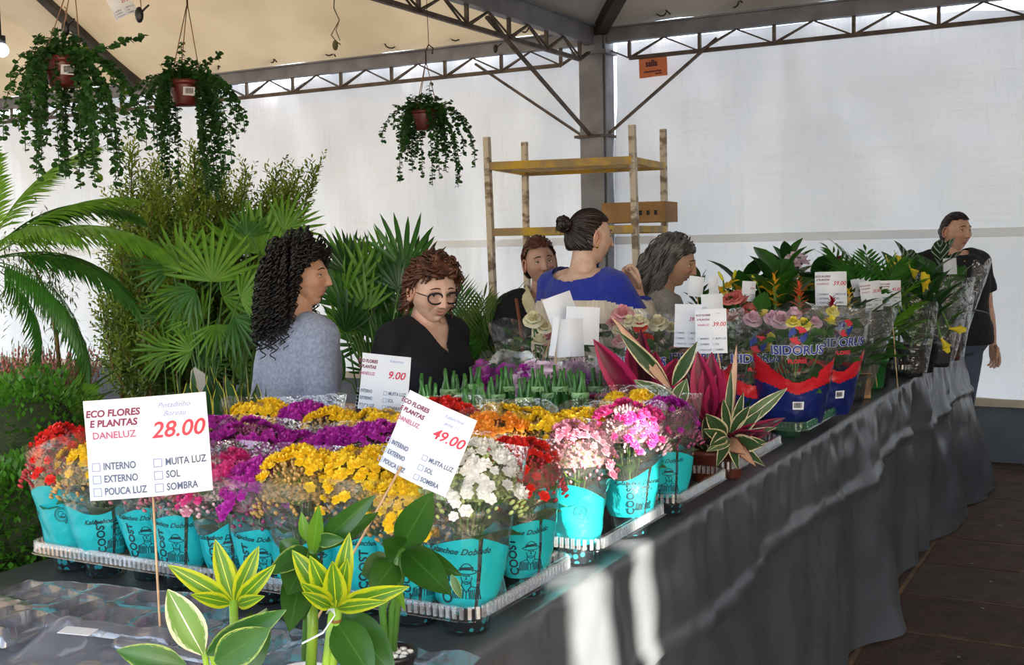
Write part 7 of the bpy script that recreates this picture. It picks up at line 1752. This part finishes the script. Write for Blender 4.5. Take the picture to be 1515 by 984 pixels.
# ---- hair
def hair_root(r, side=None):
    while True:
        v = Vector((r.gauss(0, 1), r.gauss(0, 1), r.gauss(0, 1))).normalized()
        if hairline(v) : return v
def hairline(v):
    if v.z > .72: return True
    if v.y > .25: return v.z > .60 - .0 + (.12 if abs(v.x) > .55 else 0) * -1 and v.z > .56
    if v.y > -.12: return v.z > .10 - (v.y + .12) * -1.0
    return v.z > -.42
HE_ = Vector((.0735, .097, .113))
def scalp(v, k=1.0): return Vector((v.x * HE_.x, v.y * HE_.y, v.z * HE_.z)) * k
def cap(b, k=1.07, vol=None, groove=.0, mi=0, NL=64, NP=44, target=None):
    rows = []
    for i in range(NP + 1):
        ph = pi * i / NP; row = []
        for j in range(NL):
            th = 2 * pi * j / NL; v = Vector((sin(ph) * cos(th), sin(ph) * sin(th), cos(ph))); kk = k + (vol(v) if vol else 0) + groove * sin(th * 40 + 3 * ph)
            row.append((v, scalp(v, kk)))
        rows.append(row)
    ids = {}
    def gid(i, j):
        if (i, j) not in ids: ids[(i, j)] = b.vert(rows[i][j][1])
        return ids[(i, j)]
    for i in range(NP):
        for j in range(NL):
            k_ = (j + 1) % NL
            if all(hairline(rows[a][c][0]) for a, c in ((i, j), (i + 1, j), (i, k_), (i + 1, k_))): b.face((gid(i, j), gid(i + 1, j), gid(i + 1, k_), gid(i, k_)), mi)
def grow(v, n, step, vol, r, out=.8, back=.0, fwd=0, side=0, keepout=.080, fy=.015):
    p = scalp(v, 1.02); pts = [p.copy()]; o_ = Vector((v.x, v.y, v.z * .6)).normalized()
    for k in range(n):
        w_ = max(0, 1 - k / (n * .22)); sw = max(0, v.y) * (1.6 if p.z > .04 else .2); d_ = o_ * out * (w_ + .10) * (1 - .6 * max(0, v.y)) + Vector(((1 if v.x + .02 > 0 else -1) * sw, -back - sw * .6, -1.0 + .9 * w_)); p = p + d_.normalized() * step
        q = Vector((p.x / HE_.x, p.y / HE_.y, p.z / HE_.z)); m = q.length
        if p.z > -.09 and m < 1 + vol: p = p * ((1 + vol) / m)
        if p.z < .062 and p.z > -.16:
            ym = fy + max(0, (p.z - .02)) * 1.2
            if p.y > ym: p.y = ym; p.x = (abs(p.x) if abs(p.x) > keepout else keepout) * (1 if (p.x if abs(p.x) > .01 else v.x) > 0 else -1)
        elif p.z >= .062: p.y = min(p.y, .092)
        pts.append(p.copy())
    return pts
def strand(b, pts, rad, r, wave=.0, turns=4, curl=False, sides=4, mi=0, per=8, taper=True):
    N = len(pts) * 1; total = int(max(6, turns * per)) if (wave and turns) else len(pts); out = []; ph = r.uniform(0, 6.28)
    for k in range(total + 1):
        s = k / total * (len(pts) - 1); i = min(int(s), len(pts) - 2); p = pts[i].lerp(pts[i + 1], s - i); tg = (pts[i + 1] - pts[i]).normalized()
        if wave:
            u = tg.orthogonal().normalized(); w_ = tg.cross(u); e = wave * min(1, .25 + k / total * 1.3); a = ph + 2 * pi * turns * k / total
            p = p + (u * cos(a) + (w_ * sin(a) if curl else w_ * 0)) * e
        out.append(p)
    b.tube(out, [rad * (1 - .55 * (k / total) ** 2 if taper else 1) for k in range(total + 1)], sides, mi)
def hairmat(c1, c2, name, rough=.42): return mat(name, c1, c2, scale=28, rough=rough, spec=.5, stretch=(1, 1, .25))
CURLY = hairmat('#0C0808', '#150F0E', 'black_curly_hair', .45); AUB = hairmat('#3A2018', '#613A26', 'auburn_hair', .5); DKB = hairmat('#1C1210', '#2A1B17', 'dark_brown_hair'); BRN = hairmat('#4A261A', '#5E3423', 'brown_hair'); GRY = hairmat('#26211F', '#7A7674', 'greying_hair', .5)
def h_curly(t, Hd, f):
    r = random.Random(2); b = MB(); cap(b, 1.13, lambda v: .06 * noise.noise(v * 3))
    for i in range(5): b.ell((r.uniform(-.04, .04), -.070 - .012 * i * .5, .0 - .035 * i), (.080, .055, .05), 10, 6)
    for i in range(560):
        v = hair_root(r); n = r.randint(9, 15) if v.y < .15 else r.randint(7, 12); vol = r.uniform(.18, .70)
        strand(b, grow(v, n, .019, vol, r, 1.1, .02, fy=.036), r.uniform(.0035, .0055), r, r.uniform(.007, .012), n * .55, True, 3, 0, 7)
    obj('hair', b, CURLY, t, Hd)
def h_auburn(t, Hd, f):
    r = random.Random(5); b = MB(); cap(b, 1.14, lambda v: .10 * noise.noise(v * 3.5) + .14 * max(0, v.z))
    for i in range(360):
        v = hair_root(r); n = r.randint(2, 4) if v.y < .3 else r.randint(2, 4)
        strand(b, grow(v, n, .019, r.uniform(.18, .42), r, 1.2, .05), r.uniform(.0045, .008), r, r.uniform(.008, .014), n * .34, True, 4, 0, 8)
    obj('hair', b, AUB, t, Hd)
def swept(b, r, n, tgt, k=1.09, rad=.0035, lift=.03, extra=None):
    for i in range(n):
        v = hair_root(r); p0 = scalp(v, 1.03); pts = []
        for q in range(9):
            s = q / 8; p = p0.lerp(Vector(tgt), s); w_ = Vector((p.x / HE_.x, p.y / HE_.y, p.z / HE_.z)); m = w_.length; kk = k + lift * sin(pi * s) + (extra(v) if extra else 0) * sin(pi * min(1, s * 1.2))
            if m < kk: p = p * (kk / m)
            pts.append(p)
        strand(b, pts, rad * r.uniform(.7, 1.2), r, .002, 1.5, False, 4)
def h_bun(t, Hd, f):
    r = random.Random(7); b = MB(); cap(b, 1.085); tg = Vector((0, -.102, .045)); swept(b, r, 420, tg, 1.085, .0040, .03)
    c = tg + Vector((0, -.018, .012))
    for i in range(60):
        a0 = r.uniform(0, 6.28); tl = r.uniform(-.6, .6); rr = r.uniform(.018, .032)
        pts = [c + Matrix.Rotation(tl, 3, 'X') @ Vector((rr * 1.15 * cos(a0 + k * .55), rr * .5 * sin(k * .9 + i), rr * sin(a0 + k * .55))) for k in range(11)]
        b.tube(pts, .0045, 4)
    b.ell(c, (.03, .022, .026), 10, 8)
    for i in range(10): a = r.uniform(0, 6.28); strand(b, [c, c + Vector((.04 * cos(a), -.01, .035 * sin(a))), c + Vector((.06 * cos(a), -.015, .03 * sin(a) - .02))], .0018, r)
    obj('hair', b, DKB, t, Hd)
def h_brown(t, Hd, f):
    r = random.Random(9); b = MB(); cap(b, 1.13, lambda v: .10 * max(0, v.z) + .05 * noise.noise(v * 4)); swept(b, r, 380, (0, -.10, -.06), 1.13, .0045, .10, lambda v: .10 * max(0, v.z))
    obj('hair', b, BRN, t, Hd)
def h_grey(t, Hd, f):
    r = random.Random(12); b = MB(); cap(b, 1.12, lambda v: .05 * noise.noise(v * 4))
    for i in range(5): b.ell((0, -.085 - .006 * i, -.0 - .04 * i), (.07, .045, .05), 10, 6)
    for i in range(420):
        v = hair_root(r); n = r.randint(15, 24)
        strand(b, grow(v, n, .017, r.uniform(.10, .28), r, .8, .12), r.uniform(.003, .0048), r, r.uniform(.006, .010), n * .16, True, 4, 0, 9)
    obj('hair', b, GRY, t, Hd)
def h_tied(t, Hd, f):
    r = random.Random(15); b = MB(); cap(b, 1.075); tg = Vector((0, -.105, .0)); swept(b, r, 360, tg, 1.075, .0036, .02); b.ell(tg + Vector((0, -.012, 0)), (.022, .02, .03), 8, 6)
    obj('hair', b, DKB, t, Hd)

AZF = math.atan2((C2W @ Vector((0, 0, 1))).y, (C2W @ Vector((0, 0, 1))).x)     # azimuth the lens looks along
AZR = AZF - pi / 2                                                              # towards the picture's right
def neck_round(r=.085, zc=1.445, ky=1.0, kx=1.0, dz=0.0): return lambda p: sqrt((p.x / kx) ** 2 + ((p.y + .005) / ky) ** 2 + (p.z - zc) ** 2) - r if p.z < 1.6 and not p.z > 1.47 else -1
def neck_v(depth=.13, w_=.55):
    def g(p):
        if p.z > 1.45: return -1
        r_ = sqrt((p.x * .95) ** 2 + (p.y + .005) ** 2 + (p.z - 1.445) ** 2) - .088
        if p.y > 0: 
            v = abs(p.x) - (p.z - (1.40 - depth)) * w_
            r_ = min(r_, v) if p.z > 1.40 - depth - .02 else r_
        return r_
    return g
def knit(name, c1, c2, **k): return mat(name, c1, c2, scale=90, rough=.95, bump=.35, bscale=160, sheen=.2, **k)
# 1 curly-haired woman
person('woman with long curly black hair in a grey-blue sweater, facing right', 440, 4.05, 1.475, AZR + .70, fat=.98, lean=.02, head=(-.85, -.04, 0), tone=(.60, .36, .25), lips=(.42, .14, .13), f=dict(nose=1.05), brow='#1C1210',
       top=dict(name='sweater', mt=knit('grey_blue_knit', '#7F89A3', '#99A2B8'), off=.018, arm=.007, sleeve=1.92, cut=neck_round(.082), loose=.05, fold=.007, hem=.84), hair=h_curly, trousers='#2B303B')
o_t = [o for o in bpy.data.objects if o.get('category') == 'person'][-1]
# 2 woman in glasses
ga = (AZF + pi) + .38
t2, M2, H2, J2 = person('older woman with short auburn curls and glasses in a black V-neck top', 612, 4.15, 1.455, ga + .45, fat=1.0, bust=1.25, lean=.16, head=(-.30, .10, .04), tone=(.70, .46, .36), lips=(.46, .20, .18), f=dict(wide=1.08, cheek=1.6, age=1.3, squint=.4, smile=1.4, short=.028), brow='#4A3020',
       top=dict(name='black_top', mt=mat('black_knit', '#11131C', '#0C0E15', scale=60, rough=.9), off=.016, arm=.008, sleeve=1.6, cut=neck_v(.09, .7), loose=.05, fold=.007, hem=.84), hair=h_auburn, trousers='#1E2026', gaze=(.25, -.2), hsc=1.08)
b = MB(); GL = mat('dark_frame', '#20181A', rough=.3)
for s in (-1, 1):
    ring = []
    for k in range(24):
        a = 2 * pi * k / 24; ring.append(Vector((s * .033 + .0255 * (abs(cos(a)) ** .8) * (1 if cos(a) > 0 else -1), .094 - .012 * abs(cos(a)) ** 2 * (1 if cos(a) * s > 0 else 0), .003 + .0205 * (abs(sin(a)) ** .8) * (1 if sin(a) > 0 else -1))))
    b.tube(ring + ring[:1], .0034, 6)
    b.tube([(s * .0575, .083, .009), (s * .074, .05, .009), (s * .080, -.01, .006)], .0018, 5)
b.tube([(-.009, .096, .006), (0, .098, .008), (.009, .096, .006)], .0016, 5)
gl = obj('glasses', b, GL, t2, H2)
b = MB()
for s in (-1, 1): b.rings([[Vector((s * .033 + q * .0235, .0935 - .004 * abs(q), .004 + z)) for q in (-1, -.5, 0, .5, 1)] for z in (-.018, 0, .018)], 0, False, False)
obj('lens', b, clearmat('lens_glass', tint=(.9, .9, .92), base=.06, edge=.4, haze=.0, bump=0), gl)
# 3 striped sweater, back to the camera
def stripe(p): return 0 if p.z > 1.30 + .05 * 0 + (-.35 * max(0, abs(p.x) - .17)) - .06 * exp(-((p.x - .0) / .05) ** 2) * 0 else (1 if p.z > 1.02 - .3 * max(0, abs(p.x) - .17) else 2)
BLU = knit('blue_knit', '#1C2F9A', '#2438A8'); CRM = knit('cream_rib_knit', '#E2D8C6', '#CFC4B2', stretch=(1, 1, .08)); GRK = knit('grey_knit', '#9A9590', '#86827E')
t3, M3, H3, J3 = person('woman with dark bun in a blue and cream sweater, back to the camera', 862, 4.75, 1.615, AZF - .80, fat=1.0, lean=.03, head=(-.42, .02, 0), tone=(.72, .50, .40), lips=(.6, .12, .12), f=dict(wide=1.04, short=.012),
       arms={1: ((.235, .13, 1.12), (.10, .235, 1.33), dict(dir=Vector((-.25, -.1, .8)), palm=Vector((-.3, -.9, .2)), curl=.9)), -1: ((-.24, .02, 1.08), (-.20, .2, .98))},
       top=dict(name='striped_sweater', mt=[BLU, CRM, GRK], off=.020, arm=.010, sleeve=1.75, cut=lambda p: (sqrt((p.x / 1.55) ** 2 + (p.y + .03) ** 2 + (p.z - 1.425) ** 2) - .088) if p.z < 1.46 else -1, loose=.04, fold=.006, hem=.84, matfn=stripe), hair=h_bun, trousers='#23252E')
b = MB(); b.M = None
for s in (-1, 1): b.ell((s * .083, -.004, -.033), (.006, .006, .009), 10, 8)
obj('earring', b, mat('gold', '#D9B45A', rough=.2, metal=1), t3, H3)
# 4 woman in black cardigan
t4, M4, H4, J4 = person('woman with swept-back brown hair and cream collar behind the striped sweater', 803, 5.3, 1.49, AZF + pi + .12, fat=1.0, head=(.1, .0, .12), tone=(.56, .34, .26), lips=(.5, .15, .15), f=dict(age=.6, cheek=1.2), brow='#3A241A',
       top=dict(name='black_cardigan', mt=mat('black_cardigan', '#121318', '#0D0E12', scale=60, rough=.9), off=.018, arm=.008, sleeve=1.85, cut=neck_v(.14, .45), loose=.03, hem=.84), hair=h_brown, trousers='#1E2026')
b = MB(); b.M = M4; CC = mat('cream_collar', '#E6DDB4', '#D8CEA2', scale=30, rough=.8)
for s in (-1, 1):
    b.rings([[Vector((s * x, y + e, z)) for x, y, z in ((.072, -.03, 1.452), (.074, .045, 1.44), (.058, .095, 1.39), (.03, .128, 1.31))] for e in (0,)] + [[Vector((s * x, y, z)) for x, y, z in ((.10, -.03, 1.425), (.118, .055, 1.395), (.098, .115, 1.33), (.055, .150, 1.26))]], 0, False, False)
b.M = None; obj('collar', b, CC, t4)
b = MB(); b.M = M4; b.tube([(.135, -.02, 1.42), (.14, .09, 1.38), (.13, .150, 1.25), (.12, .165, 1.1), (.15, .15, .95)], .010, 6, 0, True, .35); b.M = None; obj('bag_strap', b, mat('tan_strap', '#7E4A34', rough=.6), t4)
# 5 grey-haired woman
t5, M5, H5, J5 = person('woman with long wavy greying hair in a light grey t-shirt, looking down', 968, 5.15, 1.49, AZR - .15, fat=1.06, lean=.10, head=(-.15, .18, 0), tone=(.50, .31, .22), lips=(.36, .16, .14), f=dict(age=1.0, nose=1.1), brow='#2A2220',
       arms={1: ((.20, .06, 1.09), (.17, .29, 1.13), dict(curl=.5)), -1: ((-.20, .06, 1.1), (-.12, .30, 1.12))},
       top=dict(name='grey_tshirt', mt=knit('light_grey_jersey', '#A9A7A3', '#97958F'), off=.018, arm=.014, sleeve=.78, cut=neck_round(.085), loose=.05, hem=.84), hair=h_grey, trousers='#1E2026')
# 6 woman by the far end
t6, M6, H6, J6 = person('woman in a black t-shirt and blue-grey jeans at the far end of the table', 1406, 7.05, 1.62, AZF + pi + .30, fat=1.33, bust=1.0, lean=.02, head=(.15, .02, 0), tone=(.60, .37, .27), lips=(.42, .17, .14), f=dict(wide=1.05, age=.5, short=.018), brow='#1C1210',
       arms={-1: ((-.275, -.02, 1.07), (-.285, .04, .84), dict(curl=.4)), 1: ((.25, .0, 1.08), (.20, .16, .95))},
       top=dict(name='black_tshirt', mt=mat('black_jersey', '#0F1014', '#15161B', scale=50, rough=.9), off=.016, arm=.014, sleeve=.62, cut=neck_round(.098, 1.44, 1.0, 1.1), loose=.05, hem=.86), hair=h_tied, trousers='#4A5468')
b = MB(); b.M = M6; b.tube([(.055 * cos(a), -.005 + .062 * sin(a) + (.055 if sin(a) > 0 else 0) * sin(a), 1.425 - .055 * max(0, sin(a))) for a in [k * 2 * pi / 20 for k in range(21)]], .0013, 4); b.ell((0, .118, 1.368), (.005, .003, .006), 6, 5); b.M = None; obj('necklace', b, mat('gold', '#D9B45A'), t6)
# 7 crouching person at the left edge
person('person in a dark red ribbed sweater bending over at the left picture edge', -52, 3.75, 1.0, AZR + 2.7, fat=1.1, lean=.75, drop=.40, head=(0, .3, 0), tone=(.5, .3, .22), top=dict(name='red_sweater', mt=mat('dark_red_knit', '#6E1220', '#4A0A16', scale=9, rough=.95, stretch=(1, 1, 9), lo=.4, hi=.6, bump=.5), off=.022, arm=.01, sleeve=1.9, cut=neck_round(.085), loose=.05, hem=.86), hair=h_tied, trousers='#23252E',
       legs={sd: [(sd * .09, 0, .50), (sd * .12, .36, .48), (sd * .10, .22, .09)] for sd in (-1, 1)})
